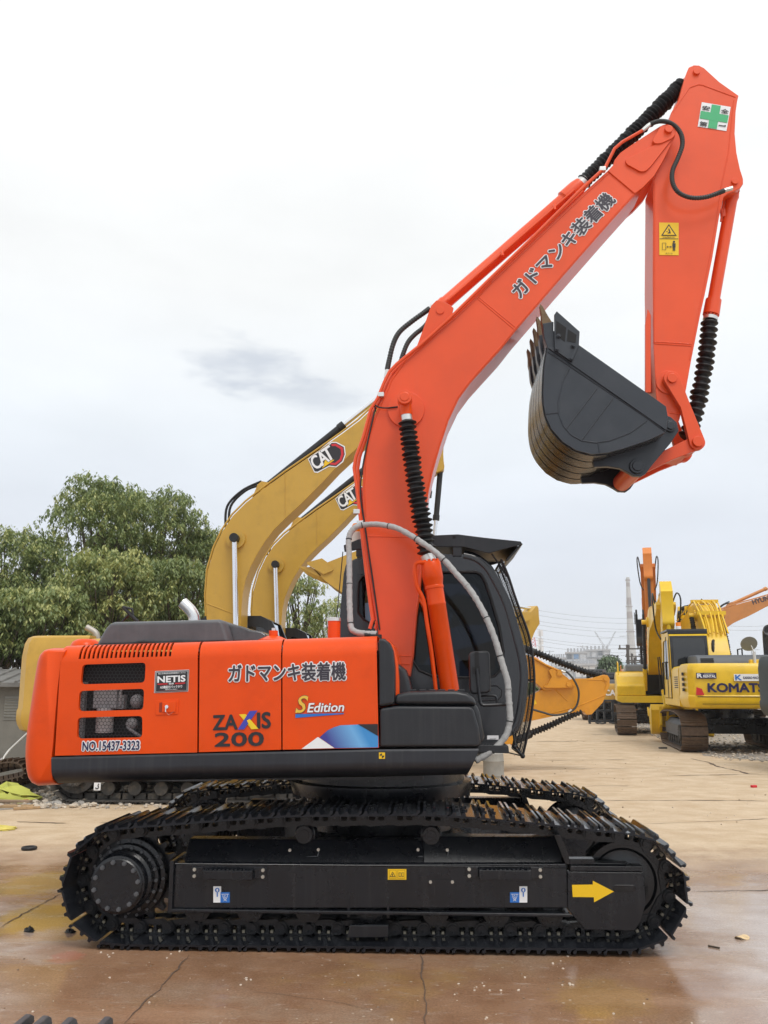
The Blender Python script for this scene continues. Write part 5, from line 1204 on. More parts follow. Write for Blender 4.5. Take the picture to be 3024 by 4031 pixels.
# beacon, aerial, mirror
b = MB(); q = P(1405, 2118, 1.95); b.lathe(q-Vector((0, 0, .06)), q+Vector((0, 0, 1)), [(0, .03), (0, .06), (.11, .06), (.115, .048)], 20); b.mat(1); b.lathe(q+Vector((0, 0, .05)), q+Vector((0, 0, 1)), [(0, .05), (.06, .048), (.085, .035), (.092, 0)], 20)
b.build('beacon', [flat('beacon_base', (.7, .68, .6)), M_AMBER], EX)
b = MB(); b.tube(PL([(1350, 2172), (1338, 2300), (1326, 2430)], 1.0), .0045, 5); b.build('aerial', M_RUBBER, EX)
Ym_ = .62
b = MB(); b.prism(rounded(PL([(1846, 2565), (1928, 2560), (1934, 2728), (1851, 2735)], Ym_), .04), Ym_, Ym_+.07); MR = b.build('side_mirror', M_BLACK, EX, bevel=.018, seg=3)
b = MB(); b.prism(PL([(1868, 2566), (1884, 2566), (1887, 2630), (1870, 2632)], Ym_), Ym_-.006, Ym_+.0); b.prism(PL([(1860, 2627), (1888, 2622), (1890, 2652), (1862, 2655)], Ym_), Ym_-.012, Ym_); b.build('mirror_clamp', M_DARKIN, MR)
b = MB(); b.tube(smooth_path(PL([(1878, 2632), (1884, 2700), (1890, 2760), (1898, 2773), (1915, 2776), (2005, 2772), (2015, 2770)], Ym_-.02), 4), .012, 8); b.tube(smooth_path(PL([(1880, 2740), (1940, 2738), (1955, 2748), (1956, 2772)], Ym_+.1), 4), .009, 8); b.cyl(P(2012, 2772, Ym_-.02), P(2012, 2772, Ym_+.5), .02); b.build('mirror_arm', M_BLACK, MR)

# wrapped hose looping over the boom foot
hp1 = [(1483, 2495), (1450, 2495), (1434, 2494), (1400, 2487), (1382, 2468), (1378, 2411), (1376, 2357), (1376, 2275), (1375, 2194), (1373, 2129), (1382, 2094), (1406, 2073), (1440, 2066), (1483, 2064), (1532, 2071), (1570, 2082), (1619, 2109), (1662, 2137), (1706, 2167), (1754, 2210), (1792, 2254), (1828, 2294), (1863, 2340), (1895, 2394), (1922, 2449), (1949, 2517), (1966, 2574), (1982, 2628), (1998, 2682), (2002, 2737), (2006, 2790), (2007, 2840), (1992, 2895), (1955, 2940), (1912, 2972), (1872, 2995)]
ys_ = np.interp(np.linspace(0, 1, len(hp1)), [0, .1, .25, .35, .45, .7, .9, 1], [.75, .8, 1.0, 1.02, .80, .55, .5, .45])
hw = smooth_path([P(x, y, Y) for (x, y), Y in zip(hp1, ys_)], 7)
b = MB(); rad = [.0235*(1+.10*math.sin(i*2.1)*math.sin(i*.37)+random.uniform(-.05, .05)) for i in range(len(hw))]
b.tube(hw, rad, 14); HW = b.build('wrapped_hose', M_WRAP, EX, smooth=60)
b = MB()
for i in range(30, len(hw)-10, 17):
    t = (hw[i+1]-hw[i-1]).normalized(); b.lathe(hw[i]-t*.004, hw[i]+t, [(0, .019), (0, .0258), (.008, .0258), (.008, .019)], 14)
b.build('cable_ties', M_RUBBER, HW)
b = MB(); b.tube(PL([(1435, 2500), (1485, 2498)], .75), .016, 10); q = P(1480, 2506, .75); b.box(q, (.09, .08, .03)); b.build('hose_end', M_RUBBER, HW)
# ================================================================== the other machines
def paint(name, col, **k): return mat(name, col, .42, coat=.15, var=.08, vscale=2, streak=.06, dirt=tuple(c*.45 for c in col), dirt_amt=.3, dirt_scale=2.2, bump=.04, bscale=6, **k)
M_CATY = paint('mustard_paint', (.53, .315, .040)); M_KOMY = paint('bright_yellow_paint', (.78, .50, .012)); M_AMB = paint('amber_paint', (.66, .275, .008))
M_ORG = paint('soft_orange_paint', (.66, .20, .022)); M_HYU = paint('pale_orange_paint', (.55, .215, .05)); M_DKG = mat('dark_green_grey_paint', (.020, .030, .030), .5, var=.15)
M_RUST = mat('rusty_track_steel', (.145, .098, .066), .7, var=.35, vscale=10, bump=.3, bscale=30, dirt=(.06, .042, .03), dirt_amt=.6, dirt_scale=6)
M_DUSTY = mat('dusty_black_steel', (.045, .042, .038), .8, var=.3, vscale=8, dirt=(.20, .16, .11), dirt_amt=.5, dirt_scale=7)
M_DARKGREY = mat('dark_grey_paint', (.035, .038, .043), .5, var=.15)
A_ROOT = Vector((-3.60, 8.7, 0)); YBM = 8.45
def loc(px, py): q = P(px, py, YBM); return (q.x-A_ROOT.x, q.z)
BOOM = [loc(*p) for p in ((866, 2640), (835, 2560), (814, 2432), (811, 2346), (818, 2249), (845, 2158), (878, 2090), (917, 2032), (970, 1979), (1038, 1926), (1124, 1863), (1230, 1791), (1346, 1709), (1414, 1658), (1462, 1613), (1520, 1560), (1562, 1518), (1588, 1500), (1612, 1502), (1622, 1526), (1606, 1552), (1545, 1635), (1438, 1733), (1399, 1772), (1327, 1839), (1255, 1916), (1182, 1989), (1124, 2042), (1081, 2085), (1047, 2129), (1013, 2182), (989, 2230), (968, 2283), (956, 2341), (951, 2408), (948, 2500), (935, 2600), (905, 2650))]
FOOT, TIP, CYLPIN, EAR_ = loc(886, 2610), loc(1592, 1528), loc(931, 2124), loc(1025, 1925)
# arm and bucket in their own frames: pin at the origin, arm hanging straight down
_p0, _p1 = P(2626, 515, YA), P(2637, 1679, YA)
def armloc(px, py): q = P(px, py, YA); return (q.x-_p0.x, q.z-_p0.z)
ARM_O = [armloc(*p) for p in arm_in]; ARM_END = armloc(2637, 1679); ARM_CYL = armloc(2743, 284); ARM_BK = armloc(2892, 716); ARM_LINK = armloc(2644, 1492)
_pb = P(2637, 1679, BN)
def bkloc(px, py): q = P(px, py, BN); return (q.x-_pb.x, q.z-_pb.z)
BK_O = [bkloc(*p) for p in bk]; TOOTH_O = [bkloc(*p) for p in tooth]; ADAP_O = [bkloc(*p) for p in adap]; CUT_O = [bkloc(*p) for p in cut]; EAR_O = [bkloc(*p) for p in ear]; BK_PIN2 = bkloc(2507, 1837)
def rot2(p, a): c, s = math.cos(a), math.sin(a); return (p[0]*c-p[1]*s, p[0]*s+p[1]*c)

GEN_PATH = track_path((-1.68, .44), .34, (1.68, .43), .33, [(1.4, .80), (.9, .84), (0, .86), (-.9, .85), (-1.4, .81)])
_gp = resample(GEN_PATH, n=46)
def gen_track(yc, wd=.6):
    mb = MB(); h = wd/2; n = len(_gp)
    for i in range(n):
        a = Vector((_gp[i-1][0], 0, _gp[i-1][1])); b = Vector((_gp[i][0], 0, _gp[i][1])); t = (b-a).normalized(); nr = Vector((t.z, 0, -t.x)); m = (a+b)/2; L = (b-a).length
        M = Matrix((t, nr.cross(t), nr)).transposed()
        def bx(c, d): mb.box(m+M @ Vector(c)+Vector((0, yc, 0)), d, M)
        bx((0, 0, .058), (L*1.04, wd, .014))
        for gx in (-.42, 0, .42): bx((gx*L, 0, .074), (.016, wd-.01, .026))
        mb.mat(1)
        for s in (-1, 1): bx((0, s*.085, 0), (L*1.15, .045, .085))
        mb.mat(0)
        if i % 2 == 0: bx((0, 0, .0585), (L*.30, .10, .0165)) if False else None
    return mb
def digger(label, group, at, rz, sc=1, body=None, boom_paint=None, boom=0, arm=0, bucket=0, bellows_on=False, front=True, track=M_DUSTY, chrome=True, cabm=None, cyl_m=M_RUBBER, bucket_m=None, hood_m=M_GREY, name='crawler_excavator', beacon=False, hoses=False, tw=.6, simple=False, hs=1.0):
    hh = 1.0 if hs == 1.0 else .2
    hz = lambda z: 1.22+(z-1.22)*hs if z > 1.22 else z
    body = body or M_CATY; boom_paint = boom_paint or body; cabm = cabm or M_BLACK; bucket_m = bucket_m or boom_paint
    r = thing(name, label, 'excavator', at, rz, group, sc)
    B = lambda mb, nm, m, par=None, **k: mb.build(nm, m, par or r, world=False, **k)
    for s in (-1, 1):
        yc = s*1.1
        B(gen_track(yc, tw), 'crawler_track', [track, M_DUSTY])
        b = MB(); o = s*.0
        b.box((0, yc, .46), (2.9, .42, .28)); b.box((0, yc, .335), (2.9, .46, .025)); b.prismx([(yc-.2, .6), (yc-.1, .72), (yc+.1, .72), (yc+.2, .6)], -1.2, 1.2)
        fr = B(b, 'track_frame', M_FRAME if track is M_DUSTY else M_DARKGREY, bevel=.01)
        b = MB(); b.cyl((-1.68, yc-.2, .44), (-1.68, yc+.2, .44), .30, n=28); b.cyl((-1.68, yc-.30, .44), (-1.68, yc+.30, .44), .19, n=24)
        for k in range(14):
            a = 2*math.pi*k/14
            for yy in (-.31, .30): b.box((-1.68+.16*math.cos(a), yc+yy, .44+.16*math.sin(a)), (.03, .02, .03))
        B(b, 'drive_sprocket', M_DUSTY)
        b = MB(); b.lathe((1.68, yc-.09, .43), (1.68, 9, .43), [(0, .05), (0, .26), (.03, .30), (.15, .30), (.18, .26), (.18, .05)], 30); B(b, 'idler_wheel', M_DUSTY)
        for k in range(7):
            b = MB(); b.lathe((-1.2+k*.4, yc-.16, .215), (-1.2+k*.4, 9, .215), [(0, .06), (0, .10), (.05, .105), (.06, .085), (.26, .085), (.27, .105), (.32, .10), (.32, .06)], 16); B(b, 'track_roller', M_DUSTY)
    b = MB(); b.box((0, 0, .62), (1.5, 1.7, .26)); b.box((.62, 0, .50), (.4, 1.9, .24)); b.box((-.62, 0, .50), (.4, 1.9, .24)); b.cyl((0, 0, .7), (0, 0, 1.06), .66, n=40); B(b, 'centre_frame', M_FRAME, bevel=.02)
    # house
    b = MB()
    cwp = [(-1.62, 1.33), (-2.3, 1.33), (-2.60, 1.28), (-2.73, 1.16), (-2.76, 1.04), (-2.76, -1.04), (-2.73, -1.16), (-2.60, -1.28), (-2.3, -1.33), (-1.62, -1.33)]
    rings = []
    for z, k in ((1.03, .90), (1.06, .95), (1.14, .985), (1.22, 1.0), (1.30, 1.0), (1.33, .985), (1.84, .985), (1.97, .965), (2.03, .93), (2.05, .88)):
        rings.append([Vector((-1.62+(x+1.62)*(k if k > .95 else k), y*(1-(1-k)*.6), hz(z))) for x, y in cwp])
    b.loft(rings); cwt = B(b, 'counterweight', body, smooth=28)
    for s in (-1, 1):
        y1 = s*1.33; y0 = s*.4
        b = MB()
        def panel(x0, x1, z0, z1):
            z1 = hz(z1)
            pr = [(y0, z0), (y1, z0), (y1, z1-.13), (y1-s*.02, z1-.06), (y1-s*.07, z1-.015), (y1-s*.14, z1), (y0, z1)]; b.prismx(pr, x0, x1)
        panel(-1.60, -.72, 1.22, 2.02); B(b, 'side_door', body, smooth=30)
        b = MB(); panel(-.705, -.02 if s < 0 else -.45, 1.22, 2.02); dr = B(b, 'side_door', body, smooth=30)
        b = MB()
        for k in range(6): b.box((-1.2, y1+s*.001, 1.5+k*.05), (.55, .012, .022))
        B(b, 'door_louvre', M_DARKIN, dr)
    b = MB(); b.box((-.75, -.62, (1.27+hz(1.97))/2), (1.6, 1.3, hz(1.97)-1.27)); b.box((-.85, .5, (1.27+hz(1.97))/2), (1.4, 1.3, hz(1.97)-1.27)); B(b, 'engine_bay', M_DARKIN)
    b = MB(); b.prism([(.0, 1.22), (.95, 1.22), (.98, 1.55), (.72, 1.62), (.55, 1.85), (.0, 2.0)], -1.33, -.42); B(b, 'tank', body, bevel=.04, seg=3)
    b = MB(); b.prismx([(-1.34, 1.22), (-1.34, 1.06), (-1.2, 1.0), (1.2, 1.0), (1.34, 1.06), (1.34, 1.22)], -1.65, 1.0); B(b, 'platform', M_FRAME if cabm is M_BLACK and body is M_CATY else body, bevel=.01)
    b = MB(); b.prism([(-2.0, hz(2.02)), (-1.95, hz(2.02)+hh*.16), (-1.85, hz(2.02)+hh*.24), (-.75, hz(2.02)+hh*.26), (-.66, hz(2.02)+hh*.22), (-.60, hz(2.02))], -.95, .95)
    hd = B(b, 'engine_hood', hood_m, bevel=.04, seg=3)
    b = MB()
    for k in range(4): b.box((-1.99+.012*k, 1.0-.35*0-.3, 2.07+.035*k), (.03, .3, .012))
    B(b, 'hood_vent', M_DARKIN, hd)
    b = MB(); b.tube(smooth_path([(-1.62, -.95, hz(2.0)), (-1.62, -.95, hz(2.0)+.06), (-1.66, -.95, hz(2.0)+.14), (-1.80, -.95, hz(2.0)+.22)]), .05, 14); B(b, 'exhaust_pipe', mat('dull_steel', (.42, .39, .35), .5, metal=.6) if simple is not None else M_SILVER)
    b = MB()
    for s in (-1, 1):
        b.tube([(-.1, s*1.25, 2.0), (-.1, s*1.25, 2.35), (.45, s*1.25, 2.30), (.55, s*1.25, 1.9)], .018, 8) if s < 0 else None
    B(b, 'handrail', body if body is not M_CATY else M_RUBBER)
    # cab
    co_ = [(-.42, 1.24), (-.42, 2.5), (-.36, 2.82), (-.22, 2.90), (.72, 2.90), (.92, 2.80), (1.12, 2.35), (1.22, 1.85), (1.20, 1.45), (1.05, 1.24)]
    w1 = [(-.05, 1.70), (-.05, 2.70), (.70, 2.72), (.84, 2.64), (1.02, 2.2), (1.08, 1.70)]; w2 = [(-.34, 1.75), (-.34, 2.5), (-.30, 2.70), (-.14, 2.70), (-.14, 1.75)]
    b = MB()
    for yy, wl in ((.38, .05), (1.34, -.05)): b.holed(co_, [list(reversed(rounded(w1, .08))), list(reversed(rounded(w2, .05)))], yy, wl)
    nn_ = len(co_)
    for i in range(nn_):
        a, c = co_[i], co_[(i+1) % nn_]
        if i in (0, 5, 6, 7):
            for y0, y1 in ((.38, .47), (1.25, 1.34)): b.add([(a[0], y0, a[1]), (c[0], y0, c[1]), (c[0], y1, c[1]), (a[0], y1, a[1])], [(0, 1, 2, 3)])
            if i == 0: b.add([(-.42, .47, 1.24), (-.42, 1.25, 1.24), (-.42, 1.25, 1.80), (-.42, .47, 1.80)], [(0, 1, 2, 3)]); b.add([(-.37, .47, 2.74), (-.37, 1.25, 2.74), (-.36, 1.25, 2.82), (-.36, .47, 2.82)], [(0, 1, 2, 3)])
        else: b.add([(a[0], .38, a[1]), (c[0], .38, c[1]), (c[0], 1.34, c[1]), (a[0], 1.34, a[1])], [(0, 1, 2, 3)])
    cb = B(b, 'cab', cabm, smooth=0, fixn=False)
    for nm, vs in (('side_window', [(x, .40, z) for x, z in w1]), ('side_window', [(x, 1.32, z) for x, z in w1]), ('rear_window', [(-.432, .47, 1.80), (-.432, 1.25, 1.80), (-.432, 1.25, 2.48), (-.39, 1.25, 2.74), (-.39, .47, 2.74), (-.432, .47, 2.48)]),
                   ('windscreen', [(1.05, .47, 1.4), (1.05, 1.25, 1.4), (1.19, 1.25, 1.85), (1.19, .47, 1.85)]), ('windscreen', [(1.19, .47, 1.85), (1.19, 1.25, 1.85), (.90, 1.25, 2.78), (.90, .47, 2.78)])):
        b = MB(); b.add(vs, [tuple(range(len(vs)))]); B(b, nm, M_GLASS if nm != 'windscreen' else M_CABGLASS, cb, smooth=0)
    b = MB(); b.add([(-.408, .40, 1.70), (-.408+-.018, .40, 2.50), (-.376, .40, 2.80), (-.376, 1.32, 2.80), (-.426, 1.32, 2.50), (-.426, 1.32, 1.70), (-.426, .40, 1.70)][1:6]+[(-.426, .40, 1.70)], [(0, 1, 2, 3, 4, 5)]) if hood_m is not M_GREY else None
    if b.v: B(b, 'rear_window_surround', M_BLACK, cb, smooth=0)
    b = MB(); b.box((0.1, .86, 1.6), (.5, .5, .3)); b.box((-.15, .86, 2.0), (.15, .45, .7)); B(b, 'seat', M_DARKIN, cb)
    if beacon:
        b = MB(); b.cyl((-.2, 1.0, 2.9), (-.2, 1.0, 3.0), .07); b.mat(1); b.lathe((-.2, 1.0, 3.0), (-.2, 1.0, 9), [(0, .06), (.08, .058), (.11, .03), (.115, 0)], 14); B(b, 'beacon', [M_WHITE, M_AMBER])
    if not front: return r
    # working gear
    ab = R(boom); rb = lambda p: (FOOT[0]+rot2((p[0]-FOOT[0], p[1]-FOOT[1]), ab)[0], FOOT[1]+rot2((p[0]-FOOT[0], p[1]-FOOT[1]), ab)[1])
    b = MB(); b.prism([rb(p) for p in BOOM], -.27, .27); bm_ = B(b, 'boom', boom_paint, bevel=.008)
    tip = rb(TIP); cpin = rb(CYLPIN); ear0 = rb(EAR_)
    b = MB()
    up = [rb(p) for p in BOOM[2:16]]
    for dy, off in ((-.24, .03), (-.16, .05), (.2, .04)): b.tube([Vector((x-off*.7, dy, z+off)) for x, z in up], .016, 8)
    b.cyl((cpin[0], -.33, cpin[1]), (cpin[0], .33, cpin[1]), .16, n=32); B(b, 'hydraulic_tubes', boom_paint, bm_)
    b = MB()
    for i in (10,): 
        a, c = rb(BOOM[i]), rb(BOOM[27]); b.tube([(a[0], -.272, a[1]), (c[0], -.272, c[1])], .008, 6)
    a, c = rb(loc(816, 2376)), rb(loc(925, 2418)); b.tube([(a[0], -.272, a[1]), (c[0], -.272, c[1])], .008, 6)
    B(b, 'weld_seams', boom_paint, bm_)
    b = MB()
    eo = [(ear0[0]+rot2(p, ab)[0], ear0[1]+rot2(p, ab)[1]) for p in ((-.18, -.20), (-.07, .10), (0, .16), (.10, .14), (.30, .08))]
    b.prism(eo, -.15, -.09); b.prism(eo, .09, .15); b.cyl((ear0[0], -.17, ear0[1]+.04), (ear0[0], .17, ear0[1]+.04), .06); B(b, 'cylinder_bracket', boom_paint, bm_)
    b = MB()
    for dx in (0, .06): b.tube(smooth_path([Vector((ear0[0]-.62+dx, -.05, ear0[1]-.62)), Vector((ear0[0]-.60+dx, -.05, ear0[1]-.25)), Vector((ear0[0]-.35+dx, -.05, ear0[1]+.02)), Vector((ear0[0]-.02, -.05, ear0[1]+.18-dx))]), .022, 8)
    B(b, 'black_hose', M_RUBBER, bm_)
    aa = R(arm); ra = lambda p: (tip[0]+rot2(p, aa)[0], tip[1]+rot2(p, aa)[1])
    b = MB(); b.prism([ra(p) for p in ARM_O], -.16, .16); am = B(b, 'arm', boom_paint, bevel=.006)
    for y in (-.30, .30) if hoses else ():                  # hoses looping from the boom end to the arm
        b = MB(); p0 = rb(BOOM[14]); q0 = ra((.28, -.95)); m0 = ra((.42, .10)); b.tube(smooth_path([Vector((p0[0], y*.8, p0[1]+.05)), Vector((tip[0]-.15, y*1.1, tip[1]+.38)), Vector((m0[0], y*1.25, m0[1])), Vector((q0[0]-.25, y*1.05, q0[1]+.35)), Vector((q0[0], y*.7, q0[1]))], 6), .022, 8); B(b, 'black_hose', M_RUBBER, am)
    # cylinders: barrel, rod (or bellows)
    def cylinder(p0, p1, y, rb_, rr_, split, nm):
        a, c = Vector((p0[0], y, p0[1])), Vector((p1[0], y, p1[1])); d = (c-a).normalized(); L = (c-a).length; m = MB()
        m.lathe(a, c, [(0, rb_*.6), (0, rb_), (L*split-.12, rb_), (L*split-.11, rb_*1.22), (L*split, rb_*1.22), (L*split, rb_*.5)], 20); o = B(m, nm, cyl_m)
        m = MB()
        if bellows_on: bellows(m, a+d*(L*split), c-d*.06, rb_*1.15, max(8, int((1-split)*L/.07))); B(m, 'rod_bellows', M_RUBBER, o, smooth=25)
        else: m.cyl(a+d*(L*split), c, rr_, n=16); B(m, 'piston_rod', M_CHROME, o)
        m = MB(); m.cyl(c-Vector((0, rr_*1.6, 0)), c+Vector((0, rr_*1.6, 0)), rr_*1.7); B(m, 'rod_eye', cyl_m, o)
    for y in (-.40, .40): cylinder((.52, 1.40), cpin, y, .062, .045, .32, 'boom_cylinder')
    cylinder((ear0[0], ear0[1]+.04), ra(ARM_CYL), 0, .068, .042, .50, 'arm_cylinder')
    ab_ = R(bucket); endp = ra(ARM_END); lk = ra(ARM_LINK); rk = lambda p: (endp[0]+rot2(p, ab_)[0], endp[1]+rot2(p, ab_)[1])
    bp2 = rk(BK_PIN2)
    # link pin: equal radii from the arm link and the bucket pin
    d = Vector((bp2[0]-lk[0], bp2[1]-lk[1])); Ld = d.length; h = math.sqrt(max(.02, .62**2-(Ld/2)**2)); n_ = Vector((-d.y, d.x)).normalized()
    fw = Vector(ra((1, 0)))-Vector(tip); n_ = n_ if n_.dot(fw) > 0 else -n_
    lp = (lk[0]+d.x/2+n_.x*h, lk[1]+d.y/2+n_.y*h)
    cylinder(ra(ARM_BK), lp, 0, .058, .04, .60, 'bucket_cylinder')
    b = MB()
    for y0 in (-.24, .19): link_plate(b, Vector((lk[0], 0, lk[1])), .07, Vector((lp[0], 0, lp[1])), .065, .045, y0, y0+.05)
    b.cyl((lk[0], -.26, lk[1]), (lk[0], .26, lk[1]), .045); b.cyl((lp[0], -.27, lp[1]), (lp[0], .27, lp[1]), .05); B(b, 'side_link', boom_paint)
    b = MB(); link_plate(b, Vector((lp[0], 0, lp[1])), .065, Vector((bp2[0], 0, bp2[1])), .065, .05, -.16, .16); B(b, 'bucket_link', boom_paint)
    b = MB(); bo = [rk(p) for p in BK_O]; b.prism(bo, -.55, -.52); b.prism(bo, .52, .55)
    sh = bo[3:]+bo[:1]; n2 = len(sh); cc = (sum(p[0] for p in bo)/len(bo), sum(p[1] for p in bo)/len(bo))
    inn_ = [(p[0]+(cc[0]-p[0])*.05, p[1]+(cc[1]-p[1])*.05) for p in sh]
    b.add([(x, -.53, z) for x, z in sh]+[(x, .53, z) for x, z in sh]+[(x, -.53, z) for x, z in inn_]+[(x, .53, z) for x, z in inn_], [f for k in range(n2-1) for f in ((k, k+1, n2+k+1, n2+k), (2*n2+k, 3*n2+k, 3*n2+k+1, 2*n2+k+1))]+[(0, n2, 3*n2, 2*n2), (n2-1, 3*n2-1, 4*n2-1, 2*n2-1)])
    for y0 in (-.34, .28): b.prism([rk(p) for p in EAR_O], y0, y0+.06)
    bkt = B(b, 'bucket', bucket_m, smooth=30)
    for y0 in (-.585, .555): b = MB(); b.prism([rk(p) for p in CUT_O], y0, y0+.03); B(b, 'side_cutter', bucket_m, bkt)
    for k in range(5):
        b = MB(); b.prism([rk(p) for p in TOOTH_O], -.54+k*.25, -.47+k*.25); b.prism([rk(p) for p in ADAP_O], -.55+k*.25, -.46+k*.25); B(b, 'bucket_tooth', bucket_m, bkt, bevel=.005)
    r['tipx'] = tip[0]; r['tipz'] = tip[1]; del r['tipx']; del r['tipz']
    r_info[r.name] = dict(rb=rb, tip=tip, boom=bm_, ra=ra, arm=am, cwt=cwt)
    return r
r_info = {}
def cat_logo(root, off=0.0):
    """black six-sided badge with red edge, white letters and yellow wedge on the camera side of a boom"""
    inf = r_info[root.name]; rb = inf['rb']; b = MB()
    L2 = lambda px, py, lift=0: Vector((rb(loc(px, py))[0], -.273-lift, rb(loc(px, py))[1]))
    o = off
    def pl(slot, pts, lift): sheet(b, slot, [L2(x, y, lift) for x, y in pts])
    pl(0, [(1213, 1808), (1225, 1797), (1293, 1752), (1305, 1741), (1325, 1741), (1358, 1758), (1362, 1790), (1352, 1820), (1325, 1841), (1297, 1838), (1252, 1863), (1238, 1861)], .002)
    pl(1, [(1217, 1809), (1228, 1799), (1296, 1755), (1307, 1745), (1324, 1745), (1354, 1761), (1358, 1790), (1348, 1817), (1324, 1837), (1297, 1834), (1251, 1858), (1240, 1857)], .004)
    pl(2, [(1304, 1750), (1322, 1748), (1351, 1764), (1354, 1790), (1345, 1815), (1322, 1833), (1299, 1830), (1302, 1822), (1319, 1824), (1338, 1809), (1344, 1790), (1342, 1770), (1321, 1757), (1308, 1758)], .006)
    pl(3, [(1270, 1845), (1282, 1810), (1318, 1812)], .007)
    A0, B0 = L2(1246, 1852, .0), L2(1326, 1797, .0)
    for ch, u0, u1, hh in (('C', 0, .34, .40), ('A', .30, .66, .40), ('T', .60, 1.0, .40)):
        write(b, ch, A0+(B0-A0)*u0, A0+(B0-A0)*u1, hh*.56 if False else .235, NY, [(1, .06, .008), (4, .03, .010)], shear=.12)
    b.build('badge', [M_WHITE, M_INK, M_RED, M_YEL, M_WHITE], inf['boom'], world=False, smooth=0)

GA = 'mustard excavators parked side by side behind the orange one'
CA = digger('mustard excavator just behind the orange one, its badge fully visible on the boom', GA, A_ROOT, 0, body=M_CATY, boom=0, arm=-3, bucket=60, hs=1.52, cyl_m=M_RUBBER)
cat_logo(CA)
pA, pB = P(931, 2124, 8.3), P(1091, 2227, 11.6)
B_ROOT = Vector((A_ROOT.x+pB.x-pA.x, A_ROOT.y+3.3, 0))
CB = digger('second mustard excavator, badge half hidden by the orange boom, beacon on its cab', GA, B_ROOT, 0, body=M_CATY, boom=0, arm=-4, bucket=110, hs=1.52, beacon=True)
cat_logo(CB)
b = MB(); q = P(383, 3096, 7.3); sheet(b, 0, [q+Vector(v) for v in ((-.05, -.0, -.055), (.05, 0, -.055), (.05, 0, .055), (-.05, 0, .055))])
b.mat(1); b.tube([q+Vector((.022*math.sin(a), -.004, -.01-.022*math.cos(a))) for a in [.2+k*.45-1.6 for k in range(10)]]+[q+Vector((.022, -.004, .04))], .007, 5); b.build('hook_sticker', [M_WHITE, M_INK], CA, smooth=0)

# mustard machine further back: only its raised arm end shows beyond the cab
CC = digger('mustard excavator hidden behind the black cab, only its arm end showing', GA, P(1560, 2700, 15.2)*1.0-Vector((0, 0, P(1560, 2700, 15.2).z)), R(52), body=M_CATY, boom=-41, arm=-40, bucket=60)

# amber machine on the right, boom down, arm folded under it
DR_ = P(1440, 2700, 13.0); DA = digger('amber excavator with its arm folded low beyond the black cab, rods in black bellows', 'excavators in the yard on the right', (DR_.x, 13.0, 0), 0, body=M_AMB, front=False)
YD = 12.78
b = MB(); b.prism(PL([(1790, 2560), (1950, 2520), (2100, 2590), (2205, 2645), (2225, 2660), (2262, 2700), (2252, 2710), (2190, 2712), (2145, 2720), (2110, 2690), (1990, 2640), (1850, 2640)], YD), YD, YD+.5); db = b.build('boom', M_AMB, DA, bevel=.01)
b = MB(); b.prism(PL([(2140, 2702), (2155, 2695), (2172, 2665), (2160, 2640), (2172, 2632), (2190, 2640), (2235, 2668), (2254, 2690), (2252, 2705), (2240, 2708), (2145, 2708)], YD-.06), YD-.06, YD)
q = P(2240, 2694, YD-.1); b.cyl((q.x, YD-.09, q.z), (q.x, YD+.56, q.z), .05); b.build('boom_nose', M_AMB, db, bevel=.006)
b = MB(); b.tube(PL([(2100, 2588), (2150, 2618), (2200, 2640), (2215, 2648)], YD-.02), .022, 8); b.box(P(2203, 2648, YD-.05), (.10, .08, .12)); b.build('hydraulic_tubes', M_AMB, db)
b = MB(); b.prism(PL([(2040, 2765), (2150, 2705), (2255, 2672), (2330, 2670), (2376, 2656), (2392, 2658), (2401, 2672), (2400, 2700), (2388, 2728), (2374, 2765), (2330, 2812), (2312, 2815), (2295, 2800), (2200, 2815), (2090, 2838), (2040, 2845)], YD+.06), YD+.06, YD+.44); da = b.build('arm', M_AMB, DA, bevel=.008)
b = MB()
for ln in (((2310, 2675), (2370, 2676), (2388, 2692), (2380, 2715)), ((2385, 2735), (2270, 2782), (2130, 2818)), ((2120, 2655), (2235, 2760))): strip_along(b, ln, YD+.06, 0, .012)
for x, y in ((2385, 2672), (2310, 2802)): q = P(x, y, YD+.05); b.cyl((q.x, YD+.03, q.z), (q.x, YD+.47, q.z), .045)
b.build('weld_seams', M_AMB, da)
b = MB(); b.tube(smooth_path(PL([(2215, 2640), (2235, 2648), (2262, 2680), (2278, 2720), (2276, 2760), (2262, 2790), (2230, 2808), (2180, 2815), (2140, 2805), (2098, 2793)], YD-.08)), .022, 10); b.build('black_hose', M_HOSE, da)
b = MB(); b.tube(PL([(2250, 2793), (2238, 2803)], YD-.08), .026, 8); b.tube(PL([(2210, 2640), (2226, 2645)], YD-.08), .026, 8); b.build('hose_fittings', M_SILVER, da)
b = MB(); b.cyl(P(2040, 2545, YD+.25), P(2105, 2568, YD+.25), .075); ck = b.build('arm_cylinder', M_RUBBER, DA)
b = MB(); bellows_path(b, PL([(2102, 2566), (2200, 2605), (2290, 2640), (2372, 2662)], YD+.2), (.085, .08), 22); b.build('rod_bellows', M_RUBBER, ck, smooth=25)
b = MB(); b.cyl(P(2030, 2915, YD+.1), P(2090, 2890, YD+.1), .075); ck = b.build('bucket_cylinder', M_RUBBER, DA)
b = MB(); bellows_path(b, PL([(2085, 2888), (2160, 2858), (2230, 2825), (2292, 2800)], YD+.1), (.08, .07), 18); b.build('rod_bellows', M_RUBBER, ck, smooth=25)
b = MB(); b.prism(PL([(1960, 2840), (2005, 2860), (2018, 2915), (2030, 2930), (2034, 2948), (2026, 2944), (2008, 2925), (1960, 2930)], YD), YD-.3, YD+.8); b.build('bucket', M_AMB, DA, bevel=.01)
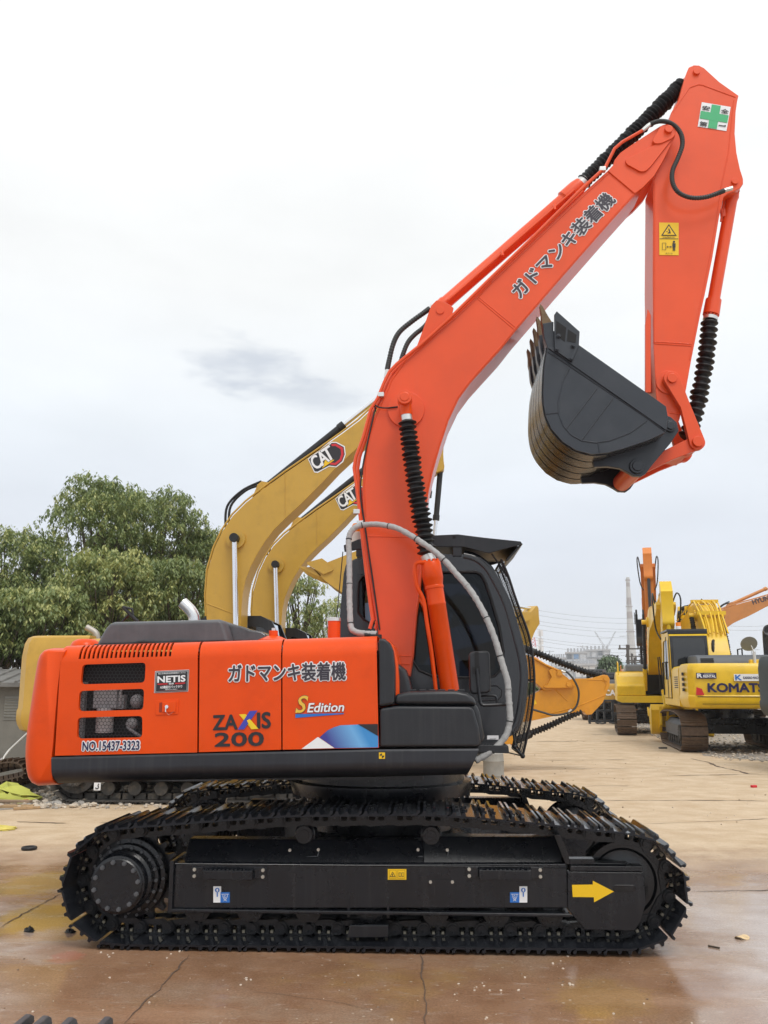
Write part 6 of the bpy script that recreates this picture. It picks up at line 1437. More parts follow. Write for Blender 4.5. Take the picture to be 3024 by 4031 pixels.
b = MB(); sheet(b, 0, [P(x, y, YD+.05) for x, y in ((2092, 2778), (2114, 2770), (2104, 2750), (2096, 2748))]); b.build('warning_sticker', M_YEL, da, smooth=0)

# bright yellow excavator seen from behind
GR = 'excavators in the yard on the right'
K1 = digger('bright yellow excavator seen from behind, navy lettering across its counterweight', GR, D(2842, 28.0), R(83), 1.12, body=M_KOMY, boom=-44, arm=6, bucket=35, bellows_on=True, track=M_RUST, cabm=M_KOMY, cyl_m=M_KOMY, hood_m=mat('blue_grey_hood', (.09, .10, .115), .5, var=.1))
inf = r_info[K1.name]
b = MB(); X = -2.765
def kz(y, z): return Vector((X, y, z))
write(b, 'KOMATSU', kz(.86, 1.40), kz(-.56, 1.40), .19, (-1, 0, 0), [(0, .06, .012)])
sheet(b, 1, [Vector((X-.012, y, z)) for y, z in ((.28, 1.645), (-.42, 1.645), (-.42, 1.80), (.28, 1.80))])
write(b, 'KAIXIAO MACHINERY', kz(.08, 1.69), kz(-.40, 1.69), .055, (-1, 0, 0), [(0, .03, .016)])
write(b, 'K', kz(.25, 1.665), kz(.12, 1.665), .115, (-1, 0, 0), [(3, .05, .016)])
b2_ = [(.98, 1.72), (.64, 1.70), (.64, 1.80), (.98, 1.82)]
def rear(y): return np.interp(abs(y), [0, 1.02, 1.14, 1.24], [-2.765, -2.765, -2.735, -2.62])
sheet(b, 2, [Vector((rear(y)-.018, y, z)) for y, z in ((1.10, 1.70), (.66, 1.70), (.66, 1.83), (1.10, 1.83))])
write(b, 'RENTAL', Vector((rear(.95)-.03, .95, 1.725)), Vector((rear(.68)-.03, .68, 1.725)), .055, (-1, 0, 0), [(1, .05, .006)])
write(b, 'KOMATSU', Vector((rear(.93)-.03, .93, 1.79)), Vector((rear(.72)-.03, .72, 1.79)), .022, (-1, 0, 0), [(1, .0, .006)])
write(b, 'R', Vector((rear(1.0)-.03, 1.08, 1.725)), Vector((rear(.91)-.03, .98, 1.725)), .085, (-1, 0, 0), [(1, .08, .006)])
sheet(b, 4, [Vector((rear(y)-.016, y, z)) for y, z in ((1.13, 1.33), (.95, 1.33), (1.00, 1.47), (1.11, 1.51))])
b.build('lettering', [M_NAVY, M_WHITE, flat('navy_sticker', (.02, .025, .09)), M_BLUE, M_RED], inf['cwt'], world=False, smooth=0)
b = MB(); b.box((-2.2, -.38, 2.09), (.18, .36, .10)); b.build('rear_camera', M_KOMY, K1, world=False, bevel=.02)
b = MB(); b.tube([(-2.3, -.30, 2.02), (-2.3, -.30, 2.32)], .035, 8); b.mat(1); b.lathe((-2.3, -.20, 2.50), (-2.22, -.20, 2.55), [(0, 0), (0, .19), (.03, .17), (.05, .05)], 24); b.mat(0); b.tube([(-2.3, -.30, 2.3), (-2.26, -.24, 2.5)], .014, 6); b.build('round_mirror', [M_SILVER, flat('mirror_back_grey', (.20, .22, .25), .7)], K1, world=False)
b = MB(); b.tube([(-1.6, -.80, 2.1), (-1.6, -.80, 2.62), (-1.66, -.80, 2.78), (-1.80, -.80, 2.84)], [.13, .13, .14, .15], 18); b.mat(1); b.cyl((-1.80, -.80, 2.84), (-1.815, -.80, 2.8425), .125); b.build('exhaust_stack', [M_DARKGREY, M_DARKIN], K1, world=False)
b = MB()                                              # hoses running over the boom
for k in range(6):
    y = -.30+k*.12; up = [inf['rb'](p) for p in BOOM[2:17]]; b.tube([Vector((x-.06-.03*(k % 2), y+.03*math.sin(i_*.9+k), z+.06+.03*(k % 2))) for i_, (x, z) in enumerate(up)], .022, 8)
for i_ in (4, 7, 10, 12): x, z = inf['rb'](BOOM[i_]); b.box((x-.07, 0, z+.07), (.10, .74, .10))
b.build('hydraulic_tubes', M_KOMY, inf['boom'], world=False)
b = MB()
for k in range(4):
    y = -.2+k*.13; x, z = inf['tip']; b.tube(smooth_path([Vector((x-.6, y, z-.1)), Vector((x-.45, y, z+.35)), Vector((x-.1, y, z+.5)), Vector((x+.2, y, z+.15))]), .028, 8)
b.tube(smooth_path([Vector((.6, .1, 1.7)), Vector((.3, .15, 2.3)), Vector((.45, .1, 2.7)), Vector((.7, 0, 2.6))]), .04, 8); b.build('black_hose', M_RUBBER, inf['boom'], world=False)
b = MB(); b.box((.4, .86, 2.955), (1.35, 1.0, .05)); b.box((-.30, .86, 2.90), (.05, .98, .10)); b.build('roof_guard', M_BLACK, K1, world=False, bevel=.01)
b = MB(); b.cyl((-.15, 1.05, 2.98), (-.15, 1.05, 3.06), .07); b.mat(1); b.cyl((-.15, 1.05, 3.06), (-.15, 1.05, 3.16), .065); b.build('beacon', [M_WHITE, M_AMBER], K1, world=False)

b = MB()
for y in (1.36, -1.36): b.tube([(.9, y, 1.3), (.9, y, 2.15), (.2, y, 2.15), (.2, y, 1.9)], .018, 8)
b.tube([(.95, 1.45, 1.3), (.95, 1.47, 2.3), (.75, 1.45, 2.3), (.75, 1.4, 1.6)], .016, 8); b.tube([(-1.5, -.2, 2.02), (-1.5, -.2, 2.42), (-1.0, -.2, 2.42), (-1.0, -.2, 2.02)], .018, 8); b.build('handrail', M_RUBBER, K1, world=False)
b = MB(); b.box((-2.765, 0, 1.295), (.012, 2.2, .014)); b.box((-2.766, 0, 1.13), (.012, 2.0, .010)); b.build('panel_seam', M_DARKIN, inf['cwt'], world=False)
b = MB()
for k in range(4): b.box((-2.30+.0*k, 1.335, 1.45+k*.12), (.22, .015, .07))
b.build('side_grille', M_DARKIN, inf['cwt'], world=False)
b = MB(); b.prism([(-.42, 1.24), (-.42, 2.85), (-.36, 2.85), (-.36, 1.24)], 1.343, 1.352); b.prism([(.15, 1.24), (.15, 2.80), (.21, 2.80), (.21, 1.24)], 1.343, 1.352); b.build('door_post', M_RUBBER, K1, world=False)

# second bright yellow one facing the camera, its boom end-on
K2 = digger('bright yellow excavator facing the camera, its arm hanging with the bucket on the gravel', GR, D(2580, 36.0), R(-100), 1.12, body=M_KOMY, boom=-40, hoses=True, arm=2, bucket=50, bellows_on=True, track=M_RUST, cabm=M_KOMY, cyl_m=M_KOMY)
# tall orange one behind it with a dark bucket
F1 = digger('soft orange excavator behind the yellow ones with its boom raised highest and a dark bucket', GR, D(2566, 45), R(-103), 1.15, body=M_ORG, boom=-14, hoses=True, arm=8, bucket=-10, bellows_on=True, cyl_m=M_DARKGREY, bucket_m=M_DARKGREY)
# lettered orange boom at the right edge
H1 = digger('pale orange excavator at the far right, dark lettering along its boom', GR, D(2722, 52), R(0), 1.3, body=M_HYU, boom=-20, hoses=True, arm=4, bucket=20, cyl_m=M_HYU, track=M_RUST)
inf = r_info[H1.name]; b = MB(); a_, c_ = inf['rb'](loc(1215, 1850)), inf['rb'](loc(1430, 1700))
write(b, 'HYUNDAI', Vector((a_[0], -.273, a_[1])), Vector((c_[0], -.273, c_[1])), .19, NY, [(0, .05, .006)]); b.build('lettering', M_TEXTGREY, inf['boom'], world=False, smooth=0)
# dark machine cut by the right edge
digger('dark green excavator cut off by the right edge of the view', GR, D(3610, 22.0), R(8), 1.05, body=M_DKG, hs=1.25, front=False, track=M_RUST, hood_m=M_DARKGREY)
# small orange and mustard houses between the tracks far behind
digger('small orange excavator with its back turned, left of the yellow tracks', GR, D(2448, 52), R(62), .85, body=mat('bright_orange_paint', (.66, .16, .01), .6), front=False, track=M_RUST)
Q1 = digger('mustard excavator far back, half hidden by the amber arm', GR, D(2400, 50), R(70), .9, body=M_CATY, front=False, track=M_RUST)
b = MB(); write(b, 'CAT', Vector((-2.77, -.1, 1.4)), Vector((-2.77, -.9, 1.4)), .3, (-1, 0, 0), [(0, .06, .012)]); b.build('lettering', M_WHITE, Q1, world=False, smooth=0)

# end of another crawler track poking into the lower left corner
xe = P(455, 4010, -3.9).x
FT = thing('parked_crawler_track', 'dark crawler track whose shoe ends poke into the lower left corner', 'crawler track', (xe-1.70, -4.2, -.007))
fp = resample(track_path((-1.7, .45), .36, (1.66, .45), .385, [(1.2, .838), (0, .842), (-1.2, .83)]), n=46)
b = MB()
for x, z in fp: b.cyl((x, -.06, z), (x, .06, z), .03, n=8)
ch = b.build('track_chain', M_TRACK, FT, world=False)
sm = None; cl = shoe_mb(.19, .6).build('track_shoe', mat('grey_track_shoe', (.06, .062, .066), .5, var=.3, vscale=8, dirt=(.2, .15, .1), dirt_amt=.5, dirt_scale=8), None, bevel=.004)
for i in range(len(fp)):
    a = Vector((fp[i-1][0], 0, fp[i-1][1])); c = Vector((fp[i][0], 0, fp[i][1])); t = (c-a).normalized(); nr = Vector((t.z, 0, -t.x))
    o = cl if i == 0 else cl.copy()
    if i: COL.objects.link(o)
    o.parent = ch; o.matrix_local = Matrix.Translation((a+c)/2) @ Matrix((t, nr.cross(t), nr)).transposed().to_4x4()
# ================================================================== trees
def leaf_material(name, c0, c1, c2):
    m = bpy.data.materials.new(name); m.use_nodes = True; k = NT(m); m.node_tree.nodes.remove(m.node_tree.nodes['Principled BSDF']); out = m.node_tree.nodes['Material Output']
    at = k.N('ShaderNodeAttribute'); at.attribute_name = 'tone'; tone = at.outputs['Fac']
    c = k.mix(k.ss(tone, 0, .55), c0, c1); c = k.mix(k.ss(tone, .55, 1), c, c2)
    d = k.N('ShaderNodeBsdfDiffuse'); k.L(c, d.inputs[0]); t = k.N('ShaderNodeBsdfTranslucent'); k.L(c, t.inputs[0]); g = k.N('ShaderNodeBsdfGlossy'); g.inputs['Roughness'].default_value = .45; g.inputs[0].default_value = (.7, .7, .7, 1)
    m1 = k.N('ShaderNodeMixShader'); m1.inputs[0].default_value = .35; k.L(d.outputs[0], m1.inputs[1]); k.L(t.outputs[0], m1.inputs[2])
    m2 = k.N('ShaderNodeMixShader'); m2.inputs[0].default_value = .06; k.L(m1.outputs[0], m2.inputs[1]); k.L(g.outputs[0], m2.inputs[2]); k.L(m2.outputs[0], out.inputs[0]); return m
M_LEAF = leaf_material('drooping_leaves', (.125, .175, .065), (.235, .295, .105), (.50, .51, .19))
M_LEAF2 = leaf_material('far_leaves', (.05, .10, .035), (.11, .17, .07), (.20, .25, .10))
M_BARK = mat('bark', (.09, .07, .05), .9, var=.3, vscale=12, bump=.6, bscale=30)
def leaves_mesh(name, clumps, per, size, parent, material, rng, droop=.8):
    """many small folded leaves hanging in sprays around clump centres (x, y, z, r, tone)"""
    V = []; T = []
    for (cx, cy, cz, r, tone) in clumps:
        n = int(per*r*r)
        nt = max(4, n//9)                       # twigs: sprays of about nine leaves
        d = rng.normal(size=(nt, 3)); d /= np.linalg.norm(d, axis=1)[:, None]; d[:, 2] = np.abs(d[:, 2])*1.0-.35*rng.random(nt)
        tw = np.array((cx, cy, cz))+d*(r*(.55+.5*rng.random(nt)))[:, None]*np.array((1, 1, .8))
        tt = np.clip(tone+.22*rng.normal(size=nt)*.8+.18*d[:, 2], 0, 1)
        k = 9
        ang = rng.random((nt, k))*2*math.pi
        out = np.stack([np.cos(ang), np.sin(ang), np.zeros_like(ang)], -1)
        base = tw[:, None, :]+out*(size*.35*rng.random((nt, k)))[..., None]+np.array((0, 0, 1))*(size*.5*rng.normal(size=(nt, k)))[..., None]
        dirv = out*(1-.25*droop)+np.array((0, 0, -1))*(droop*(.5+.9*rng.random((nt, k))))[..., None]
        dirv /= np.linalg.norm(dirv, axis=-1)[..., None]
        side = np.cross(dirv, np.array((0, 0, 1.))); side /= np.maximum(np.linalg.norm(side, axis=-1)[..., None], 1e-5)
        L = size*(.7+.6*rng.random((nt, k)))[..., None]; W = L*.20
        p0 = base; p1 = base+dirv*L*.5+side*W; p2 = base+dirv*L+np.array((0, 0, -1))*L*.12; p3 = base+dirv*L*.5-side*W
        V.append(np.stack([p0, p1, p2, p3], 2).reshape(-1, 3)); T.append(np.repeat(np.clip(np.repeat(tt[:, None], k, 1)+.15*rng.normal(size=(nt, k)), 0, 1).reshape(-1), 1))
    V = np.concatenate(V); T = np.concatenate(T); nf = len(T)
    me = bpy.data.meshes.new(name); me.vertices.add(len(V)); me.vertices.foreach_set('co', V.astype(np.float32).ravel()); me.loops.add(nf*4); me.polygons.add(nf)
    me.loops.foreach_set('vertex_index', np.arange(nf*4, dtype=np.int32)); me.polygons.foreach_set('loop_start', np.arange(0, nf*4, 4, dtype=np.int32)); me.polygons.foreach_set('loop_total', np.full(nf, 4, dtype=np.int32))
    a = me.attributes.new('tone', 'FLOAT', 'FACE'); a.data.foreach_set('value', T.astype(np.float32)); me.update(calc_edges=True); me.materials.append(material)
    o = bpy.data.objects.new(name, me); COL.objects.link(o); o.parent = parent; return o
def tree(label, px, dist, ytop, wpx, ybot, per=820, size=.112, group='trees behind the parked machines', tone=.4, dens=1.0, seed=0, material=None, depth=1.0, bare=False, name='broadleaf_tree'):
    rng = np.random.default_rng(seed+100); rnd = random.Random(seed)
    base = D(px, dist); f = F/dist*1.0
    zt = P(px, ytop, base.y).z; zb = max(.9, P(px, ybot, base.y).z); w_ = wpx/f
    t = thing(name, label, 'tree', base, 0, group)
    H = zt-zb; clumps = []; limbs = MB()
    tr = [Vector((0, 0, 0))]; 
    for k in range(1, 7): tr.append(Vector((rnd.uniform(-.12, .12)*k*.3, rnd.uniform(-.1, .1)*k*.3, zt*.82*k/6)))
    limbs.tube(tr, [max(.03, .15*(1-k/7)) for k in range(7)], 8)
    n = int(94*dens)
    for i in range(n):
        u = rnd.random(); zz = zb+H*(.06+.88*u); env = math.sin(math.pi*min(1, .22+.70*(u**1.1)))**.6
        a = rnd.random()*2*math.pi; rr_ = w_*env*math.sqrt(rnd.uniform(.15, 1.0)); x, y = rr_*math.cos(a), rr_*math.sin(a)*depth
        r = rnd.uniform(.34, .66)*min(1.25, max(.55, w_/1.5))
        zz = min(zz, zt-r*.7)
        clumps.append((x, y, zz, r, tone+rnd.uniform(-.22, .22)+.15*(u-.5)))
        if i % 2 == 0:
            s0 = tr[min(5, 1+int(5*max(0, (zz-.8)/zt*.8)))]; e = Vector((x, y, zz)); mid = (s0+e)/2+Vector((0, 0, -.15)); limbs.tube([s0, mid, e], [.045, .03, .012], 6)
    for k in range(int(7*dens)):                                  # leaders that break the outline at the top
        a = rnd.uniform(-.8, .8)*w_; clumps.append((a, rnd.uniform(-.5, .5)*w_*depth, zt-rnd.uniform(.2, 1.1)*(.4+abs(a)/w_), rnd.uniform(.26, .42), tone+.1))
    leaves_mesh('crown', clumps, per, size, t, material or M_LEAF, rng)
    limbs.build('trunk', M_BARK, t, world=False)
    return t
TG = 'trees behind the parked machines'
tree('tallest broadleaf tree above the black engine hood', 350, 27, 1885, 250, 2500, seed=1, tone=.35)
tree('broad tree at the left edge above the shed roof', 0, 26, 2075, 250, 2600, seed=2, tone=.36)
tree('round topped tree between the tallest one and the mustard booms', 590, 28, 1925, 200, 2520, seed=3, tone=.36)
tree('lower tree touching the first mustard boom', 790, 29, 2085, 170, 2550, seed=4, tone=.42)
tree('shorter yellow green tree in front of the tallest one', 390, 23, 2165, 190, 2560, seed=5, tone=.62)
tree('bushy low tree with bright tips above the mustard counterweight', 150, 22, 2310, 190, 2600, seed=6, tone=.48)
tree('dense dark tree low behind the chrome exhaust pipe', 690, 24, 2200, 180, 2600, seed=7, tone=.40)
tree('dark low tree beside the shed at the left edge', -60, 22, 2350, 170, 2620, seed=8, tone=.30)
tree('tree seen between the second mustard boom and the black cab', 1170, 30, 2265, 130, 2620, seed=9, tone=.50, per=500)
tree('thin airy tree against the sky beside the black cab', 1300, 34, 2350, 95, 2620, seed=10, tone=.62, per=170, dens=.8)
tree('dark round tree in front of the distant pale buildings', 2402, 130, 2588, 46, 2690, seed=11, tone=.22, size=.5, per=60, material=M_LEAF2, group='distant greenery')
tree('light green bush below the distant dark tree', 2440, 100, 2630, 58, 2720, seed=12, tone=.75, size=.4, per=70, material=M_LEAF2, group='distant greenery', name='leafy_bush')
tree('dark bush beside the tall utility pole', 2500, 110, 2640, 40, 2720, seed=13, tone=.4, size=.4, per=70, material=M_LEAF2, group='distant greenery', name='leafy_bush')
tree('low green bush under the amber boom', 2110, 60, 2690, 45, 2740, seed=14, tone=.6, size=.3, per=90, material=M_LEAF2, group='distant greenery', name='leafy_bush')

# ================================================================== left side: shed, scrap, litter
M_PLASTER = mat('grey_render', (.20, .19, .165), .9, var=.15, vscale=3, bump=.3, bscale=20, streak=.1, dirt=(.12, .11, .09), dirt_amt=.5, dirt_scale=2)
M_TILE = mat('dull_roof_sheet', (.17, .165, .155), .8, var=.25, vscale=5)
SHX = D(-180, 19.5)
SH = thing('low_shed', 'low grey shed with a slatted vent at the left edge', 'shed', (SHX.x, SHX.y, 0), R(4))
b = MB(); b.box((0, 1.2, .86), (5.0, 2.4, 1.72)); b.build('wall', M_PLASTER, SH, world=False)
b = MB(); b.prismx([(-.22, 1.70), (-.22, 1.78), (1.3, 2.06), (2.6, 1.78), (2.6, 1.70), (1.3, 1.98)], -2.7, 2.7)
for k in range(18): b.tube([(-2.6+k*.3, -.22, 1.79), (-2.6+k*.3, 1.3, 2.07)], .03, 6)
b.build('roof', M_TILE, SH, world=False)
b = MB()
xv = 1.30
b.box((xv, -.004, 1.30), (.52, .02, .44))
for k in range(7): b.box((xv, -.02, 1.14+k*.055), (.50, .03, .035), Matrix.Rotation(.5, 3, 'X'))
b.build('vent', mat('grey_slats', (.26, .255, .23), .8), SH, world=False)
b = MB(); b.tube(smooth_path([P(-60, 2676, 12.0), P(20, 2686, 12.0), P(60, 2696, 12.0), P(110, 2712, 12.0)]), .028, 8); tag(b.build('white_hose', flat('white_plastic', (.75, .75, .73)), None), 'white plastic pipe hanging along the eave of the grey shed', 'pipe')
b = MB(); b.tube(smooth_path([G(-40, 3030)+Vector((0, 0, .35)), P(0, 2992, 8.6), P(40, 2950, 8.6), P(110, 2885, 8.6)]), .018, 8); tag(b.build('leaning_rod', flat('white_rod', (.8, .8, .78)), None), 'thin white rod leaning from the scrap heap towards the mustard counterweight', 'rod')
# scrap heap of old track chain
SC_ = thing('scrap_track_chain', 'heap of rusty brown old track chain at the left edge', 'scrap heap', G(40, 3125))
b = MB(); base = Vector(SC_.location)
path = [P(x, y, base.y) for x, y in ((-200, 3060), (-120, 3030), (-40, 3010), (40, 2998), (100, 3005), (112, 3045), (60, 3062), (0, 3075), (-60, 3090))]
for lane, dy in ((0, 0), (1, .45)):
    pp = smooth_path([p+Vector((lane*.12, dy, -.06*lane)) for p in path], 3)
    for i in range(len(pp)-1):
        a, c = pp[i], pp[i+1]; t = (c-a).normalized(); nr = Vector((-t.z, 0, t.x)); M = Matrix((t, Vector((0, 1, 0)), nr)).transposed(); mloc = (a+c)/2
        if mloc.z < .05: mloc.z = .06
        b.box(mloc, ((c-a).length*.95, .42, .02), M); b.box(mloc+nr*.03, (.02, .42, .05), M); b.box(mloc-nr*.04, ((c-a).length*.8, .10, .07), M)
b.build('chain', M_RUST, SC_)
for i, (x, y, l, a, col) in enumerate(((55, 3180, .55, .15, 0), (20, 3168, .8, -.06, 1), (105, 3186, .35, .5, 0), (-20, 3176, .6, .1, 1))):
    b = MB(); q = G(x, y); b.box((0, 0, 0), (l, .09, .035), Matrix.Rotation(a, 3, 'Z')); o = b.build('wooden_plank', mat('old_wood_%d' % i, ((.42, .28, .15), (.30, .21, .14))[col], .85, var=.25, vscale=4, stretch=(1, 8, 1)), None, bevel=.004)
    o.location = (q.x, q.y, .022+.03*(i == 1)); tag(o, ('short tan plank end lying left of the track rubble', 'longest weathered plank lying under the yellow sack', 'stubby tan offcut nearest the track rubble', 'grey brown plank at the very left edge below the sack')[i], 'plank', 'planks by the left rubble')
def crumple(name, px, py, wx, wy, h, m, label, cat, seed, spikes=1.0):
    q = G(px, py); rnd = random.Random(seed); n = 16; rings = []
    for j in range(7):
        k = j/6; rr_ = math.cos(k*math.pi/2)**.6 if j < 6 else .02
        rings.append([q+Vector((wx*rr_*math.cos(2*math.pi*i/n)*(1+spikes*rnd.uniform(-.18, .18)), wy*rr_*math.sin(2*math.pi*i/n)*(1+spikes*rnd.uniform(-.18, .18)), h*k*(1+spikes*rnd.uniform(-.3, .3))+.003)) for i in range(n)])
    b = MB(); b.loft(rings); return tag(b.build(name, m, None, smooth=25), label, cat)
M_BAGY = mat('yellow_green_sack', (.50, .52, .10), .7, var=.12, vscale=5, bump=.4, bscale=12)
crumple('sack', 22, 3155, .50, .30, .24, M_BAGY, 'yellow green woven sack lying by the rubble at the left edge', 'sack', 3)
crumple('cloth', 2, 3265, .20, .15, .04, mat('yellow_cloth', (.62, .52, .12), .8, var=.15), 'flat yellow cloth on the paving at the left edge', 'cloth', 4)
crumple('plastic_sheet', 90, 3105, .42, .3, .22, mat('clear_plastic', (.62, .60, .54), .3, var=.2, vscale=8), 'crumpled pale plastic sheet beside the rusty track scrap', 'plastic sheet', 5, 1.6)
crumple('foil_bag', 152, 3100, .14, .12, .16, mat('silver_blue_foil', (.45, .50, .55), .25, metal=.5, var=.3, vscale=15), 'small silver blue bag against the orange counterweight', 'bag', 6, 1.8)
b = MB(); q = G(101, 3160); b.cyl(q, q+Vector((0, 0, .05)), .05); tag(b.build('red_rag', M_RED, None), 'small red rag at the end of the yellow green sack', 'rag')
b = MB(); q = G(115, 3345); b.tube([q+Vector((.065*math.cos(a), .065*math.sin(a), .018)) for a in np.linspace(0, 2*math.pi, 20)], .018, 8); tag(b.build('rubber_ring', M_RUBBER, None), 'small black rubber ring on the paving left of the tracks', 'ring')
crumple('oily_rag', 116, 3668, .035, .03, .028, M_RUBBER, 'black crumpled rag lying on the paving left of the tracks', 'rag', 7, 2)
crumple('oily_rag', 277, 3672, .035, .025, .022, M_RUBBER, 'black crumpled rag tucked under the left end of the near track', 'rag', 8, 2)
b = MB(); q = G(2920, 3695); lf = [Vector((.05*math.cos(a)*(1+.1*math.cos(3*a)), .038*math.sin(a), .006+.010*math.sin(2*a)+.006)) for a in np.linspace(0, 2*math.pi, 14)[:-1]]
b.add([q+p for p in lf]+[q+Vector((0, 0, .022))]+[q+p+Vector((0, 0, -.004)) for p in lf], [(i, (i+1) % 13, 13) for i in range(13)]+[(i, (i+1) % 13, 14+(i+1) % 13, 14+i) for i in range(13)]); tag(b.build('dry_leaf', mat('dry_leaf', (.68, .50, .28), .6, var=.3, vscale=30), None), 'dry tan leaf on the wet pale paving right of the tracks', 'leaf')
b = MB(); q = G(2590-200, 3783); b.box(q+Vector((0, 0, .004)), (.05, .008, .008), Matrix.Rotation(.6, 3, 'Z')); q = G(2810, 3730); b = MB(); b.tube([q+Vector((-.03, .02, .006)), q+Vector((.03, -.03, .006))], .006, 6); tag(b.build('twig', M_BARK, None), 'short dark twig on the wet paving right of the tracks', 'twig')
b = MB(); q = G(2968, 3100); b.box(q+Vector((0, 0, .02)), (.10, .06, .04), Matrix.Rotation(.4, 3, 'Z')); tag(b.build('red_scrap', M_RED, None, bevel=.008), 'small red scrap on the sandy boards at the right', 'scrap')
b = MB(); q = G(2610, 2947); b.box(q+Vector((0, 0, .02)), (.22, .1, .04), Matrix.Rotation(.2, 3, 'Z')); tag(b.build('dark_scrap', M_DARKGREY, None, bevel=.008), 'flat dark scrap on the boards before the yellow track', 'scrap')
# pale drum standing beyond the far track
q = G(1945, 3098); b = MB(); b.lathe((q.x, q.y, 0), (q.x, q.y, 1), [(0, .16), (0, .18), (.02, .185), (.18, .18), (.2, .187), (.22, .18), (.42, .18), (.44, .187), (.46, .18), (.56, .175), (.57, .15)], 26)
tag(b.build('plastic_drum', mat('grey_plastic_drum', (.27, .26, .235), .6, var=.2, vscale=4, streak=.1), None), 'grey plastic drum standing behind the far track under the black cab', 'drum')

# ================================================================== mid and far right
def post_frame():
    t = thing('fork_carriage', 'dark steel fork frame standing beyond the amber arm', 'fork frame', D(2362, 44), R(8)); w_ = 1.25
    b = MB()
    for x in (-.62, -.25, .1, .5, .62): b.box((x, 0, .55), (.09, .12, 1.1))
    for z in (.12, .6, 1.05): b.box((0, .01, z), (1.36, .10, .09))
    for x in (-.3, .35): b.box((x, -.5, .06), (.12, 1.0, .06))
    b.box((.78, .2, .8), (.08, .1, 1.6)); b.build('frame', M_DARKGREY, t, world=False, bevel=.01)
post_frame()
q = D(2425, 56); b = MB(); b.box((q.x, q.y, .45), (.9, .8, .9)); tag(b.build('concrete_block', mat('pale_concrete', (.55, .50, .40), .9, var=.1), None, bevel=.03), 'pale concrete block between the fork frame and the rusty tracks', 'block')
q0, q1 = D(2395, 60), D(2500, 60); b = MB(); b.tube([q0+Vector((0, 0, 1.05)), q1+Vector((0, 0, 1.0))], .12, 12); tag(b.build('white_pipe', flat('white_pipe_paint', (.8, .8, .8)), None), 'white pipe lying across behind the small orange excavator', 'pipe')
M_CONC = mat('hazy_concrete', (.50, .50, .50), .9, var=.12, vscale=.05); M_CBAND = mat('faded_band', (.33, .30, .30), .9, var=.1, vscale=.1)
# chimney
q = D(2488, 600); zt = 71.0
CH = thing('power_station_chimney', 'tall pale banded chimney left of the orange boom', 'chimney', q)
b = MB(); prof = [(0, 3.8), (10, 3.4), (20, 2.85), (40, 2.05), (60, 1.42), (68, 1.15), (zt, 1.12)]
def cr(z): return float(np.interp(z, [p[0] for p in prof], [p[1] for p in prof]))
bands = [0, 45.0, 48.0, 52.5, 57.0, 61.5, 65.5, 70.0, 74.0]; cols = [0, 0, 1, 0, 1, 0, 1, 1]
zb_ = [0, 28, 44.5, 48.8, 53.2, 57.8, 62.2, 65.0, 67.5, 71.0]; cols = [0, 0, 1, 0, 1, 0, 0, 1, 0]
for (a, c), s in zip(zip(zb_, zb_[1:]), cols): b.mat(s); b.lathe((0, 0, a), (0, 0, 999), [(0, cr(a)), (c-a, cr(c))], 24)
b.build('shaft', [M_CONC, M_CBAND], CH, world=False)
b = MB()
for z in (36, 52, 69.0): b.lathe((0, 0, z), (0, 0, 999), [(0, cr(z)), (.0, cr(z)+.5), (.5, cr(z)+.5), (.5, cr(z))], 24)
b.build('gallery', M_CBAND, CH, world=False)
# power station blocks
def block(label, px0, px1, dist, ytop, tint, seed, floors=4):
    a, c = D(px0, dist), D(px1, dist); h = P((px0+px1)/2, ytop, (a.y+c.y)/2).z; rnd = random.Random(seed)
    t = thing('power_station_block', label, 'building', (a+c)/2, math.atan2(c.y-a.y, c.x-a.x), 'power station blocks'); w_ = (c-a).length
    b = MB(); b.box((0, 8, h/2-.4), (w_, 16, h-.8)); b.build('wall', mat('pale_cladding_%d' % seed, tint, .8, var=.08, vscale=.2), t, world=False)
    b = MB(); b.box((0, 8, h-.35), (w_+.8, 16.8, .7))
    for k in range(6): b.box((-w_*.4+k*w_*.16, 6, h+.9), (.8, .8, 1.6))
    b.build('roof', mat('roof_grey_%d' % seed, (.42, .43, .45), .8), t, world=False)
    n = max(3, int(w_/2.4)); fh = h/floors
    for f in range(floors):
        for k in range(n):
            if rnd.random() < .45:
                wd = w_/n*.7; b = MB(); b.box((-w_/2+(k+.5)*w_/n, -.05, fh*(f+.5)), (wd, .3, fh*.5)); b.build('window', rnd.choice((M_WBLUE, M_WDARK, M_WPALE)), t, world=False)
    b = MB()
    for f in range(1, floors): b.box((0, -.25, f*fh), (w_, .4, .35))
    for k in range(n+1): b.box((-w_/2+k*w_/n, -.2, h/2), (.25, .35, h-1.2))
    b.build('frame', mat('steel_frame_%d' % seed, (.30, .32, .35), .7), t, world=False)
M_WBLUE = mat('faded_blue_panel', (.16, .27, .45), .7); M_WDARK = mat('dark_bay', (.14, .16, .19), .7); M_WPALE = mat('white_panel', (.72, .73, .75), .7)
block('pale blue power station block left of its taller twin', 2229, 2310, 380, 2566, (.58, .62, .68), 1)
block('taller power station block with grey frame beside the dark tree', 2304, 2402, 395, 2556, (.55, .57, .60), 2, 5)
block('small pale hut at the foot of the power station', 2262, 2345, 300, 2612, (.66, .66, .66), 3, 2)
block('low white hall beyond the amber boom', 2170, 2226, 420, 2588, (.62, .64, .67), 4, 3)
q0, q1 = D(2445, 170), D(2545, 170); WH = thing('grey_warehouse', 'low grey warehouse roof behind the orange boom foot', 'building', (q0+q1)/2, R(-16))
b = MB(); b.box((0, 6, 1.7), (8, 12, 3.4)); b.build('wall', mat('warehouse_grey', (.36, .40, .42), .8), WH, world=False)
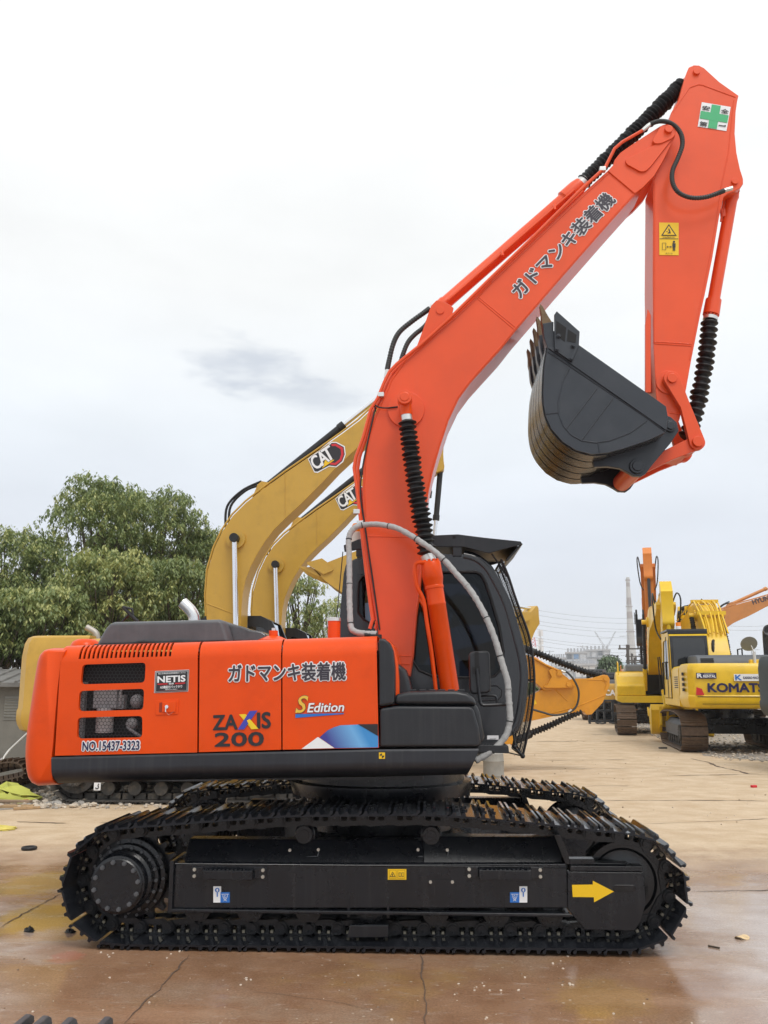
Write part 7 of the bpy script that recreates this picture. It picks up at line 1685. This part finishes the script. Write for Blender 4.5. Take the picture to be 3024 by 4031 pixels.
b = MB(); b.prismx([(-.4, 3.4), (6, 6.2), (12.4, 3.4)], -4.3, 4.3); b.build('roof', mat('warehouse_roof', (.34, .40, .44), .7), WH, world=False)
for k in range(3): b = MB(); b.box((-2.4+k*2.4, -.02, 2.1), (1.3, .1, 1.0)); b.build('window', M_WDARK, WH, world=False)
# lattice pylons, crane, mast, poles, wires
def lattice(mb, base, top, w0, w1, n, r):
    base, top = Vector(base), Vector(top)
    for k in range(n):
        for sgn in (-1, 1):
            a = base+(top-base)*(k/n); c = base+(top-base)*((k+1)/n); wa, wc = w0+(w1-w0)*k/n, w0+(w1-w0)*(k+1)/n
            for dy in (-1, 1):
                mb.tube([a+Vector((sgn*wa, dy*wa, 0)), c+Vector((sgn*wc, dy*wc, 0))], r, 4); mb.tube([a+Vector((sgn*wa, dy*wa, 0)), c+Vector((-sgn*wc, dy*wc, 0))], r*.7, 4)
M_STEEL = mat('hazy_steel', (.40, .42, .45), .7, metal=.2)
def pylon(label, px, dist, ytop, arms, yh=False):
    q = D(px, dist); zt = P(px, ytop, q.y).z; t = thing('lattice_pylon', label, 'pylon', q, R(-10), 'electricity pylons'); b = MB(); r = dist*.00018
    k = zt/30
    if yh:
        lattice(b, (0, 0, 0), (0, 0, zt*.72), 1.9*k, .8*k, 7, r)
        for s in (-1, 1): lattice(b, (s*.4*k, 0, zt*.72), (s*5.2*k, 0, zt), .5*k, .15*k, 5, r)
        b.tube([(-5.2*k, 0, zt), (-3.4*k, 0, zt*.93)], r, 4); b.tube([(5.2*k, 0, zt), (3.4*k, 0, zt*.93)], r, 4); b.tube([(-3.2*k, 0, zt*.88), (3.2*k, 0, zt*.88)], r, 4)
    else:
        lattice(b, (0, 0, 0), (0, 0, zt), 2.0*k, .25*k, 10, r)
        for z, w_ in arms:
            for s in (-1, 1): b.tube([(0, 0, zt*z+.4*k), (s*w_*k, 0, zt*z)], r, 4); b.tube([(0, 0, zt*z-.3*k), (s*w_*k, 0, zt*z)], r, 4)
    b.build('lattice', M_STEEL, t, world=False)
pylon('wide Y topped pylon above the power station', 2388, 330, 2486, None, True)
pylon('slim pylon standing in front of the power station', 2296, 340, 2540, ((.97, 3.5), (.85, 4.5), (.73, 3.6)))
pylon('pylon with drooping arms in front of the chimney', 2477, 280, 2500, ((.98, 4.6), (.82, 3.4), (.64, 4.4)))
pylon('small far pylon left of the power station', 2165, 420, 2560, ((.97, 3.5), (.85, 4.5)))
pylon('far pylon under the lettered orange boom', 2965, 420, 2530, ((.97, 3.5), (.85, 4.5), (.72, 3.5)))
q = D(2128, 250); t = thing('red_white_crane', 'red and white lattice crane jib beyond the black cab guard', 'crane', q); zt = P(2096, 2440, q.y).z; xo = (2096-2128)/F*250
b = MB()
for k in range(8):
    b.mat(k % 2); a = Vector((xo*k/8*1.15, 0, zt*k/8)); c = Vector((xo*(k+1)/8*1.15, 0, zt*(k+1)/8)); lattice(b, a, c, .55, .55, 3, .05)
b.build('jib', [M_WHITE, M_RED], t, world=False)
q = D(2131, 200); zt = P(2131, 2478, q.y).z; t = thing('telecom_mast', 'white telecom mast with panel aerials beside the crane jib', 'mast', q); b = MB(); b.cyl((0, 0, 0), (0, 0, zt), .22, .16, 10); b.build('pole', M_WPALE, t, world=False)
b = MB()
for z in (zt-.8, zt-2.6, zt-4.2):
    for k in range(4): a = k*1.57+.4; b.box((.5*math.cos(a), .5*math.sin(a), z), (.25, .25, 1.3))
b.build('aerials', M_WPALE, t, world=False)
for label, px, dist, ytop, r_, arms in (('tall dark utility pole beside the yellow house', 2473, 62, 2538, .12, 1), ('thin dark utility pole right of the taller one', 2499, 66, 2588, .10, 2), ('pole with cross arms behind the grey warehouse', 2488, 90, 2572, .10, 2)):
    q = D(px, dist); zt = P(px, ytop, q.y).z; t = thing('utility_pole', label, 'pole', q, 0, 'utility poles'); b = MB(); b.cyl((0, 0, 0), (0, 0, zt), r_, r_*.8, 10); b.build('post', mat('weathered_post', (.10, .09, .085), .9), t, world=False)
    b = MB()
    for k in range(arms): b.box((.1, 0, zt*(.94-.12*k)), (1.4, .1, .1)); [b.cyl((x, 0, zt*(.94-.12*k)), (x, 0, zt*(.94-.12*k)+.25), .05) for x in (-.5, .1, .7)]
    b.build('cross_arm', mat('arm_steel', (.12, .11, .10), .8), t, world=False)
q = D(2434, 105); zt = P(2430, 2578, q.y).z; t = thing('street_lamp', 'slim curved street lamp right of the distant dark tree', 'street lamp', q); b = MB(); b.tube(smooth_path([Vector((0, 0, 0)), Vector((0, 0, zt*.9)), Vector((-.15, 0, zt*.97)), Vector((-.9, 0, zt))]), .06, 8); b.build('post', M_DARKGREY, t, world=False); b = MB(); b.box((-1.1, 0, zt), (.6, .2, .1)); b.build('lamp_head', M_GREY, t, world=False, bevel=.03)
for i, (x0, y0, x1, y1) in enumerate(((2060, 2392, 2640, 2430), (2060, 2412, 2640, 2448), (2060, 2434, 2640, 2472), (2060, 2450, 2640, 2480), (2080, 2470, 2640, 2505), (2080, 2505, 2640, 2530), (2080, 2515, 2640, 2548), (2080, 2535, 2640, 2560), (2700, 2440, 3100, 2452), (2700, 2455, 3100, 2468))):
    a, c = P(x0, y0, 150), P(x1, y1, 165); b = MB(); b.tube([a+(c-a)*t+Vector((0, 0, -4*t*(1-t)*.9)) for t in np.linspace(0, 1, 12)], .028, 5, cap=False)
    tag(b.build('overhead_wire', M_STEEL, None), 'one of the thin overhead wires strung across the sky on the right', 'wire', 'overhead wires')

# ------------------------------------------------------------------ the air: far things fade
b = MB(); b.box((0, 432, 39), (1420, 945, 80)); hzm = bpy.data.materials.new('haze'); hzm.use_nodes = True
_nt = hzm.node_tree; _nt.nodes.remove(_nt.nodes['Principled BSDF']); _v = _nt.nodes.new('ShaderNodeVolumePrincipled')
_v.inputs['Color'].default_value = (.97, .98, 1, 1); _v.inputs['Density'].default_value = .00055; _v.inputs['Anisotropy'].default_value = .0
_nt.links.new(_v.outputs[0], _nt.nodes['Material Output'].inputs['Volume'])
tag(b.build('haze', hzm, smooth=0), None, None, kind='stuff')
